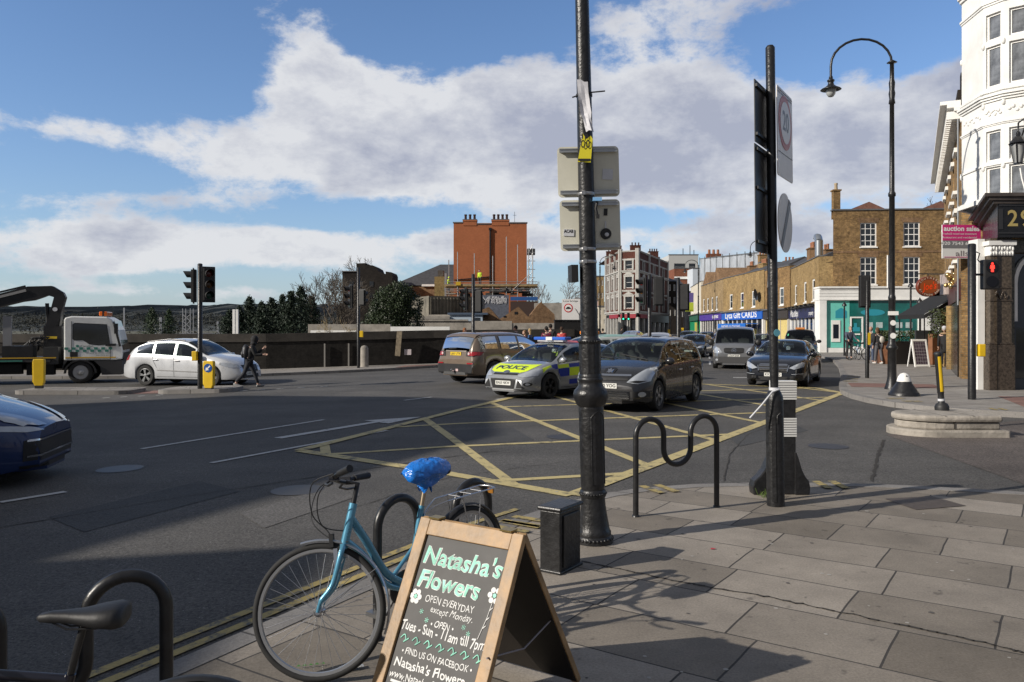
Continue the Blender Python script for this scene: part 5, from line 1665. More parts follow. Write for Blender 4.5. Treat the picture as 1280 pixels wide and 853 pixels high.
tp=MB().tube([(.03,-.05,1.12),(-.05,-.09,1.10),(-.16,-.12,.98),(-.28,-.14,.86)],.009,5).lathe([(.05,1.10),(.05,1.135)],14).build('white_tape',WST,sp)
st_=MB().prism(arc(0,0,.035,0,340,17),0,.003,frame_on((.018,-.042,1.66),(1,.3,0),(0,0,1))).build('sticker',mat("blue_sticker",(.15,.45,.55),.4),sp)
kg=thing('kerb_bollard','black kerb bollard with flared feet and white ribbed bands behind the speed sign post','bollard',(2.79,8.2,0))
m_=MB().box((0,0,.55),(.235,.11,1.1))
m_.build('post',IRONB,kg,.012)
wb_=MB();gb_=MB()
for z0 in(.98,.60):
 wb_.box((0,-.004,z0+.09),(.243,.118,.19))
 for k in range(7):
  gb_.box((0,-.0655,z0+.02+k*.025),(.243,.006,.006))
wb_.build('reflective_band',mat("white_reflective",(.70,.70,.68),.4),kg)
gb_.build('band_rib',mat("grey_rib",(.35,.35,.35),.5),kg)
m_=MB()
for sx in(-1,1):
 pr_=[(.0,0),(.26,0),(.27,.10),(.25,.17),(.19,.22),(.13,.30),(.08,.42),(.03,.52),(0,.52)]
 pr_=[(sx*(.10+x*(.58 if sx>0 else.86)),z*.84)for x,z in pr_]
 m_.prism(pr_ if sx>0 else pr_[::-1],-.075,.075,Matrix.Rotation(R(90),4,'X'))
m_.build('flared_foot',IRONB,kg,.02)
q=random.Random(8)
wd=MB()
for i in range(60):
 x,y=q.gauss(0,.05),q.gauss(0,.04)
 wd.tube([(x,y,0),(x+q.gauss(0,.02),y+q.gauss(0,.02),q.uniform(.03,.09))],.003,3)
wd_=wd.build('weeds',mat("weed_green",(.10,.16,.03),.6),None);wd_.location=(2.60,8.02,0);struct(wd_,'stuff')
ISL=mat("worn_island_stone",(.33,.30,.26),.85,var=.4,vscale=2.2,bump=.5,bscale=18)
il=thing('stone_plinth','low stepped stone island with rounded end at the mouth of the side street','plinth',(0,0,0))
def isl(e,x1,yb,yf):
 cy=(yf+yb)/2;r=(yb-yf)/2+e
 return[(x1+e*.4,yb+e),*[(6.5+.75+r*1.1*math.cos(R(a)),cy+r*math.sin(R(a)))for a in range(90,271,15)],(x1+e*.4,yf-e)]
m_=MB()
m_.prism(isl(.12,8.25,14.35,13.35),-.2,.0)
m_.prism(isl(.0,8.2,14.35,13.35),-.001,.13)
m_.build('step',ISL,il,.03)
MB().prism(isl(.05,8.2,14.35,13.35),.131,.24).build('capstone',ISL,il,.04)
jm=MB()
for x in(7.25,7.72):
 jm.box((x,13.85,.2405),(.012,1.1,.003))
jm.box((7.42,13.345,.07),(.018,.02,.11))
jm.build('joint',TAR,il)
yb_=thing('leaning_bollard','tilted black and yellow bollard on the stone island','bollard',(7.7,14.25,.24))
yb_.rotation_euler=(R(2),R(-5.5),0)
MB().lathe([(.12,-.004),(.12,.06),(.10,.11),(.055,.14),(.05,.30),(.056,.31),(.056,.98),(.066,1.0),(.066,1.03),(.04,1.05)],20).build('post',MATTB,yb_)
yp=MB()
for sx in(0,):
 vs=[]
 for z in(.34,.97):
  for k in range(7):
   a=R(-122+k*11);vs.append((.0585*math.cos(a),.0585*math.sin(a),z))
 yp.add(vs,[(k,k+1,k+8,k+7)for k in range(6)],True)
yp.build('yellow_panel',YPL,yb_)
MB().lathe([(.057,.17),(.057,.21)],18).build('white_ring',WST,yb_)
bb_=thing('bell_bollard','squat black bell bollard with a white cap on the far corner','bollard',(9.95,20.2,0))
MB().lathe([(.37,-.02),(.37,.05),(.33,.10),(.31,.13),(.27,.20),(.20,.30),(.17,.36)],28).build('bell',IRONB,bb_)
MB().lathe([(.17,.36),(.165,.40),(.14,.48),(.09,.55),(.03,.575),(.001,.58)],28).build('cap',WPAINT,bb_)
MB().ball((.0,-.135,.5),(.02,.01,.02)).build('bolt',MATTB,bb_)
def street_lamp(label,loc,rz):
 s=thing('street_lamp',label,'street lamp',loc,rz,'swan neck street lamps')
 m_=MB().lathe([(.20,-.02),(.19,.05),(.165,.12),(.13,.26),(.118,.36),(.112,1.10),(.15,1.13),(.16,1.18),(.13,1.22),(.10,1.30),(.09,1.5),(.088,2.5),(.10,2.52),(.10,2.58),(.08,2.65)],20)
 m_.build('base_column',IRONB,s)
 MB().lathe([(.08,2.65),(.074,5.4),(.10,5.42),(.10,5.5),(.07,5.55),(.06,8.0),(.09,8.02),(.07,8.15),(.09,8.3),(.07,8.4),(.085,8.6),(.06,8.7),(.055,9.15),(.14,9.17),(.02,9.25)],16).build('shaft',IRONB,s)
 swan_pts=[(0,0,9.1)]+[(-(.82-.82*math.cos(R(a))),0,9.15+.72*math.sin(R(a)))for a in range(15,181,15)]+[(-1.64,0,8.75)]
 MB().tube(swan_pts,.035,8).build('swan_neck',IRONB,s)
 lantern_head(s,Matrix.Translation((-1.64,0,8.55)))
 return s
sl=street_lamp('tall black swan neck lamp on the far corner pavement',(at(1115,22.35),22.35,0),R(-8))
lb=MB().lathe([(.1,2.35),(.1,2.37)],8)
nb_=MB().box((.0,-.11,2.13),(.27,.03,.11));nb_.build('name_plate',WPAINT,sl)
MB().prism(arc(0,0,.075,0,345,23),0,.01,frame_on((0.0,-.09,1.86),(1,0,0),(0,0,1))).prism(arc(0,0,.08,0,345,23),0,.01,frame_on((0.0,-.095,1.5),(1,0,0),(0,0,1))).build('reflector_disc',WPAINT,sl)
wf_=MB().box((-.11,-.03,3.3),(.07,.03,.92),rz=R(35)).build('white_panel',WPAINT,sl)
lampA=dup(sl,(at(873,97),97,rz_(22,97)+.12),R(2),'distant swan neck lamp carrying a purple and green banner')
for c in list(lampA.children):
 if c.name.startswith(('name_plate','reflector','white_panel')):
  bpy.data.objects.remove(c)
bn_=MB().box((-1.1,-.02,5.3),(1.0,.05,1.15)).build('banner',mat("purple_banner",(.14,.11,.33),.6),lampA)
MB().box((-1.1,-.02,4.15),(1.0,.05,1.1)).build('banner',mat("lime_banner",(.50,.60,.05),.6),lampA)
lampB=dup(sl,(at(960,74),74,.04),R(0),'distant swan neck lamp in front of the brick shops, behind the speed sign')
lampC=dup(sl,(at(750,92),92,rz_(10,92)+.12),R(180),'distant swan neck lamp beside the pink terraced house')
for L_ in(lampB,lampC):
 for c in list(L_.children):
  if c.name.startswith(('name_plate','reflector','white_panel')):
   bpy.data.objects.remove(c)
LENS={k:mat(k+"_signal_lens",c,.25,spec=.7)for k,c in(('red',(.10,.006,.004)),('amber',(.10,.04,.004)),('green',(.004,.05,.025)))}
LIT={'red':mat("lit_red_lens",(1.0,.03,.02),.4,emit=3.),'green':mat("lit_green_lens",(.05,1.0,.55),.4,emit=2.5)}
def head(parent,M,lit=None,n=3,lens=True):
 """vertical signal head, lamps looking along local -y"""
 h=.34*n
 m_=MB().box((0,.06,0),(.31,.16,h))
 m_.box((0,.05,0),(.40,.03,h+.1))
 hd=m_.build('signal_head',MATTB,parent,.02,M=M)
 names=['red','amber','green']if n==3 else['red','green']
 for i,c in enumerate(names):
  z=h/2-.17-.34*i
  Mz=M@Matrix.Translation((0,-.02,z))@Matrix.Rotation(R(90),4,'X')
  MB().lathe([(.112,0),(.095,.012),(.05,.024),(.001,.028)],20,Mz).build('lens',LIT[c]if lit==c else LENS[c],hd)
  vz=MB();k=14
  pr_=[(.122,-.0),(.122,.24)]
  vs=[]
  for j in range(k+1):
   a=R(-35+250*j/k)
   dl=.10+.14*max(0,math.sin(a)*.5+.5)
   for(r_,d)in((.124,0),(.124,dl)):
    vs.append(Mz@V((r_*math.cos(a),r_*math.sin(a),d)))
  vz.add(vs,[(2*j,2*j+2,2*j+3,2*j+1)for j in range(k)],True)
  vz.build('visor',MATTB,hd)
 return hd
def HM(x,y,z,deg):
 return Matrix.Translation((x,y,z))@Matrix.Rotation(R(deg),4,'Z')
def pole(s,h,r=.057):
 MB().lathe([(r,-.05),(r,h),(r*.6,h+.02)],16).build('pole',IRONB,s)
YB=lambda s,x,y,z:MB().box((x,y,z),(.16,.14,.30)).build('push_button_unit',YPL,s,.02)
def sig_base(px,Y,py):
 return(at(px,Y),Y,zat(py,Y))
s=thing('traffic_signal','twin headed traffic signal on the left island in front of the white car','traffic signal',sig_base(250,24.9,487))
pole(s,3.92,.075)
head(s,HM(.30,-.06,3.28,32));head(s,HM(-.28,.06,3.24,-72))
YB(s,-.12,-.1,1.05)
s=thing('traffic_signal','twin headed traffic signal in front of the dark brick building across the road','traffic signal',sig_base(448,37.2,460.5))
pole(s,4.7,.07);head(s,HM(-.42,0,3.35,-60));head(s,HM(.24,-.1,3.3,150),None,2);YB(s,.16,-.05,1.6)
s=thing('traffic_signal','twin headed traffic signal rising behind the brown car','traffic signal',(at(591.5,38.5),38.5,0.02))
pole(s,4.3,.08);head(s,HM(-.42,0,3.1,-70));head(s,HM(.28,0,3.0,160))
s=thing('traffic_signal','large twin headed traffic signal in mid road behind the dark minivan','traffic signal',(at(812,31),31,-.1))
pole(s,3.9,.075);head(s,HM(-.30,0,3.25,-68));head(s,HM(.36,0,3.25,170))
s=thing('traffic_signal','tall grey signal post with one dark head right of the twin headed one','traffic signal',(at(848,33),33,-.1))
pole(s,3.9,.075);head(s,HM(.26,0,3.1,160))
s=thing('traffic_signal','pedestrian signal showing the red standing figure by the pub','traffic signal',(at(1215,19.1),19.1,0))
pole(s,3.72,.09)
hd=MB().box((.47,.08,3.0),(.37,.2,.72)).build('signal_head',MATTB,s,.03)
Mf=frame_on((.47,-.024,3.17),(1,0,0),(0,0,1))
MB().prism(arc(0,0,.135,0,345,23),0,.01,Mf).prism(arc(0,-.34,.135,0,345,23),0,.01,Mf).build('lens',mat("dark_lens",(.006,.006,.008),.2),hd)
fg=MB().prism(arc(0,.085,.028,0,330,11),.012,.016,Mf).prism([(-.045,.05),(-.055,-.03),(-.03,-.03),(-.03,-.11),(.03,-.11),(.03,-.03),(.055,-.03),(.045,.05)],.012,.016,Mf).build('red_figure',LIT['red'],hd)
MB().tube([(.08,0,3.55),(.17,-.03,3.5),(.12,-.03,3.35),(.24,0,3.25)],.014,6).bar((.05,.05,3.0),(.3,.08,3.0),.05).build('cable',MATTB,s)
YB(s,.19,-.05,1.18)
MB().ball((-.2,.1,.42),(.14,.12,.15)).build('rubbish_sack',mat("black_sack",(.012,.012,.013),.35,bump=.5,bscale=12),s)if False else None
s=thing('traffic_signal','black signal seen from behind on the far pavement in front of the turquoise shop','traffic signal',(at(1084,27.4),27.4,0))
pole(s,3.35,.065);head(s,HM(-.06,.1,2.98,172));
MB().box((.04,-.05,1.35),(.09,.05,.42)).build('push_button_unit',YPL,s)
for px,Y,lit,lab in((779,118,'green','tiny distant signal with a green light under the corner building, left of the pair'),(785.5,118,'green','tiny distant signal with a green light under the corner building, right of the pair')):
 s=thing('traffic_signal',lab,'traffic signal',(at(px,Y),Y,.28),0,'tiny distant green signals')
 MB().lathe([(.1,0),(.1,3.4)],8).build('pole',IRONB,s)
 head(s,HM(0,-.1,3.2,0),lit)
s=thing('traffic_signal','black distant signal beside the thin lamp left of the corner building','traffic signal',(at(745,90),90,.2))
MB().lathe([(.1,0),(.1,3.6)],8).build('pole',IRONB,s);head(s,HM(0,-.1,3.2,180))
def keepleft(label,loc,rz,arrow):
 s=thing('traffic_bollard',label,'bollard',loc,rz,'yellow bollards on the traffic islands')
 pr_=[(-.16,.16),(-.11,.05),(.11,.05),(.16,.16),(.17,.86),(.15,.90),(-.15,.90),(-.17,.86)]
 MB().prism(pr_,-.075,.075,Matrix.Rotation(R(90),4,'X')).build('shell',YPL,s,.02)
 MB().box((0,0,.02),(.22,.14,.1)).build('foot',MATTB,s)
 MB().box((-.176,0,.5),(.02,.10,.66)).build('edge_strip',mat("yellow_edge",(.75,.55,.03),.4),s)
 if arrow:
  F=frame_on((0,-.077,.68),(1,0,0),(0,0,1))
  a=MB().prism(arc(0,0,.135,0,345,23),0,.006,F).build('blue_disc',mat("sign_blue",(.015,.08,.32),.35),s)
  ar=MB();Fr=F@Matrix.Rotation(R(225),4,'Z')
  ar.prism([(-.10,-.02),(.02,-.02),(.02,-.065),(.12,0),(.02,.065),(.02,.02),(-.10,.02)],.0065,.009,Fr)
  ar.build('arrow',WPAINT,a)
 for sx in(-.1,.1):
  pass
 return s
keepleft('yellow bollard with the blue arrow disc beside the left traffic signal',sig_base(261.5,24.75,487.5),R(-8),True)
keepleft('plain yellow bollard in front of the truck',sig_base(49,25.3,484.5),R(12),False)
cb_=thing('concrete_bollard','short pale stone bollard against the long black wall','bollard',(at(456,38.6),38.5,-.1))
MB().lathe([(.2,-.1),(.19,.85),(.14,.95),(.02,.99)],14).build('post',CONC,cb_)
ls=thing('traffic_sign','white traffic sign board with a red ringed car behind the crowd','road sign',(at(714.5,43.5),43.5,-.05))
zc=zat(388,43.5)+.05;hh2=28*43.5/FX
MB().bar((-.4,.05,0),(-.4,.05,zc+hh2/2),.09).bar((.45,.05,0),(.45,.05,zc+hh2/2),.09).build('post',IRONB,ls)
b0=MB().box((0,0,zc),(1.06,.05,hh2)).build('board',mat("white_sign_face",(.75,.74,.73),.4),ls)
F=frame_on((-.18,-.03,zc+.12),(1,0,0),(0,0,1))
MB().prism(arc(0,0,.24,0,350,35),0,.004,F).build('ring',mat("sign_red",(.55,.02,.03),.4),b0)
dsc=MB().prism(arc(0,0,.185,0,350,35),.0045,.008,F).build('disc',WPAINT,b0)
MB().prism([(-.14,-.06),(.14,-.06),(.14,.0),(.09,.02),(.06,.07),(-.06,.07),(-.09,.02),(-.14,0)],.009,.012,F).build('car_symbol',TXTK,dsc)
MB().bar((.18,-.03,zc+.1),(.4,-.03,zc-.25),.05,.01).bar((.4,-.03,zc-.25),(.52,-.03,zc+.1),.05,.01).bar((.4,-.03,zc-.25),(.42,-.03,zc-.55),.05,.01).build('route_line',TXTK,b0)
lettering(MB(),"Low bridge",frame_on((-.05,-.03,zc+.5),(1,0,0),(0,0,1)),.12,.8).build('lettering',TXTK,b0)
for px,Y,z,lab in((836,104,1.0,'small yellow push button box in the far street, left one'),(853,110,1.2,'small yellow push button box in the far street, right one')):
 s=thing('push_button_post',lab,'post',(at(px,Y),Y,rz_(20,Y)+.1),0,'yellow button boxes far up the street')
 MB().bar((.25,0,0),(.25,0,3.2),.12).build('post',IRONB,s);MB().box((0,-.05,z),(.3,.2,.75)).build('push_button_unit',YPL,s)
s=thing('yellow_pole','pale yellow banded pole far up the street by the banner lamp','post',(at(870,92),92,.2))
MB().bar((0,0,0),(0,0,2.2),.22).build('post',mat("pale_yellow_band",(.6,.55,.12),.5),s)
for px,Y,yt,lab in((1055.5,50,381,'thin black lamp column with a ball top in front of the turquoise panel'),(1138.5,44,357,'thin black lamp column with a ball top right of the street lamp'),(1150,40,377,'thin black post holding the terrace awning')):
 s=thing('post',lab,'post',(at(px,Y),Y,0),0)
 h=zat(yt,Y)
 MB().lathe([(.06,0),(.05,h)],10).build('shaft',IRONB,s);MB().lathe([(.14,h-.1),(.14,h),(.06,h+.1),(.01,h+.2)],12).build('finial',IRONB,s)
WOOD=mat("varnished_pine",(.30,.185,.085),.5,var=.5,vscale=7,bump=.1,bscale=40)
SLB=mat("chalkboard_face",(.050,.048,.047),.6,var=.25,vscale=5)
KBK=mat("chalkboard_rear",(.012,.009,.007),.55,var=.3)
MINT=mat("mint_chalk_paint",(.30,.66,.52),.7,var=.35,vscale=18)
CHALK=mat("white_chalk_paint",(.72,.72,.70),.7,var=.12,vscale=30)
ab=thing('pavement_sign','wooden framed A-board chalked with a flower shop notice','A-board',(-.18,3.5575,0),math.atan2(-.315,.46))
BW,RZ,FT=.575,.825,.36
def panel(sign):
 up=V((0,-sign*(.41 if sign>0 else.49),-RZ));Ls=up.length
 upn=-up.normalized()
 return frame_on((0,sign*-.012,RZ),(1 if sign>0 else-1,0,0),upn),Ls
F,Ls=panel(1)
fw=.058
m_=MB()
m_.prism([(-BW/2,-Ls),(-BW/2+fw,-Ls),(-BW/2+fw,0),(-BW/2,0)],-.03,0,F)
m_.prism([(BW/2-fw,-Ls),(BW/2,-Ls),(BW/2,0),(BW/2-fw,0)],-.03,0,F)
m_.prism([(-BW/2+fw,-.075),(BW/2-fw,-.075),(BW/2-fw,0),(-BW/2+fw,0)],-.03,-.001,F)
m_.prism([(-BW/2+fw,-Ls+.09),(BW/2-fw,-Ls+.09),(BW/2-fw,-Ls+.15),(-BW/2+fw,-Ls+.15)],-.03,-.001,F)
m_.build('frame',WOOD,ab,.003)
fp=MB().prism([(-BW/2+fw,-Ls+.15),(BW/2-fw,-Ls+.15),(BW/2-fw,-.075),(-BW/2+fw,-.075)],-.022,-.014,F).build('chalkboard',SLB,ab)
Fr,_=panel(-1)
m_=MB()
m_.prism([(-BW/2,-Ls),(-BW/2+.04,-Ls),(-BW/2+.04,0),(-BW/2,0)],-.03,0,Fr)
m_.prism([(BW/2-.04,-Ls),(BW/2,-Ls),(BW/2,0),(BW/2-.04,0)],-.03,0,Fr)
m_.prism([(-BW/2+.04,-.06),(BW/2-.04,-.06),(BW/2-.04,0),(-BW/2+.04,0)],-.03,-.001,Fr)
m_.prism([(-BW/2+.04,-Ls+.1),(BW/2-.04,-Ls+.1),(BW/2-.04,-Ls+.15),(-BW/2+.04,-Ls+.15)],-.03,-.001,Fr)
m_.build('rear_frame',WOOD,ab,.003)
MB().prism([(-BW/2+.04,-Ls+.15),(BW/2-.04,-Ls+.15),(BW/2-.04,-.06),(-BW/2+.04,-.06)],-.02,-.008,Fr).build('rear_board',KBK,ab)
sd_=MB()
pf0=F@V((BW/2-.02,-.02,-.03));pf1=F@V((BW/2-.02,-.60,-.03));pr0=Fr@V((-BW/2+.02,-.02,-.03));pr1=Fr@V((-BW/2+.02,-.60,-.03))
mid=(pf1+pr1)/2+V((0,0,.0))
MB().prism([(-BW/2+.006,-Ls+.02),(BW/2-.006,-Ls+.02),(BW/2-.006,-.03),(-BW/2+.006,-.03)],-.036,-.0305,Fr).build('rear_lining',KBK,ab)
rp=MB().tube([pf1-V((0,0,-.1)),(pf1+pr1)/2+V((0,0,.04)),pr1-V((0,0,-.1))],.004,6).build('stay_cord',TXTG,ab)
hg=MB()
for x in(-.2,.2):
 hg.box((x,0,RZ+.004),(.06,.05,.008))
hg.build('hinge',mat("brass_hinge",(.4,.3,.12),.35,.8),ab)
def T(items,z=-.0125):
 m_=MB()
 for(s_,x,y,size,w,kw)in items:
  lettering(m_,s_,F@Matrix.Translation((x,y,z))@Matrix.Rotation(R(kw.pop('rot',0)),4,'Z'),size,w,warp=.0022,**kw)
 return m_
T([("Natasha's",.004,-.165,.108,.43,dict(bold=.030,shear=.14)),("Flowers",-.035,-.268,.104,.34,dict(bold=.036,shear=.14))],-.0132).build('lettering',CHALK,fp)
T([("Natasha's",.004,-.165,.108,.43,dict(bold=.010,shear=.14)),("Flowers",-.035,-.268,.104,.34,dict(bold=.010,shear=.14))],-.0118).build('lettering',MINT,fp)
T([("OPEN EVERYDAY",-.005,-.345,.042,.27,dict(rot=-1)),("except Monday.",.02,-.383,.040,.23,dict(shear=.2)),("\u2022 OPEN \u2022",-.01,-.438,.040,.12,dict(bold=.008)),("Tues - Sun - 11am till 7pm",-.0,-.472,.058,.455,dict(bold=.014)),("\u2022 FIND US ON FACEBOOK \u2022",.005,-.572,.038,.38,dict(bold=.006)),("Natasha's Flowers",-.015,-.622,.052,.38,dict(bold=.016)),("www.Natashasflowers.co.uk",-.0,-.672,.044,.43,dict(shear=.1,bold=.006))]).build('lettering',CHALK,fp)
T([("\u2022 TEL:",-.12,-.735,.046,.13,dict(bold=.014))]).build('lettering',MINT,fp)
dc=MB()
for k in range(7):
 x=-.21+k*.066
 dc.tube([F@V(p)for p in catmull([(x,-.526,-.012),(x+.018,-.508,-.012),(x+.03,-.526,-.012),(x+.02,-.540,-.012),(x+.045,-.520,-.012)],4)],.003,4)
for(x,y)in((-.14,-.40),(-.10,-.43),(.13,-.44),(.10,-.42)):
 lettering(dc,"*",F@Matrix.Translation((x,y-.01,-.0125)),.05,None)
dc.build('chalk_scroll',MINT,fp)
fl_=MB()
for(cx,cy,r_)in((-.195,-.345,.022),(.212,-.268,.024)):
 for k in range(6):
  a=k*math.pi/3
  fl_.prism([(cx+r_*math.cos(a)+.012*math.cos(t),cy+r_*math.sin(a)+.012*math.sin(t))for t in[j*math.pi/5 for j in range(10)]],-.0135,-.0125+k*.00005,F)
fl_.tube([F@V(p)for p in((.21,-.295,-.0125),(.203,-.36,-.0125),(.183,-.45,-.0125))],.0025,4)
for(x,y)in((.207,-.33),(.202,-.37),(.195,-.405)):
 fl_.tube([F@V((x,y,-.0125)),F@V((x+.012,y+.013,-.0125))],.0025,4)
fl_.prism([(-.20,-.703),(.12,-.703),(.14,-.698),(.14,-.691),(-.20,-.693)],-.0135,-.0125,F)
fl_.build('chalk_flower',CHALK,fp)
MB().prism(arc(-.195,-.345,.009,0,330,11),-.0123,-.0118,F).prism(arc(.212,-.268,.009,0,330,11),-.0123,-.0118,F).build('flower_centre',MINT,fp)
def paint(name,col,metal=.35,rough=.3):
 """clear-coated paint outside, dark trim on the inside of the shell"""
 new=name not in MATS
 m=mat(name,col,rough,metal,var=.06,vscale=3,coat=1.0)
 if new:
  N,L=m.node_tree.nodes,m.node_tree.links
  b=N['Principled BSDF'];src=b.inputs['Base Color'].links[0].from_socket
  g=N.new('ShaderNodeNewGeometry');mx=N.new('ShaderNodeMix');mx.data_type='RGBA'
  L.new(g.outputs['Backfacing'],mx.inputs[0]);L.new(src,mx.inputs[6]);mx.inputs[7].default_value=(.035,.034,.033,1)
  L.new(mx.outputs[2],b.inputs['Base Color'])
 return m
def tinted(name,col,gain):
 m=bpy.data.materials.new(name);MATS[name]=m;m.use_nodes=True
 N,L=m.node_tree.nodes,m.node_tree.links
 N.remove(N['Principled BSDF'])
 t=N.new('ShaderNodeBsdfTransparent');t.inputs[0].default_value=(*col,1)
 g=N.new('ShaderNodeBsdfGlossy');g.inputs['Roughness'].default_value=.02;g.inputs[0].default_value=(.9,.95,1,1)
 f=N.new('ShaderNodeFresnel');f.inputs[0].default_value=gain
 x=N.new('ShaderNodeMixShader');L.new(f.outputs[0],x.inputs[0]);L.new(t.outputs[0],x.inputs[1]);L.new(g.outputs[0],x.inputs[2])
 L.new(x.outputs[0],N['Material Output'].inputs[0])
 return m
CGL=tinted("car_glass",(.55,.61,.59),1.42)
INT=mat("car_interior",(.045,.044,.043),.8,var=.3,vscale=6)
RUB=mat("tyre_rubber",(.018,.018,.018),.8,var=.3,vscale=20)
ALLOY=mat("alloy_rim",(.42,.43,.44),.3,.8)
ALLOYD=mat("dark_rim",(.05,.05,.052),.4,.6)
CHROME=mat("chrome",(.65,.65,.66),.12,1.0)
TRIM=mat("black_car_trim",(.014,.014,.015),.5,var=.2)
WELL=mat("wheel_well_black",(.008,.008,.008),.9)
LAMP=mat("headlamp_glass",(.50,.53,.57),.08,.4,var=.08,vscale=9,spec=.9)
LAMPD=mat("dark_headlamp",(.12,.13,.145),.08,.3,var=.6,vscale=9,spec=.9)
TAIL=mat("tail_lamp_red",(.30,.012,.018),.15,spec=.8)
TAILC=mat("tail_lamp_clear",(.6,.45,.45),.15,spec=.8)
AMB=mat("amber_lens",(.75,.22,.02),.2)
PLW=mat("white_number_plate",(.72,.72,.68),.45)
PLY=mat("yellow_number_plate",(.75,.52,.02),.45)
SEAM=mat("panel_gap",(.006,.006,.006),.9)
MIRR=mat("mirror_face",(.5,.52,.55),.03,1.)
def pchip(P):
 P=sorted(P)
 xs=[p[0]for p in P];ys=[p[1]for p in P];n=len(xs)
 h=[xs[i+1]-xs[i]for i in range(n-1)];d=[(ys[i+1]-ys[i])/h[i]for i in range(n-1)]
 m=[d[0]]+[0 if d[i-1]*d[i]<=0 else 2*d[i-1]*d[i]/(d[i-1]+d[i])for i in range(1,n-1)]+[d[-1]]
 def f(x):
  x=min(max(x,xs[0]),xs[-1])
  i=0
  while i<n-2 and x>xs[i+1]:
   i+=1
  t=(x-xs[i])/h[i]
  return((2*t**3-3*t*t+1)*ys[i]+(t**3-2*t*t+t)*h[i]*m[i]+(-2*t**3+3*t*t)*ys[i+1]+(t**3-t*t)*h[i]*m[i+1])
 return f
class Car:
 def __init__(s,name,label,cat,loc,heading,body,L,W,H,wb,r,top,belt,roofw=None,group=None,axle=0.,sill=.22,nose=.30,tail=.16,front_off=None,z=None):
  s.L,s.W,s.H,s.wb,s.r=L,W,H,wb,r
  s.xf=L/2 if front_off is None else wb/2+front_off
  s.xr=s.xf-L
  s.T,s.B=pchip(top),pchip(belt)
  s.rw=(roofw or W*.76)/2
  s.sill,s.nose,s.tail=sill,nose,tail
  h=V((*heading,0)).normalized();s.h=h
  s.o=thing(name,label,cat,loc,math.atan2(h.y,h.x),group)
  ax=(s.wb/2,-s.wb/2);s.ax=ax;s.ra=r*1.16
  xs=set()
  n=int(L/.12)
  for i in range(n+1):
   xs.add(round(s.xr+L*i/n,4))
  for e in(.004,.02,.05,.09):
   xs|={s.xf-e,s.xr+e}
  for a in ax:
   xs={x for x in xs if abs(x-a)>s.ra+.03 or abs(x-a)<.001}
   for k in range(0,181,12):
    xs.add(a+s.ra*math.cos(R(k)))
   xs|={a+s.ra+.004,a-s.ra-.004}
  for p in top+belt:
   pass
  xs=sorted(xs)
  TT=[0,1,2,2.7,3,3.28,4,4.8,5,6,7,8,9,10,11,12]
  TT=TT+[-t for t in TT[-2:0:-1]]
  s.xs,s.TT=xs,TT
  m=MB();rows=[[tuple(s.S(x,t))for t in TT]for x in xs]
  k=len(TT)
  vs=[p for q_ in rows for p in q_]
  fs=[(i*k+j,i*k+(j+1)%k,(i+1)*k+(j+1)%k,(i+1)*k+j)for i in range(len(rows)-1)for j in range(k)]
  m.add(vs,fs+[tuple(range(k))[::-1],tuple(range((len(rows)-1)*k,len(rows)*k))],True)
  s.body=m.build('body',body,s.o,sharp=38)
  bm=bmesh.new();bm.from_mesh(s.body.data);bmesh.ops.recalc_face_normals(bm,faces=bm.faces[:]);bm.to_mesh(s.body.data);bm.free()
  s.paint=body;s.cuts=[]
  bm=bmesh.new();bm.from_mesh(s.body.data);bmesh.ops.triangulate(bm,faces=bm.faces[:])
  s.bvh=BVHTree.FromBMesh(bm);bm.free()
 def hw(s,x):
  w=s.W/2
  t=max(0.,(x-(s.xf-.85))/.85)
  w*=1-s.nose*t**2.4
  t=max(0.,((s.xr+.6)-x)/.6)
  w*=1-s.tail*t**2.4
  return w
 def sec(s,x):
  zt=s.T(x);zb=min(s.B(x),zt-.05)
  w=s.hw(x)
  zl=s.sill
  for a in s.ax:
   d=abs(x-a)
   if d<s.ra:
    zl=max(zl,s.r+math.sqrt(max(0,s.ra**2-d*d)))
  e=max(0.,(x-(s.xf-.35))/.35,((s.xr+.3)-x)/.3)
  zl0=s.sill+.06*e
  zl=max(zl,zl0)
  c=min(1.,max(0.,(zt-zb-.05)/max(.1,s.H-s.B(0)-.05)))
  wb_=w*.965
  wr=wb_*.95*(1-c)+s.rw*min(1,w/(s.W/2)+.0)*c
  p3=(wr,max(zt-.05-.045*c,zb+.005));p5=(wb_,zb)
  p4=((p3[0]+p5[0])/2+.022*c,(p3[1]+p5[1])/2)
  zm=max(zb-.12,zl+.10);zm=min(zm,zb-.01)
  if zl>zm-.03:
   zm=zl+.03
  z7=zm*.45+zl*.55
  return[(0,zt),(.5*wr,zt-.012),(.85*wr,zt-.03-.012*c),p3,p4,p5,(w,zm),(w*1.0,z7),(w*.988,zl+.04 if zl+.04<z7 else(zl+z7)/2),(w*.968,zl),(w-.26,zl),(w-.27,s.sill-.02),(0,s.sill-.02)]
 def S(s,x,t):
  sg=1 if t>=0 else-1
  t=abs(t);sec=s.sec(x);i=min(int(t),len(sec)-2);f=t-i
  return V((x,sg*(sec[i][0]*(1-f)+sec[i+1][0]*f),sec[i][1]*(1-f)+sec[i+1][1]*f))
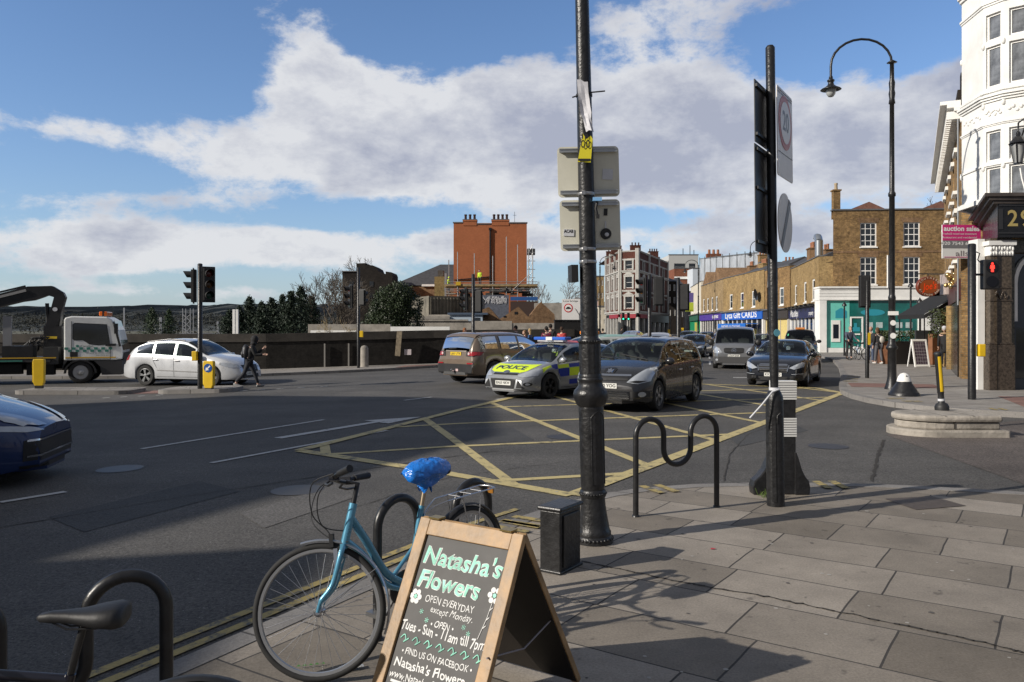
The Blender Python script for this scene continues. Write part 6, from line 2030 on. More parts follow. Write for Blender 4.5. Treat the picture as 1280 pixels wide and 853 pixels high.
 def open_windows(s):
  """take the body faces away behind the glass and furnish the cabin"""
  k=len(s.TT);bm=bmesh.new();bm.from_mesh(s.body.data);bm.faces.ensure_lookup_table()
  dead=[]
  for i in range(len(s.xs)-1):
   for j in range(k):
    ta,tb=s.TT[j],s.TT[(j+1)%k]
    if abs(ta-tb)>3:continue
    for(a,b,c,d)in s.cuts:
     lo,hi=min(a,b),max(a,b)
     if s.xs[i]>=lo-.03 and s.xs[i+1]<=hi+.03 and min(ta,tb)>=c-.001 and max(ta,tb)<=d+.001:
      dead.append(bm.faces[i*k+j]);break
  bmesh.ops.delete(bm,geom=list(set(dead)),context='FACES');bm.to_mesh(s.body.data);bm.free()
  xw=s.cowl;m=MB();zb=s.B(0)
  m.box((xw-.12,0,zb-.16),(.45,s.W-.24,.28));m.box((xw-.42,.36,zb-.02),(.14,.34,.14))
  for x in(xw-1.22,xw-2.12):
   for y in(-.38,.38):
    m.box((x,y,zb-.12),(.16,.48,.72),M=Matrix.Rotation(R(-12),4,'Y'));m.box((x-.10,y,zb+.32),(.10,.26,.18));m.box((x+.25,y,zb-.42),(.5,.48,.16))
  m.tube([(xw-.50,-.38+.17*math.cos(a_*.524),zb-.02+.17*math.sin(a_*.524))for a_ in range(12)],.014,6,closed=True)
  m.build('interior',INT,s.o,.03)
 def patch(s,name,x0,x1,t0,t1,m,nx=14,nt=8,off=.006,parent=None,shape=None):
  """strip of the body surface lifted by off; t0/t1 may be functions of u in 0..1"""
  vs=[]
  for i in range(nx+1):
   u=i/nx
   for j in range(nt+1):
    v=j/nt
    a=t0(u)if callable(t0)else t0;b=t1(u)if callable(t1)else t1
    t=a+(b-a)*v
    x=x0+(x1-x0)*u
    if shape:
     x+=shape(v)
    p=s.S(x,t)
    dx=s.S(x+.02,t)-s.S(x-.02,t);dt=s.S(x,t+.06)-s.S(x,t-.06)
    n_=dx.cross(dt)
    if n_.length<1e-9:
     n_=V((0,0,1))
    n_.normalize()
    if n_.dot(V((0,p.y,p.z-s.H*.45)))<0:
     n_=-n_
    vs.append(p+n_*off)
  mm=MB().add(vs,[(i*(nt+1)+j,i*(nt+1)+j+1,(i+1)*(nt+1)+j+1,(i+1)*(nt+1)+j)for i in range(nx)for j in range(nt)],True)
  return mm.build(name,m,parent or s.o)
 def proj(s,name,poly,view,m,off=.006,parent=None,edge=.05,faces=None):
  """cut-out (outline in the given view) laid on the body. view front/rear: (y,z); side +1/-1: (x,z); top: (x,y)"""
  bm=bmesh.new()
  if faces is None:
   bm.faces.new([bm.verts.new((a,b,0))for a,b in poly])
  else:
   vv=[bm.verts.new((a,b,0))for a,b in poly]
   for f in faces:
    try:bm.faces.new([vv[i]for i in f])
    except ValueError:pass
  bmesh.ops.triangulate(bm,faces=bm.faces[:])
  for it in range(5):
   le=[e for e in bm.edges if e.calc_length()>edge]
   if not le:
    break
   bmesh.ops.subdivide_edges(bm,edges=le,cuts=1)
   bmesh.ops.triangulate(bm,faces=[f for f in bm.faces if len(f.verts)>3])
  dead=[]
  for v in bm.verts:
   a,b=v.co.x,v.co.y
   if view=='front':o,d=V((s.xf+2,a,b)),V((-1,0,0))
   elif view=='rear':o,d=V((s.xr-2,a,b)),V((1,0,0))
   elif view=='top':o,d=V((a,b,s.H+2)),V((0,0,-1))
   else:o,d=V((a,view*(s.W+2),b)),V((0,-view,0))
   hit,n_,_,_=s.bvh.ray_cast(o,d)
   if hit is None:
    dead.append(v);continue
   if n_.dot(d)>0:n_=-n_
   v.co=hit-d*off*.6+n_*off
  bmesh.ops.delete(bm,geom=dead,context='VERTS')
  for f in bm.faces:f.smooth=True
  me=bpy.data.meshes.new(name);bm.to_mesh(me);bm.free()
  return link(name,me,m,parent or s.o)
 def sym(s,name,poly,view,m,**k):
  s.proj(name,poly,view,m,**k)
  return s.proj(name,[(-a,b)for a,b in poly][::-1],view,m,**k)
 def sides(s,name,poly,m,**k):
  s.proj(name,poly,1,m,**k);return s.proj(name,poly,-1,m,**k)
 def hit(s,x,z,side):
  h,n_,_,_=s.bvh.ray_cast(V((x,side*(s.W+2),z)),V((0,-side,0)))
  return h or V((x,side*s.W/2,z))
 def glazing(s,cowl,header,panes,rear=None,wt=2.75):
  """windscreen from cowl to header; side panes [(x0,x1)...]; rear window (x0,x1)"""
  s.patch('windscreen',cowl,header,-wt,wt,CGL,12,20,.007)
  s.cowl=cowl
  s.cuts=[(cowl,header,-2.7,2.7)]
  for sg in(1,-1):
   for(a,b)in panes:
    s.cuts.append((a,b,min(sg*3.28,sg*4.8),max(sg*3.28,sg*4.8)))
  if rear:
   s.cuts.append((rear[0],rear[1],-2,2))
   s.patch('rear_window',rear[0],rear[1],-2.6,2.6,CGL,10,18,.007)
  for sg in(1,-1):
   for(a,b)in panes:
    s.patch('side_window',a,b,sg*3.22,sg*4.86,CGL,16,6,.008)
 def wheels(s,rim=None,spokes=5,twin=False,width=.21,rk=.70):
  rim=rim or ALLOY
  s.open_windows()
  if True:
   ty=MB().lathe([(s.r*.66,-width/2+.01),(s.r*.93,-width/2),(s.r*.985,-width/2+.02),(s.r,-width/2+.05),(s.r,width/2-.05),(s.r*.985,width/2-.02),(s.r*.93,width/2),(s.r*.66,width/2-.01)],32,Matrix.Rotation(R(90),4,'X'),cap=False)
   tm=ty.mesh('wheel',45);tm.materials.append(RUB)
   rr=s.r*rk
   rm_=MB();Mx=Matrix.Rotation(R(90),4,'X')
   rm_.lathe([(rr,.04),(rr,width/2-.012),(rr*.93,width/2-.008),(rr*.90,width/2-.05)],32,Mx,cap=False)
   for k in range(spokes):
    a=2*math.pi*k/spokes
    for dlt in((-.13,.13)if twin else(0,)):
     w_=.05 if twin else.085
     p0=V((math.cos(a)*rr*.18,math.sin(a)*rr*.18));p1=V((math.cos(a+dlt)*rr*.93,math.sin(a+dlt)*rr*.93))
     t=(p1-p0).normalized();nn=V((-t.y,t.x))*rr*w_*1.4
     rm_.prism([tuple(p0-nn*1.2),tuple(p1-nn),tuple(p1+nn),tuple(p0+nn*1.2)],width/2-.06,width/2-.022,Mx)
   rm_.lathe([(rr*.22,width/2-.06),(rr*.22,width/2-.015),(rr*.1,width/2-.01)],16,Mx)
   rmm=rm_.mesh('rim',40);rmm.materials.append(rim)
   dk=MB().lathe([(rr*.95,width/2-.10),(.01,width/2-.10)],24,Mx,cap=False).mesh('brake_disc');dk.materials.append(WELL)
  for x in s.ax:
   for sg in(-1,1):
    w=link('wheel',tm,None,s.o)
    w.location=(x,sg*(s.hw(x)-width/2-.012),s.r)
    w.rotation_euler=(0,R(rnd.uniform(0,70)),0 if sg<0 else math.pi)
    link('rim',rmm,None,w);link('brake_disc',dk,None,w)
  wl_=MB()
  for x in s.ax:
   wl_.box((x,0,s.r+.08),(s.ra*1.9,s.W-.6,s.r*1.5))
  wl_.box((0,0,s.sill-.02),(s.L*.8,s.W*.8,.06))
  wl_.build('underbody',WELL,s.o)
 def mirror(s,x,z,m=None,size=(.12,.22,.15)):
  for sg in(1,-1):
   p=s.hit(x,z,sg)
   b=MB().ball((p.x+.02,p.y+sg*.13,p.z+.04),(size[0]/1.6,size[1]/1.9,size[2]/1.8),12,8).bar((p.x,p.y-sg*.02,p.z),(p.x+.01,p.y+sg*.08,p.z+.01),.05)
   b.build('door_mirror',m or s.paint,s.o)
 def seams(s,lines,w=.010):
  m=MB()
  for ln in lines:
   for sg in(1,-1):
    vs=[]
    pts=[]
    for(a,b)in zip(ln,ln[1:]):
     n=max(2,int((V(b)-V(a)).length/.07))
     pts+=[V(a)+(V(b)-V(a))*(i/n)for i in range(n)]
    pts.append(V(ln[-1]))
    P3=[]
    for i,p in enumerate(pts):
     d=(pts[min(i+1,len(pts)-1)]-pts[max(i-1,0)]).normalized();n_=V((-d.y,d.x))*w/2
     for q_ in(p+n_,p-n_):
      h=s.hit(q_.x,q_.y,sg);P3.append(h+V((0,sg*.0035,0)))
    m.add(P3,[(2*i,2*i+1,2*i+3,2*i+2)for i in range(len(pts)-1)])
  m.build('door_seam',SEAM,s.o)
 def handles(s,spots,m=None):
  for sg in(1,-1):
   for x,z in spots:
    p=s.hit(x,z,sg)
    MB().box((p.x,p.y+sg*.018,p.z),(.20,.03,.035)).build('door_handle',m or s.paint,s.o,.008)
 def plate(s,z,text,rear=False,y=0.,lean=0.):
  o,d=(V((s.xr-2,y,z)),V((1,0,0)))if rear else(V((s.xf+2,y,z)),V((-1,0,0)))
  best=None
  for yy in(-.22,0,.22):
   for zz in(-.05,.05):
    h,n_,_,_=s.bvh.ray_cast(o+V((0,yy,zz)),d)
    if h and(best is None or(h.x>best if not rear else h.x<best)):
     best=h.x
  x=best+(.012 if not rear else-.012)
  F=frame_on((x,y,z),(0,1,0)if not rear else(0,-1,0),(0,0,1))
  b=MB().prism(rounded(-.26,-.056,.26,.056,.012,3),-.01,0,F).build('number_plate',PLY if rear else PLW,s.o)
  if text:
   lettering(MB(),text,F@Matrix.Translation((0,0,.002)),.098,.46,bold=.02).build('lettering',TXTK,b)
  return b
def carz(x,y):
 return rz_(x,y)
HD=lambda deg:(-math.sin(R(deg)),-math.cos(R(deg)))
def hatch_like(name,label,cat,x,y,heading,body,L,W,H,wb,r,top,belt,**k):
 return Car(name,label,cat,(x,y,carz(x,y)),heading,body,L,W,H,wb,r,top,belt,**k)
GREYM=paint("dark_grey_metallic",(.022,.022,.024),.4,.28)
yc=18.85
mv=hatch_like('minivan','dark grey minivan on the yellow box, half behind the lamp post','car',3.17,19.27,HD(30),GREYM,4.53,1.84,1.64,2.73,.335,[(-2.26,.78),(-2.22,1.05),(-2.05,1.42),(-1.75,1.57),(-.7,1.64),(0,1.625),(.55,1.50),(1.18,1.14),(1.5,1.06),(1.95,.92),(2.18,.76),(2.27,.60)],[(-2.26,.74),(-1.9,1.04),(0,1.0),(1.2,.98),(1.8,.84),(2.27,.55)],roofw=1.36)
mv.glazing(1.22,.30,[(1.0,.72),(.66,-.22),(-.32,-1.12),(-1.2,-1.85)],(-2.2,-1.98))
mv.wheels(ALLOY,5,True)
mv.sym('headlight',[(.47,.66),(.70,.63),(.87,.68),(.90,.90),(.86,.99),(.74,.93),(.60,.80)],'front',LAMP)
mv.sym('headlight_shade',[(.50,.67),(.70,.645),(.84,.69),(.66,.70)],'front',TRIM,off=.010)
mv.proj('grille',[(-.50,.70),(.50,.70),(.46,.79),(-.46,.79)],'front',TRIM)
mv.proj('grille_chrome',[(-.54,.785),(.54,.785),(.52,.825),(-.52,.825)],'front',CHROME,off=.010)
mv.proj('lower_grille',[(-.56,.27),(.56,.27),(.48,.47),(-.48,.47)],'front',TRIM)
for z in(.31,.36,.41,.45):
 mv.proj('grille_bar',[(-.54,z),(.54,z),(.54,z+.022),(-.54,z+.022)],'front',CHROME,off=.014)
mv.sym('fog_surround',[(.58,.34),(.86,.34),(.86,.47),(.56,.47)],'front',TRIM)
mv.sym('fog_lamp',[(.76+.055*math.cos(R(a)),.405+.055*math.sin(R(a)))for a in range(0,360,30)],'front',LAMP,off=.012)
mv.proj('bonnet_badge',[(-.12,.83),(.12,.83),(.14,.93),(.09,.95),(-.09,.95),(-.14,.93)],'front',TRIM,off=.008)
mv.proj('emblem',[(-.07,.84),(-.03,.86),(0,.84),(.04,.86),(.08,.84),(.05,.885),(.08,.92),(.03,.90),(.0,.94),(-.04,.91),(-.08,.93),(-.04,.885)],'front',CHROME,off=.014)
mv.plate(.58,"YE10 YOG")
mv.mirror(.92,1.04)
mv.seams([[(1.0,.98),(1.02,.6),(.95,.30)],[(-.27,1.0),(-.25,.35),(-.3,.28)],[(-1.15,1.0),(-1.1,.75),(-.95,.55)],[(.95,.29),(-.9,.29)],[(1.45,.9),(1.3,.95),(1.0,.97)]])
mv.handles([(.0,.86),(-.9,.88)],CHROME)
mv.sides('window_trim',[(1.0,.985),(-1.7,1.035),(-1.7,1.05),(1.0,1.0)],CHROME,off=.008)
for sg in(1,-1):
 mv.patch('roof_rail',.2,-1.7,sg*2.72,sg*3.0,CHROME if sg==2 else TRIM,14,2,.02)
wip=MB().bar(mv.S(1.22,1.6)+V((0,0,.02)),mv.S(1.02,-.4)+V((0,0,.02)),.018).bar(mv.S(1.22,-.6)+V((0,0,.02)),mv.S(1.05,-2.2)+V((0,0,.02)),.018).build('wiper',TRIM,mv.o)
mv.sym('tail_lamp',[(.62,1.0),(.80,1.0),(.82,.78),(.70,.78)],'rear',TAIL)
mv.sides('tail_lamp',[(-2.05,.86),(-2.2,.84),(-2.17,1.1),(-1.98,1.12)],TAIL)
for dy_,c in((.36,'d'),(-.36,'p')):
 pass
MB().lathe([(.16,0),(.16,.001)],12)
PSIL=paint("silver_paint",(.40,.41,.42),.55,.3)
FLY=mat("fluorescent_yellow",(.62,.78,.03),.45)
PBLUE=mat("police_blue",(.012,.035,.30),.4)
HATCH_T=[(-2.18,.75),(-2.14,1.0),(-1.95,1.22),(-1.6,1.40),(-.6,1.48),(0,1.465),(.5,1.33),(1.12,1.0),(1.45,.93),(1.85,.80),(2.08,.66),(2.18,.54)]
HATCH_B=[(-2.18,.70),(-1.8,.98),(0,.92),(1.1,.88),(1.7,.76),(2.18,.50)]
pc=hatch_like('police_car','silver police car with yellow bonnet and chequered sides behind the lamp post','police car',1.2,22.25,HD(41),PSIL,4.36,1.82,1.48,2.65,.325,HATCH_T,HATCH_B,roofw=1.3)
pc.glazing(1.18,.28,[(.92,.68),(.62,-.2),(-.3,-1.05),(-1.12,-1.6)],(-2.08,-1.68))
pc.wheels(ALLOYD,5,True)
pc.sym('headlight',[(.42,.60),(.62,.57),(.85,.62),(.86,.78),(.80,.80),(.62,.72)],'front',LAMP)
pc.proj('upper_grille',[(-.42,.625),(.42,.625),(.38,.68),(-.38,.68)],'front',TRIM)
pc.proj('upper_grille_bar',[(-.42,.66),(.42,.66),(.40,.685),(-.40,.685)],'front',CHROME,off=.010)
pc.proj('emblem',[(.10*math.cos(R(a)),.69+.042*math.sin(R(a)))for a in range(0,360,24)],'front',CHROME,off=.014)
pc.proj('lower_grille',[(-.36,.28),(.36,.28),(.44,.53),(-.44,.53)],'front',TRIM)
pc.sym('side_intake',[(.44,.30),(.68,.30),(.50,.52)],'front',TRIM)
pc.proj('lower_lip',[(-.78,.235),(.78,.235),(.76,.265),(-.76,.265)],'front',mat("silver_lip",(.5,.5,.5),.35,.5),off=.012)
pc.sym('fog_surround',[(.72+.07*math.cos(R(a)),.40+.05*math.sin(R(a)))for a in range(0,360,30)],'front',TRIM)
pc.sym('fog_lamp',[(.72+.035*math.cos(R(a)),.40+.03*math.sin(R(a)))for a in range(0,360,30)],'front',LAMP,off=.012)
pc.plate(.42,"BX63 NKW")
ho=pc.patch('bonnet_panel',2.10,1.62,lambda u:-(2.05+.25*u),lambda u:2.05+.25*u,FLY,8,16,.005,shape=lambda v:-.16*(2*v-1)**2)
vs2,fs2=text2d("POLICE",.26,bold=.015)
wx=max(v[0]for v in vs2)
pc.proj('lettering',[(1.84-y,x*.50/wx)for x,y in vs2],'top',mat("police_navy_lettering",(.01,.02,.12),.4),off=.010,faces=fs2,edge=.06)
cols=[FLY,PBLUE]
for sg in(1,-1):
 for row,(t0,t1)in enumerate(((5.15,5.95),(6.0,6.7))):
  for k in range(6):
   x0=1.02-k*.48
   pc.patch('side_marking',x0,x0-.475,sg*t0,sg*t1,cols[(k+row)%2],5,3,.006)
 pc.patch('side_marking',1.62,1.30,sg*4.6,sg*5.9,FLY,5,4,.006)
 pc.patch('side_marking',1.28,1.04,sg*4.7,sg*6.0,PBLUE,5,4,.006)
 pc.patch('force_badge',.55,-.1,sg*7.0,sg*7.6,PBLUE,4,3,.006)
pc.mirror(.88,.95)
pc.seams([[(1.0,.9),(1.02,.55),(.95,.3)],[(-.25,.92),(-.22,.35)],[(.95,.28),(-.9,.28)]])
pc.handles([(.0,.80),(-.85,.82)])
lb_=MB().box((.12,0,1.545),(.30,1.12,.09)).build('light_bar',mat("blue_light_bar",(.03,.12,.55),.15,spec=.8),pc.o,.03)
MB().box((.12,0,1.545),(.31,.22,.094)).box((.12,0,1.485),(.2,.9,.04)).build('light_bar_base',mat("white_plastic",(.7,.7,.7),.4),lb_)
pc.patch('roof_marking',.1,-.6,.2,2.2,mat("red_roof_panel",(.6,.05,.04),.4),5,5,.005)
GRN=mat("rescue_green",(.02,.22,.10),.4)
ec=hatch_like('paramedic_car','yellow and green chequered emergency car hidden behind the police car and lamp post','emergency car',2.75,27.4,HD(62),paint("emergency_white",(.6,.62,.6),.0,.35),4.6,1.85,1.62,2.7,.33,[(-2.3,.85),(-2.27,1.2),(-2.1,1.5),(-1.6,1.6),(-.6,1.62),(0,1.6),(.5,1.45),(1.12,1.08),(1.5,1.0),(1.95,.88),(2.3,.6)],[(-2.3,.8),(-1.9,1.02),(0,.97),(1.2,.95),(2.3,.55)],roofw=1.36)
ec.glazing(1.15,.3,[(.92,.7),(.62,-.22),(-.32,-1.1),(-1.2,-2.0)],(-2.28,-2.05));ec.wheels(ALLOYD,5)
for sg in(1,-1):
 for row,(t0,t1)in enumerate(((5.1,6.0),(6.05,6.9))):
  for k in range(9):
   ec.patch('side_marking',1.9-k*.45,1.46-k*.45,sg*t0,sg*t1,(FLY,GRN)[(k+row)%2],4,3,.006)
ec.patch('bonnet_panel',2.0,1.3,-2.4,2.4,FLY,6,8,.006);ec.patch('roof_panel',.1,-1.9,-2.6,2.6,mat("pale_green_roof",(.25,.42,.36),.4),6,8,.006)
MB().box((.1,.0,1.68),(.3,.8,.12)).build('beacon',AMB,ec.o,.03);ec.mirror(.9,1.0)
ec.plate(.5,"");ec.sym('headlight',[(.5,.66),(.84,.66),(.84,.84),(.6,.80)],'front',LAMP)
BRN=paint("bronze_brown_metallic",(.17,.128,.095),.2,.35)
x0,y0=-.15,27.8
dv=Car('suv','bronze brown SUV driving away with a yellow rear plate','car',(-.28,27.9,carz(0,28)),(math.sin(R(44)),math.cos(R(44))),BRN,4.6,1.92,1.72,2.74,.375,[(-2.28,.82),(-2.25,1.08),(-2.12,1.45),(-1.98,1.64),(-1.5,1.70),(-.4,1.72),(.1,1.68),(.55,1.50),(1.15,1.16),(1.6,1.10),(2.05,.98),(2.25,.8),(2.3,.65)],[(-2.28,.78),(-2.0,1.13),(0,1.08),(1.1,1.04),(1.8,.94),(2.3,.6)],roofw=1.44,sill=.30,tail=.12)
dv.glazing(1.2,.3,[(.98,.75),(.70,-.15),(-.25,-1.05),(-1.22,-2.0)],(-2.22,-2.02),2.7)
dv.wheels(ALLOY,5,True,.23)
dv.proj('rear_bumper',[(-.80,.33),(.80,.33),(.86,.66),(-.86,.66)],'rear',TRIM,off=.012)
dv.proj('rear_skid',[(-.55,.31),(.55,.31),(.5,.40),(-.5,.40)],'rear',mat("dark_grey_skid",(.07,.07,.07),.5),off=.02)
dv.sym('tail_lamp',[(.50,.92),(.52,1.07),(.88,1.08),(.90,.96),(.80,.90)],'rear',TRIM,off=.009)
dv.sym('tail_lamp_lens',[(.60,.94),(.61,1.055),(.88,1.06),(.89,.97),(.80,.925)],'rear',TAIL,off=.016)
dv.sym('tail_lamp_clear',[(.64+.045*math.cos(R(a)),1.0+.045*math.sin(R(a)))for a in range(0,360,30)],'rear',TAILC,off=.022)
dv.sides('tail_lamp',[(-2.02,.95),(-2.24,.94),(-2.22,1.07),(-1.90,1.06)],TAIL,off=.008)
dv.sym('reflector',[(.58,.665),(.84,.665),(.84,.71),(.58,.71)],'rear',TAIL,off=.012)
dv.plate(.995,"LJ65 UTR",True)
dv.proj('tailgate_strip',[(-.5,1.06),(.5,1.06),(.5,1.10),(-.5,1.10)],'rear',mat("pale_bronze",(.30,.26,.21),.3,.5),off=.009)
dv.mirror(.95,1.08,None,(.13,.24,.17))
dv.seams([[(.98,1.04),(1.0,.6),(.9,.38)],[(-.2,1.08),(-.18,.42)],[(-1.15,1.08),(-1.0,.8)],[(.9,.37),(-.9,.37)]])
dv.handles([(.0,.95),(-.95,.97)])
dv.sides('sill_cladding',[(1.0,.31),(-.95,.31),(-.95,.40),(1.0,.40)],TRIM,off=.010)
sp_=dv.patch('rear_spoiler',-1.80,-2.06,-2.7,2.7,BRN,4,12,.025)
dv.proj('wiper',[(-.02,1.17),(.36,1.15),(.36,1.165),(-.02,1.19)],'rear',TRIM,off=.02)
MB().bar((-2.2,0,.42),(-2.45,0,.42),.05).ball((-2.46,0,.47),.035).build('tow_bar',CHROME,dv.o)
dv.proj('fog_reflector',[(-.18,.42),(-.06,.42),(-.06,.50),(-.18,.50)],'rear',TAILC,off=.02)
BLK=paint("black_metallic",(.010,.011,.015),.35,.22)
SAL_T=[(-2.42,.78),(-2.38,.95),(-2.1,1.03),(-1.72,1.07),(-1.2,1.33),(-.75,1.45),(-.2,1.47),(.15,1.44),(.55,1.29),(1.05,1.02),(1.5,.97),(2.0,.86),(2.32,.72),(2.44,.56)]
SAL_B=[(-2.42,.74),(-1.9,.96),(0,.92),(1.0,.90),(1.7,.82),(2.44,.52)]
sx,sy=9.9,20.8
ms=hatch_like('saloon_car','black saloon with chrome slatted grille waiting behind the speed sign post','car',9.2,26.8,HD(27.5),BLK,4.88,1.86,1.47,2.87,.335,SAL_T,SAL_B,roofw=1.3,sill=.2)
ms.glazing(1.08,.20,[(.88,.68),(.6,-.28),(-.38,-1.05),(-1.12,-1.5)],(-1.68,-.95),2.8)
ms.wheels(ALLOY,5,True)
ms.sym('headlight',[(.47,.60),(.62,.56),(.86,.63),(.88,.76),(.80,.77),(.62,.69)],'front',LAMP)
ms.proj('grille',[(-.40,.46),(.40,.46),(.45,.68),(.36,.71),(-.36,.71),(-.45,.68)],'front',TRIM)
for z in(.51,.58,.655):
 ms.proj('grille_bar',[(-.42,z),(.42,z),(.42,z+.022),(-.42,z+.022)],'front',CHROME,off=.012)
ms.sym('grille_edge',[(.40,.46),(.43,.46),(.48,.68),(.45,.68)],'front',CHROME,off=.012)
ms.proj('grille_edge',[(-.45,.69),(.45,.69),(.38,.72),(-.38,.72)],'front',CHROME,off=.012)
ms.proj('lower_intake',[(-.40,.22),(.40,.22),(.44,.34),(-.44,.34)],'front',TRIM)
ms.sym('side_intake',[(.50,.24),(.84,.27),(.84,.38),(.50,.36)],'front',TRIM)
ms.sym('daytime_lamp',[(.55,.405),(.84,.42),(.84,.438),(.55,.42)],'front',LAMP,off=.012)
ms.plate(.40,"KX14 WPD")
ms.mirror(.82,.95)
ms.seams([[(.9,.92),(.95,.5),(.9,.26)],[(-.33,.94),(-.3,.28)],[(-1.2,.95),(-1.05,.65)],[(.9,.25),(-.95,.25)]])
ms.handles([(-.05,.80),(-.95,.82)],CHROME)
ms.sides('window_trim',[(.9,.905),(-1.5,.955),(-1.5,.97),(.9,.92)],CHROME,off=.009)
MB().lathe([(.035,0),(.03,.004)],12,Matrix.Translation((2.28,0,.80))).build('emblem',CHROME,ms.o)
ms.sides('tail_lamp',[(-2.3,.76),(-2.0,.82),(-2.05,.92),(-2.3,.9)],TAIL)
VAN=paint("grey_silver_van_paint",(.22,.225,.235),.5,.32)
vn=hatch_like('panel_van','silver grey panel van with a black oval grille facing the camera','van',10.65,37.9,HD(17.5),VAN,4.76,1.93,1.92,3.2,.335,[(-2.3,1.0),(-2.28,1.8),(-2.1,1.9),(-1,1.92),(.6,1.90),(1.0,1.82),(1.35,1.55),(1.75,1.20),(2.0,1.12),(2.25,1.0),(2.40,.78),(2.46,.6)],[(-2.3,.95),(0,1.1),(1.7,1.07),(2.46,.56)],roofw=1.62,tail=.05,nose=.24)
vn.glazing(1.80,1.02,[(1.6,1.3),(1.25,.35)],None,2.75)
vn.wheels(ALLOYD,6)
vn.proj('lower_bumper',[(-.84,.27),(.84,.27),(.88,.56),(-.88,.56)],'front',mat("grey_bumper",(.055,.055,.057),.55),off=.008)
vn.proj('grille',[(-.44,.80),(-.40,.74),(-.2,.71),(.2,.71),(.40,.74),(.44,.80),(.44,.92),(.36,.95),(-.36,.95),(-.44,.92)],'front',TRIM,off=.010)
vn.proj('emblem',[(.10*math.cos(R(a)),.83+.10*math.sin(R(a)))for a in range(0,360,20)],'front',CHROME,off=.016)
vn.proj('emblem_ground',[(.08*math.cos(R(a)),.83+.08*math.sin(R(a)))for a in range(0,360,20)],'front',TRIM,off=.020)
for a in(90,210,330):
 c_,s_=math.cos(R(a)),math.sin(R(a))
 vn.proj('emblem',[(c_*.085,.83+s_*.085),(-s_*.018,.83+c_*.018),(s_*.018,.83-c_*.018)],'front',CHROME,off=.026)
vn.sym('headlight',[(.50,.74),(.62,.70),(.84,.72),(.86,.90),(.78,1.0),(.64,.94)],'front',LAMP)
vn.sym('fog_lamp',[(.74+.06*math.cos(R(a)),.42+.05*math.sin(R(a)))for a in range(0,360,30)],'front',LAMP,off=.014)
vn.plate(.60,"LD64 ENR");vn.mirror(1.55,1.15,TRIM,(.14,.26,.28))
vn.seams([[(1.6,1.1),(1.55,.7),(1.2,.35)],[(.3,1.1),(.3,.3)],[(.3,1.8),(.3,1.1)]])
TXB=paint("taxi_black",(.012,.012,.013),.1,.25)
tx=hatch_like('taxi','black taxi with an amber roof sign behind the black saloon','taxi',16.15,44.6,HD(20),TXB,4.58,1.78,1.80,2.88,.34,[(-2.2,.8),(-2.15,1.2),(-1.9,1.6),(-1.4,1.78),(-.4,1.80),(.1,1.76),(.5,1.5),(.85,1.15),(1.3,1.08),(1.9,.98),(2.2,.8),(2.3,.55)],[(-2.2,.75),(0,1.05),(.9,1.02),(1.7,.9),(2.3,.5)],roofw=1.36,nose=.3)
tx.glazing(.88,.15,[(.7,.5),(.45,-.3),(-.4,-1.2)],None);tx.wheels(ALLOYD,6)
tx.proj('grille',[(-.28,.52),(.28,.52),(.34,.86),(-.34,.86)],'front',CHROME,off=.008)
tx.proj('grille_core',[(-.24,.55),(.24,.55),(.30,.82),(-.30,.82)],'front',TRIM,off=.014)
tx.sym('headlight',[(.60+.12*math.cos(R(a)),.76+.12*math.sin(R(a)))for a in range(0,360,24)],'front',LAMP)
tx.plate(.42,"")
MB().box((.0,0,1.83),(.12,.5,.11)).build('roof_sign',mat("amber_roof_sign",(.55,.20,.05),.4),tx.o,.02)
tx.mirror(.62,1.08,TRIM,(.12,.24,.18))
tx.patch('licence_sticker',.55,.42,-2.3,-1.9,mat("green_sticker",(.1,.5,.3),.5),2,2,.012)
WPC=paint("pearl_white_paint",(.60,.615,.64),.25,.3)
wx0,wy0=-11.62,29.07
ws=Car('suv','pearl white SUV in profile following behind the crossing pedestrian','car',(wx0,wy0,carz(wx0,wy0)),(.965,-.26),WPC,4.73,1.85,1.70,2.715,.365,[(-2.3,.80),(-2.27,1.02),(-2.1,1.2),(-1.75,1.47),(-1.2,1.64),(-.4,1.69),(.1,1.66),(.55,1.50),(1.12,1.16),(1.55,1.08),(2.0,.93),(2.28,.76),(2.38,.55)],[(-2.3,.76),(-1.9,1.12),(0,1.03),(1.1,.98),(1.8,.86),(2.38,.52)],roofw=1.38,sill=.26)
ws.glazing(1.16,.28,[(.95,.72),(.66,-.1),(-.2,-.98),(-1.08,-1.72)],(-2.2,-1.72),2.8);ws.wheels(ALLOY,5,True,.22)
ws.sides('headlight',[(2.28,.70),(2.15,.66),(1.70,.78),(1.72,.86),(2.05,.84)],LAMP)
ws.sym('headlight',[(.5,.66),(.84,.68),(.84,.82),(.58,.78)],'front',LAMP)
ws.proj('grille',[(-.42,.52),(.42,.52),(.46,.76),(-.46,.76)],'front',TRIM);ws.proj('lower_intake',[(-.5,.3),(.5,.3),(.45,.44),(-.45,.44)],'front',TRIM)
ws.sides('tail_lamp',[(-2.28,.88),(-2.05,.92),(-2.0,1.10),(-2.2,1.08)],TAIL)
ws.seams([[(.98,.98),(1.0,.6),(.9,.34)],[(-.15,1.03),(-.13,.34)],[(-1.03,1.05),(-1.0,.9),(-.85,.65)],[(.9,.33),(-.85,.33)]],.012)
ws.handles([(-.0,.90),(-.9,.93)],CHROME);ws.mirror(.92,1.03)
ws.sides('side_strip',[(.88,.50),(-.84,.55),(-.84,.58),(.88,.53)],mat("silver_trim",(.5,.5,.5),.3,.6),off=.008)
ws.plate(.45,"LV07 FKE")
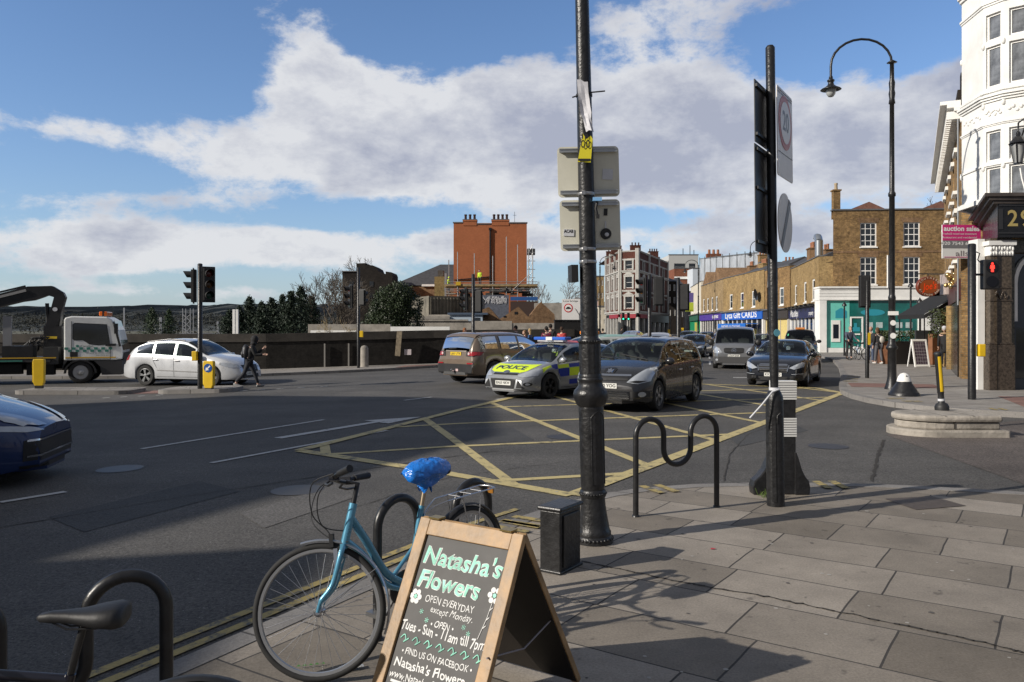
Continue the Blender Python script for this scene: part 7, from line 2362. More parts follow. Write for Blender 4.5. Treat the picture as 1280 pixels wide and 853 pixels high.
MB().tube([ws.S(.15,2.8)+V((0,0,.05)),ws.S(-.5,2.8)+V((0,0,.06)),ws.S(-1.4,2.8)+V((0,0,.04))],.022,6).tube([ws.S(.15,-2.8)+V((0,0,.05)),ws.S(-.5,-2.8)+V((0,0,.06)),ws.S(-1.4,-2.8)+V((0,0,.04))],.022,6).build('roof_rail',mat("grey_rail",(.2,.2,.2),.4,.6),ws.o)
ws.patch('rear_spoiler',-1.6,-1.95,-2.6,2.6,TRIM,3,8,.02)
NVY=paint("deep_blue_metallic",(.010,.030,.11),.25,.3)
bc=Car('blue_car','deep blue car with only its bonnet and nose in view, heading towards the box junction','car',(-7.98,9.9,carz(-7.7,10)),(.978,.208),NVY,4.47,1.83,1.64,2.73,.335,[(-2.2,.8),(-2.15,1.1),(-1.9,1.45),(-1.2,1.6),(-.3,1.64),(.2,1.56),(.7,1.36),(1.2,1.10),(1.55,.99),(1.9,.87),(2.12,.74),(2.22,.6)],[(-2.2,.76),(0,.98),(1.2,.95),(1.7,.84),(2.22,.55)],roofw=1.34,nose=.36,front_off=.74)
bc.glazing(1.2,.1,[(1.1,.72),(.66,-.22),(-.32,-1.2)],None);bc.wheels(ALLOY,7,True)
for sg in(1,-1):
 bc.proj('headlight',[(2.09,sg*.30),(2.06,sg*.48),(1.95,sg*.655),(1.78,sg*.76),(1.50,sg*.82),(1.52,sg*.68),(1.80,sg*.48)],'top',LAMP,off=.010)
bc.sym('headlight',[(.44,.71),(.66,.70),(.86,.74),(.84,.80),(.6,.76)],'front',LAMP)
bc.proj('grille',[(-.55,.34),(.55,.34),(.62,.58),(-.62,.58)],'front',TRIM)
bc.sides('front_intake',[(2.17,.36),(1.96,.35),(1.97,.60),(2.14,.62)],TRIM,off=.006)
for z in(.59,.40):
 bc.proj('grille_bar',[(-.66,z),(.66,z),(.66,z+.022),(-.66,z+.022)],'front',CHROME,off=.012)
 bc.sides('grille_bar',[(2.16,z),(2.0,z-.005),(2.0,z+.017),(2.16,z+.022)],CHROME,off=.010)
bc.proj('lower_lip',[(-.7,.24),(.7,.24),(.72,.30),(-.72,.30)],'front',TRIM)
bc.mirror(.95,1.0)
bc.seams([[(1.0,.95),(1.02,.6),(.95,.3)],[(1.9,.86),(1.5,.93),(1.05,.97)]])
def small(name,label,px,Y,deg,body,kind='hatch',away=False,group='distant cars in the street'):
 x=at(px,Y)
 h=HD(deg)if not away else tuple(-c for c in HD(deg))
 if kind=='saloon':
  c=hatch_like(name,label,'car',x,Y,h,body,4.7,1.82,1.46,2.75,.325,SAL_T,SAL_B,roofw=1.28,group=group)
  c.glazing(1.05,.20,[(.85,.68),(.6,-.28),(-.38,-1.05)],(-1.68,-.95))
 else:
  c=hatch_like(name,label,'car',x,Y,h,body,4.36,1.82,1.50,2.65,.325,HATCH_T,HATCH_B,roofw=1.3,group=group)
  c.glazing(1.18,.28,[(.92,.68),(.62,-.2),(-.3,-1.05)],(-2.08,-1.68))
 c.wheels(ALLOY,5)
 c.sym('headlight',[(.45,.60),(.85,.60),(.86,.78),(.62,.72)],'front',LAMP);c.proj('grille',[(-.42,.40),(.42,.40),(.40,.62),(-.40,.62)],'front',TRIM)
 c.sym('tail_lamp',[(.55,.76),(.82,.76),(.82,.92),(.55,.92)],'rear',TAIL)
 c.mirror(.88,.95);c.plate(.42 if not away else.62,"",away)
 return c
small('blue_saloon','dark blue saloon between the van and the speed sign post',953,55,22,paint("dark_blue_paint",(.012,.018,.06),.3),'saloon')
small('hatchback','dark grey hatchback facing the camera far up the street left of the van',884,75,24,paint("charcoal_paint",(.03,.032,.036),.4))
small('hatchback','silver grey hatchback facing the camera in the distance below the banner lamp',860,86,22,paint("mid_silver_paint",(.20,.205,.215),.5))
small('hatchback','black hatchback tucked behind the roof of the dark minivan',869,52,24,paint("plain_black_paint",(.01,.01,.011),.3))
gc=small('estate_car','pale gold estate car driving away behind the roof of the dark minivan',823,43,16,paint("pale_gold_paint",(.30,.26,.19),.4),'hatch',True)
gc.o.scale=(1,1,1.10)
small('coupe','white saloon with red tail lamps driving away in the far street',793,88,30,paint("far_white_paint",(.6,.6,.6),.1),'saloon',True)
TRK=mat("truck_white_paint",(.72,.73,.72),.4,var=.12,vscale=1.5,coat=.3)
tY=30.7;tX=at(100,29.8)-.28
tz=carz(tX,tY)
tr=thing('flatbed_truck','white cabbed recovery truck with black folding crane behind the cab','truck',(tX,tY,tz),R(19))
pr_=[(-.56,.95),(1.18,.95),(1.42,.98),(1.45,1.35),(1.28,2.2),(1.08,2.62),(.9,2.74),(-.3,2.76),(-.52,2.70),(-.56,2.6)]
Mx=Matrix.Rotation(R(90),4,'X')
MB().prism(pr_,-.98,.98,Mx).build('cab',TRK,tr,.05)
wn=MB()
wn.prism([(.10,1.78),(.30,1.62),(.62,1.58),(.98,1.62),(.98,1.75),(.88,2.40),(-.18,2.46),(-.24,2.40),(-.24,1.84),(-.2,1.78)],.983,.99,Mx)
wn.build('side_window',GLASS,tr)
MB().prism([(.09,1.77),(.30,1.6),(.62,1.56),(1.0,1.6),(1.0,1.75),(.9,2.43),(-.19,2.49),(-.27,2.42),(-.27,1.82),(-.2,1.76)],.981,.9825,Mx).build('window_rubber',TRIM,tr)
m_=MB().add([(1.36,-.9,1.45),(1.36,.9,1.45),(1.16,.86,2.45),(1.16,-.86,2.45)],[(0,1,2,3)]);ws_=MB()
ws_.add([(1.475,-.92,1.36),(1.475,.92,1.36),(1.145,.88,2.60),(1.145,-.88,2.60)],[(0,1,2,3)]);
ws_.build('windscreen',GLASS,tr)
wsd=MB().prism([(1.10,2.50),(1.32,1.50),(1.40,1.52),(1.16,2.55)],.981,.989,Mx).build('windscreen_edge',GLASS,tr)
MB().prism([(-.62,.55),(-.56,.94),(1.42,.94),(1.46,.50),(1.40,.34),(.72,.34),(.66,.70),(.45,.93),(-.45,.93),(-.6,.75)],-.97,.97,Mx).build('bumper',mat("dark_grey_bumper",(.03,.03,.032),.55),tr)
gr_=MB().box((1.44,0,1.1),(.05,1.5,.30)).build('grille',TRIM,tr)
chq=MB();chw=MB()
for k in range(13):
 for r_ in range(2):
  x=-.54+k*.125
  if(k+r_)%2:
   chq.box((x+.0625,-.984,1.34+r_*.095),(.125,.006,.095))
chq.build('chequer_band',mat("green_chequer",(.05,.22,.17),.5),tr)
MB().box((.35,-.984,1.06),(1.72,.006,.055)).build('yellow_stripe',mat("orange_yellow_stripe",(.60,.36,.03),.5),tr)
MB().box((-.22,-.985,1.2),(.26,.01,.2)).build('fuel_flap',TRIM,tr)
t=MB()
for(s_,x,z,sz,w)in(("Camden",.22,1.53,.12,.42),("VEHICLE REMOVALS UNIT",.62,1.235,.06,.86),("020 7974 4444",.78,1.15,.06,.5),("enforcement and collections",.62,.99,.055,.85)):
 lettering(t,s_,frame_on((x,-.988,z),(1,0,0),(0,0,1)),sz,w)
t.build('lettering',mat("dark_green_lettering",(.03,.08,.07),.5),tr)
MB().prism(arc(-.10,1.535,.055,0,340,17),.984,.99,Mx).build('emblem',mat("green_chequer",(.05,.22,.17),.5),tr)
be=MB().box((.72,0,2.87),(.28,1.3,.18)).build('beacon',mat("orange_beacon",(.80,.16,.015),.2),tr,.03)
MB().box((.72,0,2.77),(.2,1.0,.06)).box((.72,0,2.87),(.06,1.32,.19)).build('beacon_base',TRIM,be)
MB().box((1.24,-1.12,2.25),(.12,.14,.42)).bar((1.1,-.95,2.45),(1.24,-1.1,2.4),.04).box((1.05,-1.06,1.58),(.34,.2,.10)).build('door_mirror',TRIM,tr)
sm=MB();
for ln in(((-.30,1.0),(-.30,2.55)),((1.02,.97),(1.02,1.6))):
 sm.box((ln[0][0],-.984,(ln[0][1]+ln[1][1])/2),(.015,.006,ln[1][1]-ln[0][1]))
sm.build('door_seam',SEAM,tr)
MB().box((-.15,-.99,1.38),(.02,.02,.02)).build('keyhole',SEAM,tr)
fa=MB();n_=12
P_=[(.56*math.cos(R(a)),.42+.56*math.sin(R(a)))for a in range(0,181,15)];P2=[(.50*math.cos(R(a)),.42+.50*math.sin(R(a)))for a in range(180,-1,-15)]
for sg in(1,-1):
 fa.prism(P_+P2,sg*.86 if sg>0 else-1.02,1.02 if sg>0 else-.86,Mx)
fa.build('wheel_arch',TRIM,tr)
def truck_wheel(x,sg):
 w=MB().lathe([(.27,-.13),(.39,-.14),(.43,-.11),(.43,.11),(.39,.14),(.27,.13)],28,Mx,cap=False).build('wheel',RUB,tr);w.location=(x,sg*.86,.43)
 rm_=MB().lathe([(.28,.09),(.26,.12),(.20,.07),(.12,.06),(.12,.13),(.02,.14)],24,Mx)
 for k in range(6):
  a=k*math.pi/3+.3;rm_.lathe([(.04,.06),(.04,.10)],8,Mx@Matrix.Translation((.165*math.cos(a),.165*math.sin(a),0)))
 rm_.build('rim',mat("steel_rim",(.45,.45,.45),.45,.3),w)
 if sg>0:w.rotation_euler.z=math.pi
for x in(0,-4.2):
 for sg in(-1,1):
  truck_wheel(x,sg)
MB().box((-3.6,0,.72),(6.4,.9,.25)).box((-1.35,-.75,.62),(.9,.35,.5)).box((-2.6,-.8,.62),(1.3,.25,.4)).build('chassis',WELL,tr)
bed=MB().box((-4.0,0,.98),(6.0,2.1,.16)).box((-1.0,0,1.15),(.5,1.9,.7)).build('flatbed',mat("dark_flatbed",(.035,.035,.035),.6),tr)
MB().box((-3.9,-1.056,1.07),(6.2,.012,.05)).build('orange_edge',mat("orange_yellow_stripe",(.60,.36,.03),.5),bed)
MB().box((-4.4,-1.056,.955),(5.0,.012,.06)).build('green_edge',mat("green_chequer",(.05,.22,.17),.5),bed)
CRN=mat("black_crane_paint",(.016,.016,.017),.45,var=.3)
cr=MB()
cr.box((-1.05,0,1.75),(.62,.8,1.2));cr.box((-1.0,-.1,2.5),(.34,.4,1.3),M=Matrix.Rotation(R(8),4,'Y'))
cr.prism([(-1.35,2.2),(-.95,2.15),(-.70,3.2),(-.62,3.55),(-.70,3.75),(-1.05,4.0),(-1.45,3.95),(-1.30,3.65),(-1.02,3.55),(-1.12,3.1)],.05,.35,Mx)
cr.build('crane_column',CRN,tr)
b_=MB().prism([(-1.05,3.72),(-1.1,4.02),(-1.9,3.98),(-5.6,2.75),(-5.6,2.25),(-2.1,3.35),(-1.7,3.42),(-1.4,3.55)],.0,.34,Mx)
b_.build('crane_boom',CRN,tr)
MB().tube([(-1.25,-.2,2.4),(-1.28,-.2,3.3)],.07,8).bar((-2.0,-.2,4.0),(-5.4,-.2,2.95),.07).bar((-3.6,-.2,3.4),(-5.4,-.2,3.0),.14).build('hydraulic_ram',CRN,tr)
MB().bar((-1.95,-.36,3.82),(-3.3,-.36,3.38),.02,.10).build('pale_strip',mat("pale_worn_strip",(.35,.34,.33),.6),tr)
MB().prism(arc(-.98,3.05,.085,0,340,17),.355,.36,Mx).build('emblem',WST,tr)
MB().box((-1.15,-.42,1.88),(.5,.02,.10)).prism([(-4.95,2.78),(-4.7,2.86),(-4.85,3.0)],.345,.35,Mx).build('yellow_label',mat("yellow_label",(.6,.42,.03),.5),tr)
MB().box((-1.9,-.6,1.42),(.14,.12,.08)).build('red_lamp',TAIL,tr)
MB().box((-2.6,-.2,1.9),(.28,.1,1.7)).build('pale_upright',mat("grey_galvanised",(.30,.30,.31),.5,.4),tr)
pp=MB()
pp.bar((-2.9,-.7,1.06),(-2.3,-.75,1.5),.05).box((-2.1,-.6,1.3),(1.0,.6,.5));q=random.Random(3)
for i in range(14):
 pp.tube([(-1.6+q.uniform(-.4,.3),-.5,1.3+q.uniform(0,.3)),(-1.6+q.uniform(-.4,.3),-.62,1.7+q.uniform(-.2,.3)),(-1.3+q.uniform(-.2,.2),-.45,1.9)],.02,5)
pp.build('crane_control',CRN,tr)
tr.scale=(1.06,)*3
for c in tr.children:
 c.scale=(.93,1,.86)if not c.name.startswith('wheel')or c.name.startswith('wheel_arch')else(.92,.92,.92)
 if c.name.startswith('wheel')and not c.name.startswith('wheel_arch'):
  c.location.x*=.93;c.location.z=.395
STEELB=mat("bright_steel",(.55,.55,.56),.22,.9)
SPK=mat("spoke_steel",(.45,.45,.46),.3,.8)
SADD=mat("black_saddle_vinyl",(.012,.012,.013),.58,var=.2,bump=.05)
def bike_wheel(name,parent,M,r,rimm,rich=True):
 n=64 if rich else 28
 t=MB().tube([(0+(r-.017)*math.cos(2*math.pi*i/n),0,(r-.017)*math.sin(2*math.pi*i/n))for i in range(n)],.017,8 if rich else 5,closed=True)
 w=t.build(name,RUB,parent)
 w.matrix_local=M
 rp=MB().lathe([(r-.032,-.010),(r-.029,-.012),(r-.043,-.011),(r-.047,0),(r-.043,.011),(r-.029,.012),(r-.032,.010)],n,Matrix.Rotation(R(90),4,'X'),cap=False)
 rp.build('rim',rimm,w,sharp=40)
 if rich:
  s=MB()
  for k in range(36):
   a=2*math.pi*k/36;b=a+(1 if k%2 else-1)*.62;sd=.028 if(k//2)%2 else-.028
   s.tube([(.022*math.cos(b),sd,.022*math.sin(b)),((r-.054)*math.cos(a),0,(r-.054)*math.sin(a))],.0012,4,cap=False)
  s.build('spokes',SPK,w)
 MB().lathe([(.012,-.055),(.012,-.036),(.024,-.034),(.024,-.026),(.014,-.022),(.014,.022),(.024,.026),(.024,.034),(.012,.036),(.012,.055)],14,Matrix.Rotation(R(90),4,'X')).build('hub',STEELB,w)
 return w
def bicycle(label,rear,heading,fm,r=.332,steer=0.,rich=True,lowstep=True,mud=True,group='bicycles',saddle=True,rack=True,lean=0.,z=0.,rimm=None):
 h=V((*heading,0)).normalized()
 b=thing('bicycle',label,'bicycle',(rear[0],rear[1],z),math.atan2(h.y,h.x),group)
 b.rotation_euler.x=lean
 rimm=rimm or mat("grey_alloy_rim",(.36,.36,.36),.35,.7)
 BB=V((.49,0,.285));ST=V((.385,0,.70));HB=V((.935,0,.635));HT=V((.885,0,.80))
 ax=(HT-HB).normalized()
 FA=V((1.08,0,r))
 Ms=Matrix.Translation(HB)@Matrix.Rotation(R(steer),4,ax)@Matrix.Translation(-HB)
 f=MB()
 f.tube([HB-ax*.02,HT+ax*.02],.021,12)
 if lowstep:
  f.tube(catmull([HT-ax*.05,V((.80,0,.62)),V((.66,0,.42)),BB+V((.02,0,.03))],6),.022,12)
  f.tube(catmull([HB+ax*.01,V((.80,0,.53)),V((.66,0,.36)),BB],6),.018,12)
  f.tube([V((.60,0,.385)),BB*.45+ST*.55],.011,8)
 else:
  f.tube([HT-ax*.03,ST],.017,10);f.tube([HB,BB],.02,10)
 f.tube([BB,ST+(ST-BB).normalized()*.02],.017,12)
 f.lathe([(.022,-.036),(.022,.036)],14,Matrix.Translation(BB)@Matrix.Rotation(R(90),4,'X'))
 for s in(-1,1):
  f.tube([V((0,s*.06,r)),V((.22,s*.05,r-.01)),BB+V((0,s*.025,0))],.010,8)
  f.tube([V((0,s*.06,r)),V((.2,s*.045,.52)),ST+V((0,s*.015,-.03))],.008,8)
 f.build('frame',fm,b)
 fk=MB()
 crown=HB-ax*.03
 fk.tube([HB-ax*.0,crown],.022,10)
 for s in(-1,1):
  d0=crown+V((0,s*.045,0))
  fk.tube(catmull([HB-ax*.01,d0-ax*.02,d0*.5+(FA+V((0,s*.05,0)))*.5+V((-.012,0,-.02)),FA+V((-.02,s*.05,.05)),FA+V((0,s*.05,0))],5),[.014]*16+[.010]*5,8)
 fk.build('fork',fm,b,M=Ms)
 MF=Ms@Matrix.Translation(FA)
 bike_wheel('wheel',b,MF,r,rimm,rich);bike_wheel('wheel',b,Matrix.Translation((0,0,r)),r,rimm,rich)
 stt=HT+ax*.12
 hb=MB().tube([HT,stt,stt+V((.055,0,.012))],.013,10)
 c0=stt+V((.06,0,.012))
 for s in(-1,1):
  hb.tube(catmull([c0,c0+V((.03,s*.10,.01)),c0+V((.02,s*.19,.02)),c0+V((-.02,s*.25,.035)),c0+V((-.06,s*.30,.04))],5),.0115,8)
 hb.build('handlebar',mat("dark_handlebar",(.03,.03,.032),.35,.6),b,M=Ms)
 gr=MB();lv=MB()
 for s in(-1,1):
  gr.tube([c0+V((-.01,s*.235,.032)),c0+V((-.075,s*.325,.043))],[.0165,.0185],10)
  lv.tube([c0+V((.03,s*.17,.02)),c0+V((.065,s*.20,-.01)),c0+V((.04,s*.27,-.02)),c0+V((.01,s*.33,-.015))],.007,6)
  lv.box(c0+V((.025,s*.17,.02)),(.05,.04,.035))
 gr.build('grip',SADD,b,M=Ms);lv.build('brake_lever',mat("dark_lever",(.05,.05,.055),.35,.5),b,M=Ms)
 if rich:
  cb=MB()
  cb.tube(catmull([c0+V((.02,.23,.035)),c0+V((.14,.15,.0)),c0+V((.17,.03,-.14)),c0+V((.10,-.01,-.24)),crown+V((.04,.02,-.02))],8),.003,5)
  cb.tube(catmull([c0+V((.02,-.23,.035)),c0+V((.16,-.16,.0)),c0+V((.19,-.04,-.16)),c0+V((.09,.0,-.27)),HB+V((-.02,.02,-.0))],8),.003,5)
  cb.tube(catmull([c0+V((.02,.20,.035)),c0+V((.12,.12,-.06)),c0+V((.12,.05,-.2)),HB+V((-.03,-.02,.05))],8),.003,5)
  cb.build('brake_cable',SADD,b,M=Ms)
  br_=MB()
  for s in(-1,1):
   br_.box(crown+V((.035,s*.03,-.04)),(.02,.014,.09));br_.box(crown+V((.04,s*.024,-.10)),(.03,.012,.02))
  br_.build('brake_caliper',STEELB,b,M=Ms)
  MB().box(crown+V((.055,0,.045)),(.02,.05,.065)).bar(crown+V((.02,0,.02)),crown+V((.055,0,.03)),.012).build('front_reflector',SADD,b,M=Ms)
  pd=MB();k_=V((.0,-.07,0))
  MB().lathe([(.09,-.004),(.09,.004)],28,Matrix.Translation(BB+V((0,-.045,0)))@Matrix.Rotation(R(90),4,'X')).build('chainring',mat("dark_chainring",(.04,.04,.04),.4,.6),b)
  pd.bar(BB+V((0,-.06,0)),BB+V((.10,-.075,-.13)),.022,.012).bar(BB+V((0,.06,0)),BB+V((-.10,.075,.13)),.022,.012)
  pd.box(BB+V((.10,-.13,-.13)),(.09,.09,.024)).box(BB+V((-.10,.13,.13)),(.09,.09,.024))
  pd.build('crank',mat("grey_crank",(.2,.2,.2),.35,.7),b)
  MB().tube([V((0,-.045,r+.04)),BB+V((0,-.045,.09))],.004,5).tube([V((0,-.045,r-.04)),BB+V((0,-.045,-.09))],.004,5).build('chain',mat("rusty_chain",(.10,.07,.05),.5,.6),b)
 if mud:
  MUD=mat("silver_mudguard",(.42,.43,.44),.28,.75)
  for(c,a0,a1,M_,nm)in((FA,78,205,Ms,'mudguard'),(V((0,0,r)),20,200,Matrix(),'mudguard')):
   if nm=='mudguard' and M_==Matrix()and not rich:
    continue
   vs=[];rr=r+.018;k=24
   for i in range(k+1):
    a=R(a0+(a1-a0)*i/k)
    for(y,dr)in((-.024,-.008),(-.014,0),(.014,0),(.024,-.008)):
     vs.append(M_@(c+V(((rr+dr)*math.cos(a),y,(rr+dr)*math.sin(a)))))
   MB().add(vs,[(i*4+j,i*4+j+1,i*4+j+5,i*4+j+4)for i in range(k)for j in range(3)],True).build(nm,MUD if M_!=Matrix()else TRIM,b)
  st=MB()
  for s in(-1,1):
   st.tube([FA+V((0,s*.05,0)),FA+V(((r+.015)*math.cos(R(150)),s*.026,(r+.015)*math.sin(R(150))))],.0022,5)
  st.build('mudguard_stay',STEELB,b,M=Ms)
  if rich and rack:
   rk=MB();z_=r*2+.075
   for s in(-1,1):
    rk.tube([(.22,s*.05,z_),(-.20,s*.06,z_+.01)],.005,6);rk.tube([(0,s*.07,r),(-.06,s*.065,z_)],.004,6);rk.tube([(0,s*.07,r),(.10,s*.06,z_)],.004,6)
   rk.tube([(-.20,-.06,z_+.01),(-.22,0,z_+.012),(-.20,.06,z_+.01)],.005,6);rk.tube([(.22,-.05,z_),(.30,-.02,z_-.02),(.37,0,z_-.06)],.004,6);rk.tube([(.22,.05,z_),(.30,.02,z_-.02),(.37,0,z_-.06)],.004,6)
   for x in(.1,0,-.1):rk.tube([(x,-.055,z_+.003),(x,.055,z_+.003)],.004,6)
   rk.build('luggage_rack',STEELB,b)
   MB().box((-.235,0,z_-.02),(.012,.04,.03)).build('rear_reflector',mat('dull_amber',(.30,.13,.02),.3),b)
 sdir=(ST-BB).normalized()
 MB().tube([ST,ST+sdir*.20],.0125,10).build('seat_post',mat("worn_seat_post",(.40,.32,.22),.3,.8)if lowstep else TUBEB,b)
 if saddle:
  saddle_on(b,ST+sdir*.20+V((0,0,.03)),True)
 return b,b.matrix_basis if False else(ST+sdir*.20)
def saddle_on(parent,p,rich):
 """nose forward (+x)"""
 vs=[];st=[(-.13,.045,.0,-.035),(-.125,.068,.012,-.05),(-.10,.078,.018,-.055),(-.05,.072,.012,-.05),(0,.048,.004,-.042),(.05,.030,.002,-.036),(.10,.022,.002,-.034),(.135,.016,-.004,-.03),(.145,.007,-.012,-.022)]
 k=12
 for x,w,zt,zb in st:
  for j in range(k):
   a=2*math.pi*j/k
   cz=(zt+zb)/2;hz=(zt-zb)/2
   ca,sa=math.cos(a),math.sin(a)
   vs.append(p+V((x,w*math.copysign(abs(ca)**.7,ca),cz+hz*math.copysign(abs(sa)**.6,sa))))
 m=MB().add(vs,[(i*k+j,i*k+(j+1)%k,(i+1)*k+(j+1)%k,(i+1)*k+j)for i in range(len(st)-1)for j in range(k)]+[tuple(range(k))[::-1],tuple(range((len(st)-1)*k,len(st)*k))],True)
 s=m.build('saddle',SADD,parent)
 MB().tube([p+V((-.08,.02,-.04)),p+V((-.04,.02,-.055)),p+V((.05,.015,-.055)),p+V((.10,.01,-.03))],.0035,6).tube([p+V((-.08,-.02,-.04)),p+V((-.04,-.02,-.055)),p+V((.05,-.015,-.055)),p+V((.10,-.01,-.03))],.0035,6).build('saddle_rail',TUBEB,s)
 return s
BLUEF=mat("light_blue_frame",(.095,.30,.44),.28,.35,var=.12,vscale=6,coat=.6)
bk,seat=bicycle('light blue city bicycle with a bagged saddle locked at the kerb',(-.272,4.716),(-.6,-.8),BLUEF,.324,-52,group='bicycles at the kerb')
q=random.Random(3)
bag_w=bk.matrix_basis
wp=Matrix.Translation(bk.location)@Matrix.Rotation(bk.rotation_euler.z,4,'Z')@seat
bg=thing('plastic_bag','crumpled bright blue plastic bag tied over the bicycle saddle','plastic bag',wp,bk.rotation_euler.z)
m_=MB();n_,k_=14,26;vs=[]
for i in range(n_+1):
 t=i/n_
 for j in range(k_):
  a=2*math.pi*j/k_
  if t<.62:
   u=t/.62;rx=.166*math.sin(min(1,u*1.06)*math.pi*.5)**.7+.0;ryy=.098*math.sin(min(1,u*1.06)*math.pi*.5)**.7;z=.078-.078*u**1.9
  else:
   u=(t-.62)/.38;rx=.166-.13*min(1,u*1.6);ryy=.098-.055*min(1,u*1.6);z=-.0-.085*u-.02*math.sin(a*3)
  wv=1+.05*math.sin(a*7+t*9)+q.uniform(-.025,.025)
  vs.append((.0+rx*wv*math.cos(a)+(.02 if t>.62 else 0),ryy*wv*math.sin(a),z+q.uniform(-.006,.006)))
m_.add(vs,[(i*k_+j,i*k_+(j+1)%k_,(i+1)*k_+(j+1)%k_,(i+1)*k_+j)for i in range(n_)for j in range(k_)],True)
m_.build('bag',mat("blue_polythene",(.008,.17,.62),.25,spec=.8,bump=1.,bscale=22),bg)
DKB=mat("black_blue_frame",(.011,.011,.020),.3,.3,coat=.5)
bk2,seat2=bicycle('dark bicycle with a bare black saddle against the rack at the lower left corner',(-1.064,2.653),(-1,-.15),DKB,.335,0,lowstep=False,group='bicycles at the kerb',z=-.145,rack=False)
lk=thing('bike_lock','pale green leaf sprig lying by the front wheel','leaf',(-1.02,3.99,.012),R(15))
lm=MB()
for i in range(9):
 x=-.06+i*.015;lm.add([(x,0,0),(x+.012,.012*(-1)**i,.004),(x+.022,.002,0)],[(0,1,2)])
lm.build('leaf',mat("fresh_leaf",(.05,.20,.03),.5),lk)
lk.name='leaf_sprig'
li=thing('wrapper','crumpled pale wrapper lying on the paving behind the front wheel','litter',(-.80,3.96,.01),R(25))
MB().add([(-.06,-.015,.002),(.06,-.02,.006),(.065,.018,.003),(-.055,.016,.012),(0,0,.018)],[(0,1,4),(1,2,4),(2,3,4),(3,0,4)]).build('film',mat("pale_wrapper",(.5,.5,.48),.3),li)
rl=thing('litter_scrap','small red scrap lying on the paving slabs','litter',(*G(891,687,0)[:2],.004),0)
MB().add([(-.02,-.01,0),(.02,-.012,.003),(.022,.01,.001),(-.01,.014,.004)],[(0,1,2,3)]).build('scrap',mat("red_scrap",(.5,.02,.04),.5),rl)
SKIN=mat("skin",(.52,.33,.25),.55,var=.08,vscale=20)
def skinmesh(pts,edges,rad,sub=1):
 me=bpy.data.meshes.new("t");me.from_pydata(pts,edges,[])
 ob=bpy.data.objects.new("t",me);COL.objects.link(ob)
 md=ob.modifiers.new("s",'SKIN')
 for i,v in enumerate(me.skin_vertices[0].data):
  r_=rad[i];v.radius=(r_,r_)if isinstance(r_,(int,float))else r_
  v.use_root=(i==0)
 ob.modifiers.new("u",'SUBSURF').levels=sub
 dg=bpy.context.evaluated_depsgraph_get()
 out=bpy.data.meshes.new_from_object(ob.evaluated_get(dg))
 bpy.data.objects.remove(ob);bpy.data.meshes.remove(me)
 for p in out.polygons:p.use_smooth=True
 return out
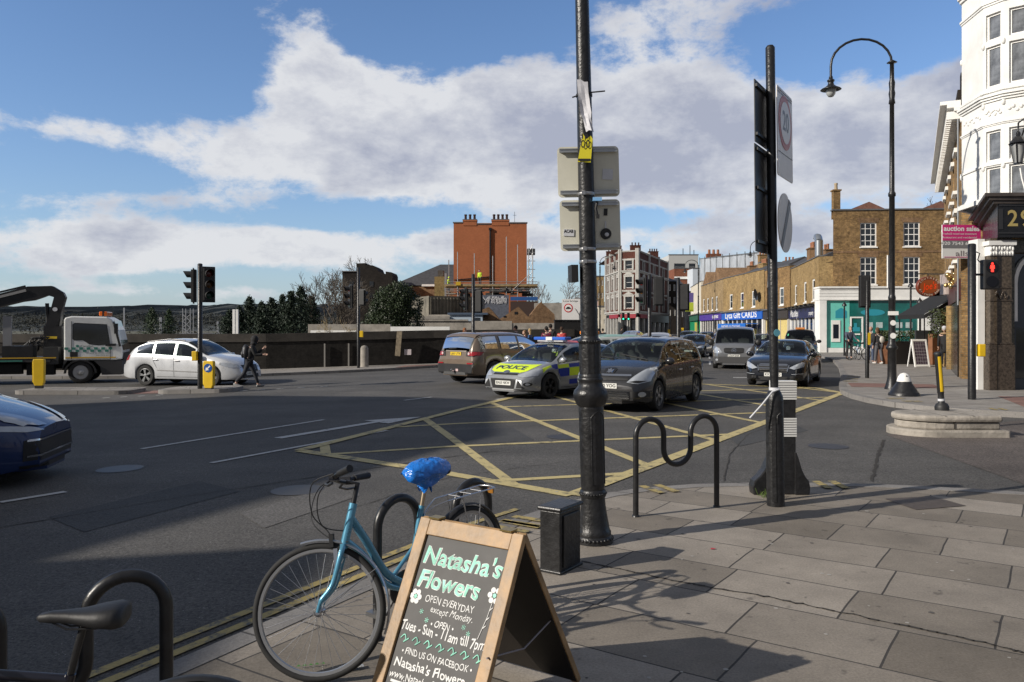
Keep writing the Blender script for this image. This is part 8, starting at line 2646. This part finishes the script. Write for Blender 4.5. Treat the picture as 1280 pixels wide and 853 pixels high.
def person(label,loc,heading,top,legs,hair,pose=None,group=None,h=1.75,shoes=(.03,.03,.03),coat=0.,skirt=None,hood=False,hairlong=0.):
 """pose: lh/rh = forward swing of thigh, lk/rk knee bend, la/ra upper arm swing, le/re elbow bend (degrees), lean"""
 P=dict(lh=4,rh=-4,lk=3,rk=3,la=5,ra=-5,le=12,re=12,lean=0,lo=6,ro=6);P.update(pose or{})
 k=h/1.75
 def rot(v,deg):
  a=R(deg);return V((v.x*math.cos(a)-v.z*math.sin(a),v.y,v.z*math.cos(a)+v.x*math.sin(a)))
 hip=V((0,0,.93));lean=P['lean']
 J={}
 for s,n in((1,'l'),(-1,'r')):
  J[n+'hip']=hip+V((0,s*.09,-.02))
  J[n+'kn']=J[n+'hip']+rot(V((0,s*.005,-.44)),P[n+'h'])
  J[n+'an']=J[n+'kn']+rot(V((0,0,-.40)),P[n+'h']-P[n+'k'])
  J[n+'toe']=J[n+'an']+rot(V((.15,s*.02,-.045)),(P[n+'h']-P[n+'k'])*.5)
 low=min(J['lan'].z,J['ran'].z,J['ltoe'].z+.03,J['rtoe'].z+.03)-.075
 def up(v):return hip+rot(v-hip,-lean)
 J['waist']=up(V((0,0,1.08)));J['chest']=up(V((.0,0,1.30)));J['neck']=up(V((0,0,1.46)));J['nk2']=up(V((.015,0,1.54)))
 for s,n in((1,'l'),(-1,'r')):
  J[n+'sh']=up(V((-.01,s*.185,1.415)))
  o=R(P[n+'o'])
  d=rot(V((0,s*math.sin(o),-math.cos(o)))*.29,P[n+'a']-lean)
  J[n+'el']=J[n+'sh']+d
  d2=rot(V((0,s*math.sin(o)*.4,-math.cos(o)))*.25,P[n+'a']+P[n+'e']-lean)
  J[n+'wr']=J[n+'el']+d2
  J[n+'ha']=J[n+'wr']+d2.normalized()*.085
 J={a:V((v.x,v.y,v.z-low))*k for a,v in J.items()}
 hipv=V((0,0,hip.z-low))*k
 names=['hip','waist','chest','neck','nk2']+[n+j for n in 'lr' for j in('hip','kn','an','toe','sh','el','wr','ha')]
 J['hip']=hipv
 ix={n:i for i,n in enumerate(names)}
 E=[('hip','waist'),('waist','chest'),('chest','neck'),('neck','nk2')]
 for n in 'lr':
  E+=[('hip',n+'hip'),(n+'hip',n+'kn'),(n+'kn',n+'an'),(n+'an',n+'toe'),('chest',n+'sh'),(n+'sh',n+'el'),(n+'el',n+'wr'),(n+'wr',n+'ha')]
 rad={'hip':.12,'waist':.115,'chest':.125,'neck':.058,'nk2':.052,'hip_':.09,'kn':.055,'an':.040,'toe':.036,'sh':.055,'el':.040,'wr':.028,'ha':.030}
 rr=[]
 for n in names:
  key=n if n in rad else n[1:]
  rr.append((.085 if n in('lhip','rhip')else rad[key])*k)
 me=skinmesh([J[n]for n in names],[(ix[a],ix[b])for a,b in E],rr)
 bm=bmesh.new();bm.from_mesh(me);bpy.data.meshes.remove(me)
 hd=MB();c=J['nk2']+(up(V((.03,0,1.66)))-up(V((.015,0,1.54))))*k
 hd.ball(c,(.092*k,.076*k,.118*k),16,12);hd.ball(c+V((.035,0,-.06))*k,(.06*k,.055*k,.06*k),12,8);hd.ball(c+V((.095,0,-.02))*k,(.018*k,.014*k,.026*k),8,6)
 for s in(1,-1):
  hd.ball(c+V((0,s*.078,-.01))*k,(.018*k,.012*k,.03*k),8,6)
 for n,s in(('l',1),('r',-1)):
  d=(J[n+'ha']-J[n+'wr']).normalized();a=d.orthogonal().normalized()if abs(d.x)>.9 else V((1,0,0))-d*d.x;a.normalize();b2=d.cross(a)
  for i,(off,L_)in enumerate(((-.027,.062),(-.009,.074),(.009,.070),(.027,.055))):
   p=J[n+'ha']+a*off*k;q1=p+d*L_*.55*k;q2=q1+(d*.8-b2*s*.5).normalized()*L_*.5*k
   hd.tube([p-d*.02*k,q1,q2],[.010*k,.009*k,.007*k],6)
  p=J[n+'wr']+d*.03*k+a*.026*k
  hd.tube([p,p+(d*.6+a).normalized()*.035*k,p+(d+a*.6).normalized()*.065*k],[.012*k,.010*k,.008*k],6)
 hm=hd.mesh("t");bm.from_mesh(hm);bpy.data.meshes.remove(hm)
 body=bpy.data.meshes.new('person');bm.to_mesh(body);bm.free()
 for p in body.polygons:p.use_smooth=True
 hv=V((*heading,0)).normalized()
 o=link('person',body,SKIN);tag(o,label,'person',group)
 o.location=loc;o.rotation_euler.z=math.atan2(hv.y,hv.x)
 def cloth(name,ns,es,rs,m,sub=1):
  i2={n:i for i,n in enumerate(ns)}
  mm=skinmesh([J[n]for n in ns],[(i2[a],i2[b])for a,b in es],[r_*k for r_ in rs],sub)
  return link(name,mm,m,o)
 arms=[('chest','lsh'),('lsh','lel'),('lel','lwr'),('chest','rsh'),('rsh','rel'),('rel','rwr')]
 J['hem']=J['hip']+V((0,0,-.05-coat))*k
 nk=J['neck']+V((0,0,-.02));J['col']=nk
 cloth('jacket',['hem','waist','chest','col','lsh','lel','lwr','rsh','rel','rwr'],[('hem','waist'),('waist','chest'),('chest','col')]+arms,[.165+coat*.06,.15,.155,.085,.078,.060,.048,.078,.060,.048],top)
 J['lcf']=J['lan']+V((0,0,.03))*k;J['rcf']=J['ran']+V((0,0,.03))*k
 cloth('trousers',['hip','lhip','lkn','lcf','rhip','rkn','rcf'],[('hip','lhip'),('lhip','lkn'),('lkn','lcf'),('hip','rhip'),('rhip','rkn'),('rkn','rcf')],[.135,.105,.072,.056,.105,.072,.056],legs)
 sm=MB()
 for n in 'lr':
  a,b_=J[n+'an'],J[n+'toe']
  d=(b_-a);ang=math.atan2(-d.z-.045*k,d.x)if d.x>0 else 0
  Mr=Matrix.Rotation(ang*.8,4,'Y')
  sm.ball(a*.45+b_*.55+V((0,0,-.015))*k,(.135*k,.048*k,.045*k),12,8,Mr);sm.ball(a+V((-.01,0,-.03))*k,(.055*k,.045*k,.05*k),10,6)
 sm.build('shoes',mat("shoe_%d"%int(shoes[0]*100),shoes,.6),o)
 hh_=MB();hh_.ball(c+V((-.018,0,.025))*k,(.100*k,.088*k,.112*k),14,10)
 if hairlong:
  hh_.ball(c+V((-.05,0,-.07-hairlong*.3))*k,(.06*k,.085*k,(.12+hairlong)*k),12,8)
 if hood:
  hh_.ball(c+V((-.02,0,.0))*k,(.125*k,.115*k,.150*k),14,10);hh_.ball(c+V((-.05,0,-.12))*k,(.11*k,.15*k,.09*k),12,8)
 hh_.build('hood' if hood else 'hair',hair,o)
 return o,{a:v for a,v in J.items()},c
CL=lambda n,c,r=.85:mat(n,c,r,var=.15,vscale=8)
BLKC,DKC=CL("black_cloth",(.014,.014,.016)),CL("charcoal_cloth",(.03,.03,.034))
BLUEJ=CL("blue_jacket",(.03,.09,.22));PURP=CL("purple_jacket",(.12,.03,.12));REDJ=CL("red_jacket",(.34,.03,.03));DENIM=CL("denim",(.05,.07,.12))
GREYT=CL("grey_trousers",(.09,.09,.10));HIVIS=CL("hi_vis_vest",(.60,.80,.04),.7)
HBRN,HBLK,HBLD,HGRY=CL("brown_hair",(.09,.045,.02)),CL("black_hair",(.012,.010,.009)),CL("blonde_hair",(.40,.28,.13)),CL("grey_hair",(.42,.41,.40))
PLAID=brickmat("red_plaid_shirt",(.40,.03,.04),(.30,.02,.05),(.03,.02,.05),.09,.09,.022,.85,.1,0,3)
x,y=at(311,26.9),26.9
po,PJ,_=person('person all in black with a backpack striding past the front of the white SUV',(x,y,rz_(x,y)),(1,.25),BLKC,CL("dark_jeans",(.025,.027,.035)),BLKC,dict(lh=24,lk=8,rh=-20,rk=22,la=40,le=105,ra=35,re=70,lean=14),h=1.78,hood=True,shoes=(.25,.25,.25))
bp_=MB().ball(PJ['chest']+V((-.19,0,-.06)),(.13,.17,.25),14,10);bp_.ball(PJ['chest']+V((-.29,.0,-.14)),(.06,.12,.13),10,8)
bo=bp_.build('backpack',CL("black_nylon",(.022,.022,.025),.5),po)
MB().box(PJ['chest']+V((-.25,-.14,-.05)),(.04,.01,.14)).build('reflective_patch',WST,bo)
GP='people on the pavement by the wall'
def walker(px,Y,label,head,**k):
 x=at(px,Y);return person(label,(x,Y,rz_(x,Y)+.11),head,group=k.pop('group',GP),**k)
walker(580.5,40.0,'person with curly ginger hair showing above the brown SUV roof',(1,-.2),top=DKC,legs=DENIM,hair=CL("ginger_hair",(.22,.085,.03)),h=1.72,hairlong=.02)
walker(645,39.6,'dark haired person in a navy jacket by the wall',(-1,.1),top=CL("navy_jacket",(.02,.025,.06)),legs=DKC,hair=HBLK,h=1.82,pose=dict(lh=15,rh=-15))
walker(656,39.0,'fair haired person in a purple jacket by the wall',(-1,-.3),top=PURP,legs=DENIM,hair=CL("light_brown_hair",(.22,.13,.07)),h=1.58,hairlong=.06)
walker(662.5,39.4,'blonde person in a blue jacket by the wall',(-1,.2),top=BLUEJ,legs=DKC,hair=HBLD,h=1.66,hairlong=.05)
walker(683,37.6,'person in a red plaid shirt behind the police car',(-.2,1),top=PLAID,legs=DENIM,hair=HBLK,h=1.76)
walker(688,39.2,'tall dark person beside the red plaid shirt',(.3,1),top=BLKC,legs=DKC,hair=HBLK,h=1.88)
walker(702,39.0,'person in a plain red jacket in front of the black hoarding',(.6,1),top=REDJ,legs=DKC,hair=CL("dark_brown_hair",(.05,.025,.014)),h=1.74)
for px,yf,lab in((600,358.6,'worker in yellow vest standing on the scaffold deck'),):
 person(lab,(at(px,86.6),86.6,zat(yf,86.6)),(-.3,-1),HIVIS,DKC,BLKC,dict(lean=12,la=40),group='workers on the site',h=1.8)
person('worker in yellow vest beside the mustard brick tower left of the scaffold',(at(561,88),88,zat(366.5,88)),(1,-.3),HIVIS,GREYT,HIVIS,None,'workers on the site',1.75)
MB_=MB().box2((at(556.5,87.4),87.4,zat(367.8,87.4)),(at(580,87.4),89,zat(366.6,87.4))).build('wall_top',CONC);tag(MB_,'flat concrete ledge at the scaffold where a worker stands','ledge')
GR='people on the right pavement'
Yp=36.9
pd_,PJ,c_=walker(1180.5,34.6,'person in long black coat with fur collar and pale cap seen from behind',(.5,1),top=BLKC,legs=BLKC,hair=HGRY,h=1.76,coat=.30,group=GR,shoes=(.02,.02,.02))
MB().ball(PJ['neck']+V((-.02,0,.0)),(.13,.17,.055),14,8).build('fur_collar',CL("tan_fur",(.30,.20,.11)),pd_)
MB().ball(c_+V((-.01,0,.06)),(.112,.10,.085),14,8).build('cap',CL("pale_cap",(.45,.46,.50)),pd_)
pd_,PJ,c_=walker(1098,38.2,'person in black jacket with a white shoulder bag on the far corner pavement',(-.2,1),top=BLKC,legs=GREYT,hair=HBRN,h=1.72,pose=dict(lh=9,rh=-9,lean=4),group=GR,hairlong=.05,shoes=(.5,.48,.45))
bo=MB().ball(PJ['waist']+V((-.19,-.08,.10)),(.07,.14,.17),12,8).build('shoulder_bag',mat("cream_leather_bag",(.55,.52,.47),.5),pd_)
MB().tube([PJ['waist']+V((-.18,-.10,.25)),PJ['chest']+V((-.15,.02,.05)),PJ['neck']+V((-.03,.10,0))],.012,6).build('strap',mat("cream_leather_bag",(.55,.52,.47),.5),bo)
pd_,PJ,c_=walker(1088.5,38.9,'bald person in dark jacket close beside the one with the white bag',(.6,1),top=DKC,legs=DENIM,hair=CL("shaved_head",(.40,.24,.18)),h=1.74,group=GR)
person('person in grey blue jacket standing over the parked bicycle by the kerb',(at(1061.5,44.0),44.0,.0),(.1,-1),CL("slate_jacket",(.06,.075,.11)),DKC,CL("thin_grey_hair",(.30,.22,.18)),dict(la=30,ra=30,le=40,re=40,lean=8,lo=12,ro=12),GR,1.78)
b3,_s=bicycle('pale blue bicycle held by the person near the turquoise shop',(at(1069.5,44.2),44.25,),(-.25,-1),mat("pale_blue_bike",(.25,.32,.42),.35,.3),.335,15,rich=False,lowstep=False,group='bicycles on the far pavement')
b4,_s=bicycle('dark bicycle standing beside the pale one on the far pavement',(at(1085,43),43.2),(-1,-.35),mat("dark_bike_paint",(.02,.02,.022),.35,.3),.335,0,rich=False,lowstep=False,group='bicycles on the far pavement')
MB().ball((0,0,0),(.28,.2,.24),12,8).build('x',DKC)if False else None
GD='dark figures far up the street'
for px,Y,hd_,lab in((748.5,58,(.2,1),'dark clothed pedestrian just right of the lamp post, nearer one'),(753.5,62,(0,1),'dark clothed pedestrian just right of the lamp post, farther one'),(777,90,(1,.2),'distant dark pedestrian below the corner building')):
 person(lab,(at(px,Y),Y,rz_(at(px,Y),Y)+(.0)),hd_,BLKC,DKC,HBLK,dict(lh=14,rh=-14),GD,1.78)
BARK=mat("grey_bark",(.085,.07,.055),.9,var=.3,vscale=8)
CONIF=mat("dark_conifer_needles",(.018,.034,.018),.7,var=.55,vscale=1.2)
IVY=mat("dark_evergreen_leaf",(.026,.042,.014),.5,var=.6,vscale=1.6)
MIDG=mat("mid_green_leaf",(.030,.055,.022),.65,var=.5,vscale=1.0)
def conifer(label,px,Y,ytop,rad,q,zb=-4.5,m=CONIF,n=3000,group='conifers beyond the wall'):
 zt=zat(ytop,Y);H=zt-zb
 t=thing('conifer',label,'tree',(at(px,Y),Y,zb),q.uniform(0,6),group)
 MB().tube([(0,0,0),(.05,0,H*.5),(0,0,H*.97)],[.16,.10,.02],7).build('trunk',BARK,t)
 c=MB()
 for k in range(int(n/14)):
  u=q.random()**.75;z=H*(.12+.88*u);rr=rad*(1-u)**.75*q.uniform(.5,1.15)+.04;a=q.uniform(0,2*math.pi)
  d=V((math.cos(a),math.sin(a),q.uniform(-.15,.35)))
  for j in range(14):
   s=(j+1)/14;p=V((0,0,z))+d*rr*s+V((q.gauss(0,.07),q.gauss(0,.07),q.gauss(0,.06)+.12*s*s))
   leaf(c,p,q.uniform(.06,.14),q,.1)
 c.build('crown',m,t)
 return t
def bare_tree(label,loc,H,q,m=BARK,spread=.9,lv=5,r0=.16,group=None,name='bare_tree',twig=2.6):
 t=thing(name,label,'tree',loc,q.uniform(0,6),group)
 tr_=MB();tw=MB()
 def grow(p,d,L_,r,l):
  n=3;pts=[p];dd=d.copy()
  for i in range(n):
   dd=(dd+V((q.gauss(0,.11),q.gauss(0,.11),.06+q.gauss(0,.05)))).normalized()
   pts.append(pts[-1]+dd*L_/n)
  (tr_ if l==0 else tw).tube(pts,[max(.007*twig,r*(1-.45*i/n))for i in range(n+1)],6 if l<2 else 3,cap=False)
  if l>=lv:return
  for k in range(3 if l<2 else q.choice((2,3,3))):
   a=q.uniform(0,2*math.pi);o=dd.orthogonal().normalized();o.rotate(Matrix.Rotation(a,3,dd))
   nd=(dd*q.uniform(.65,1.0)+o*q.uniform(.3,.75)*spread).normalized()
   st=pts[-1]if q.random()<.65 else pts[-2]
   grow(st,nd,L_*q.uniform(.62,.82),max(.008*twig,r*.58),l+1)
 grow(V((0,0,0)),V((q.gauss(0,.05),q.gauss(0,.05),1)),H*.30,r0,0)
 tr_.build('trunk',m,t);tw.build('crown',m,t)
 return t
q=random.Random(17)
words=['shortest dark conifer at the left end of the row beyond the wall','second dark conifer from the left beyond the wall','third dark conifer from the left, with a broken top','fourth dark conifer from the left in the row','fifth dark conifer from the left, near the middle of the row','sixth dark conifer from the left in the row','tall dark conifer seventh from the left in the row','tallest dark conifer near the right end of the row','last dark conifer of the row beside the bare trees']
for i,(px,yt)in enumerate(((287,390),(299,383),(312,376),(327,378),(340,371),(353,372),(364,364),(376,360),(389,368))):
 conifer(words[i],px,74+(i%3)*3,yt+(0,2,-3,1,3,-2,2,0,4)[i],(2.9,2.4,3.3,2.6,3.0,2.5,3.2,3.0,2.7)[i],q,n=7500)
conifer('rounder green conifer standing alone behind the white SUV, left of its pair',190,110,386,3.6,q,-6,MIDG,6000,'pair of green conifers')
conifer('rounder green conifer standing alone behind the white SUV, right of its pair',211,112,388,3.2,q,-6,MIDG,5500,'pair of green conifers')
GBT='bare winter trees'
bare_tree('bare winter tree with fine twigs left of the dark brick building',(at(407,84),84,-4),13.2,q,group=GBT,lv=6,r0=.22)
bare_tree('second bare winter tree leaning towards the conifers',(at(424,88),88,-4),13.5,q,group=GBT,lv=6,r0=.2)
bare_tree('third bare winter tree, between the conifers and the dark brick building',(at(396,80),80,-4),11.5,q,group=GBT,lv=6,r0=.2)
bare_tree('bare treetop rising behind the dark brick building stack',(at(446,112),112,0),11.5,q,group=GBT,lv=6,r0=.2)
bare_tree('pale bare tree right of the orange building',(at(681,110),110,-2),11.5,q,mat("pale_bark",(.20,.17,.15),.9),group=GBT,lv=6,r0=.2)
bare_tree('bare treetop showing above the parapet of the brick house',(at(1166,75),75,4),11.5,q,group=GBT,lv=6,r0=.2)
sh=bare_tree('low yellowish twiggy shrub poking over the wall beside the traffic signal',(at(432,44),44,.3),2.7,q,mat("yellow_twig",(.26,.20,.10),.9),1.2,5,.03,None,'shrub',1.)
bu=thing('evergreen_bush','large dense dark green bush rising behind the wall below the hall roof','bush',(at(489,52),52,-.5))
MB().tube([(0,0,0),(.1,0,1.6),(.2,0,3)],[.12,.1,.05],7).tube([(.1,0,.8),(-.7,0,2.2)],[.07,.03],6).tube([(.1,0,.8),(1.0,.1,2.4)],[.07,.03],6).build('trunk',BARK,bu)
c=MB();q=random.Random(31)
cl=[(0,0,2.6,1.35,1.1),(-.9,.1,1.7,1.05,1.0),(.95,.1,1.9,1.05,1.1),(.4,-.2,3.5,.85,.75),(-.4,0,3.2,.8,.75),(1.25,.2,3.0,.7,.7),(-1.25,.2,1.0,.8,.9),(1.0,-.3,1.0,1.0,.9),(0,-.4,1.4,1.2,1.2),(.9,0,3.55,.6,.5)]
for(x,y,z,r_,hz)in cl:
 for k in range(int(1300*r_*r_)):
  v=V((q.gauss(0,1),q.gauss(0,1),q.gauss(0,1))).normalized()*q.uniform(.62,1.05)
  p=V((x+v.x*r_,y+v.y*r_,z+v.z*hz))
  for j in range(3):
   leaf(c,p+V((q.gauss(0,.05),q.gauss(0,.05),q.gauss(0,.05))),q.uniform(.03,.075),q,.4)
c.build('crown',IVY,bu)
bu.scale=(1.06,1.06,1.24)
bt_=thing('potted_climber','dark climbing plant hanging under the black awning','plant',(at(1177,35.5),35.5,0))
c=MB()
for k in range(700):
 v=V((q.gauss(0,.28),q.gauss(0,.25),0));leaf(c,V((v.x,v.y,q.uniform(1.3,2.6))),q.uniform(.04,.08),q)
c.build('foliage',LEAF_H,bt_);MB().tube([(0,0,0),(.02,0,1.3),(0,.05,2.4)],.03,6).build('stem',BARK,bt_)
wd=MB();q=random.Random(41)
for i in range(1900):
 px=q.uniform(-60,470);Y=q.uniform(220,620);r_=q.uniform(1.4,3.4)
 x=at(px,Y);z0=(Y-220)/400*9+q.uniform(0,4)
 for k in range(20):
  p=V((x+q.gauss(0,r_*.5),Y+q.gauss(0,r_*.5),z0+q.gauss(0,r_*.45)))
  leaf(wd,p,r_*q.uniform(.08,.22),q,2.2)
struct(wd.build('distant_woods',mat("winter_woods",(.028,.030,.024),.95,var=.55,vscale=.025)),'stuff')
GM=mat("galvanised_mast",(.30,.31,.33),.5,.4)
for px,Y,yt,w_,lab,lat in((235,95,386,.9,'lattice railway mast between the signal and the green conifers',True),(294.5,60,387,.35,'pair of pale square posts in front of the conifers',False),(200.5,120,397,.3,'thin pale mast just right of the truck cab',False),(193.5,130,404,.3,'thinner pale mast behind the truck mirror',False),(155,150,385,.2,'slender grey mast above the truck cab roof',False),(272,140,402,.25,'low thin mast left of the conifers',False)):
 t=thing('railway_mast',lab,'mast',(at(px,Y),Y,-3),0,'railway masts beyond the wall');h=zat(yt,Y)+3
 m_=MB()
 if lat:
  for sx in(-1,1):
   for sy in(-1,1):m_.bar((sx*w_/2,sy*w_/2,0),(sx*w_/2,sy*w_/2,h),.07)
  for i in range(int(h/.8)):
   m_.bar((-w_/2,-w_/2,i*.8),(w_/2,-w_/2,i*.8+.8),.06);m_.bar((w_/2,-w_/2,i*.8),(-w_/2,-w_/2,i*.8+.8),.06)
 else:
  m_.bar((-w_*.35,0,0),(-w_*.35,0,h),w_*.5);m_.bar((w_*.35,0,0),(w_*.35,0,h),w_*.5)
 m_.build('mast',GM if lat or px<290 else WPAINT2,t)
def pieces(o,eps=.03):
 me=o.data;n=len(me.vertices);par=list(range(n))
 def f(a):
  while par[a]!=a:
   par[a]=par[par[a]];a=par[a]
  return a
 for p in me.polygons:
  v=p.vertices
  for k in v[1:]:
   par[f(k)]=f(v[0])
 G_={}
 for i in range(n):
  G_.setdefault(f(i),[]).append(i)
 B=[]
 for ids in G_.values():
  cs=[me.vertices[i].co for i in ids]
  B.append([[min(c[k]for c in cs)for k in range(3)],[max(c[k]for c in cs)for k in range(3)],set(ids)])
 ch=True
 while ch:
  ch=False
  for i in range(len(B)):
   for j in range(i+1,len(B)):
    if all(B[i][0][k]-eps<=B[j][1][k]and B[j][0][k]-eps<=B[i][1][k]for k in range(3)):
     B[i]=[[min(B[i][0][k],B[j][0][k])for k in range(3)],[max(B[i][1][k],B[j][1][k])for k in range(3)],B[i][2]|B[j][2]]
     B.pop(j);ch=True;break
   if ch:break
 if len(B)<2:
  return
 nm=o.name.split('.')[0]
 for _,_,ids in B:
  keep=[p for p in me.polygons if p.vertices[0]in ids]
  used=sorted(ids);ix={a:i for i,a in enumerate(used)}
  m2=bpy.data.meshes.new(nm)
  m2.from_pydata([me.vertices[i].co for i in used],[],[[ix[k]for k in p.vertices]for p in keep])
  for p,q_ in zip(m2.polygons,keep):
   p.use_smooth=q_.use_smooth
  for mt in me.materials:
   m2.materials.append(mt)
  c=o.copy();c.data=m2;c.name=nm;COL.objects.link(c)
 bpy.data.objects.remove(o)
SPLIT=set('window_hood pilaster rail reflective_band plinth stucco_moulding strap capital corbel brick_arch blind_box display_card gable wiper bracket post pilaster_rib back_leg hinge vent foot_collar lens reflector_disc roof_rail flared_foot string_course roof_slab white_post coping cover_strip window sticker stucco_relief wheel_arch window_graphic awning_frame crank grip brake_lever chalk_flower white_band'.split())
for o in list(COL.objects):
 if o.type=='MESH' and o.parent and o.name.split('.')[0]in SPLIT and not o.children and len(o.data.vertices)<6000:
  if o.name.split('.')[0]=='window' and o.data.users>1:
   continue
  pieces(o)
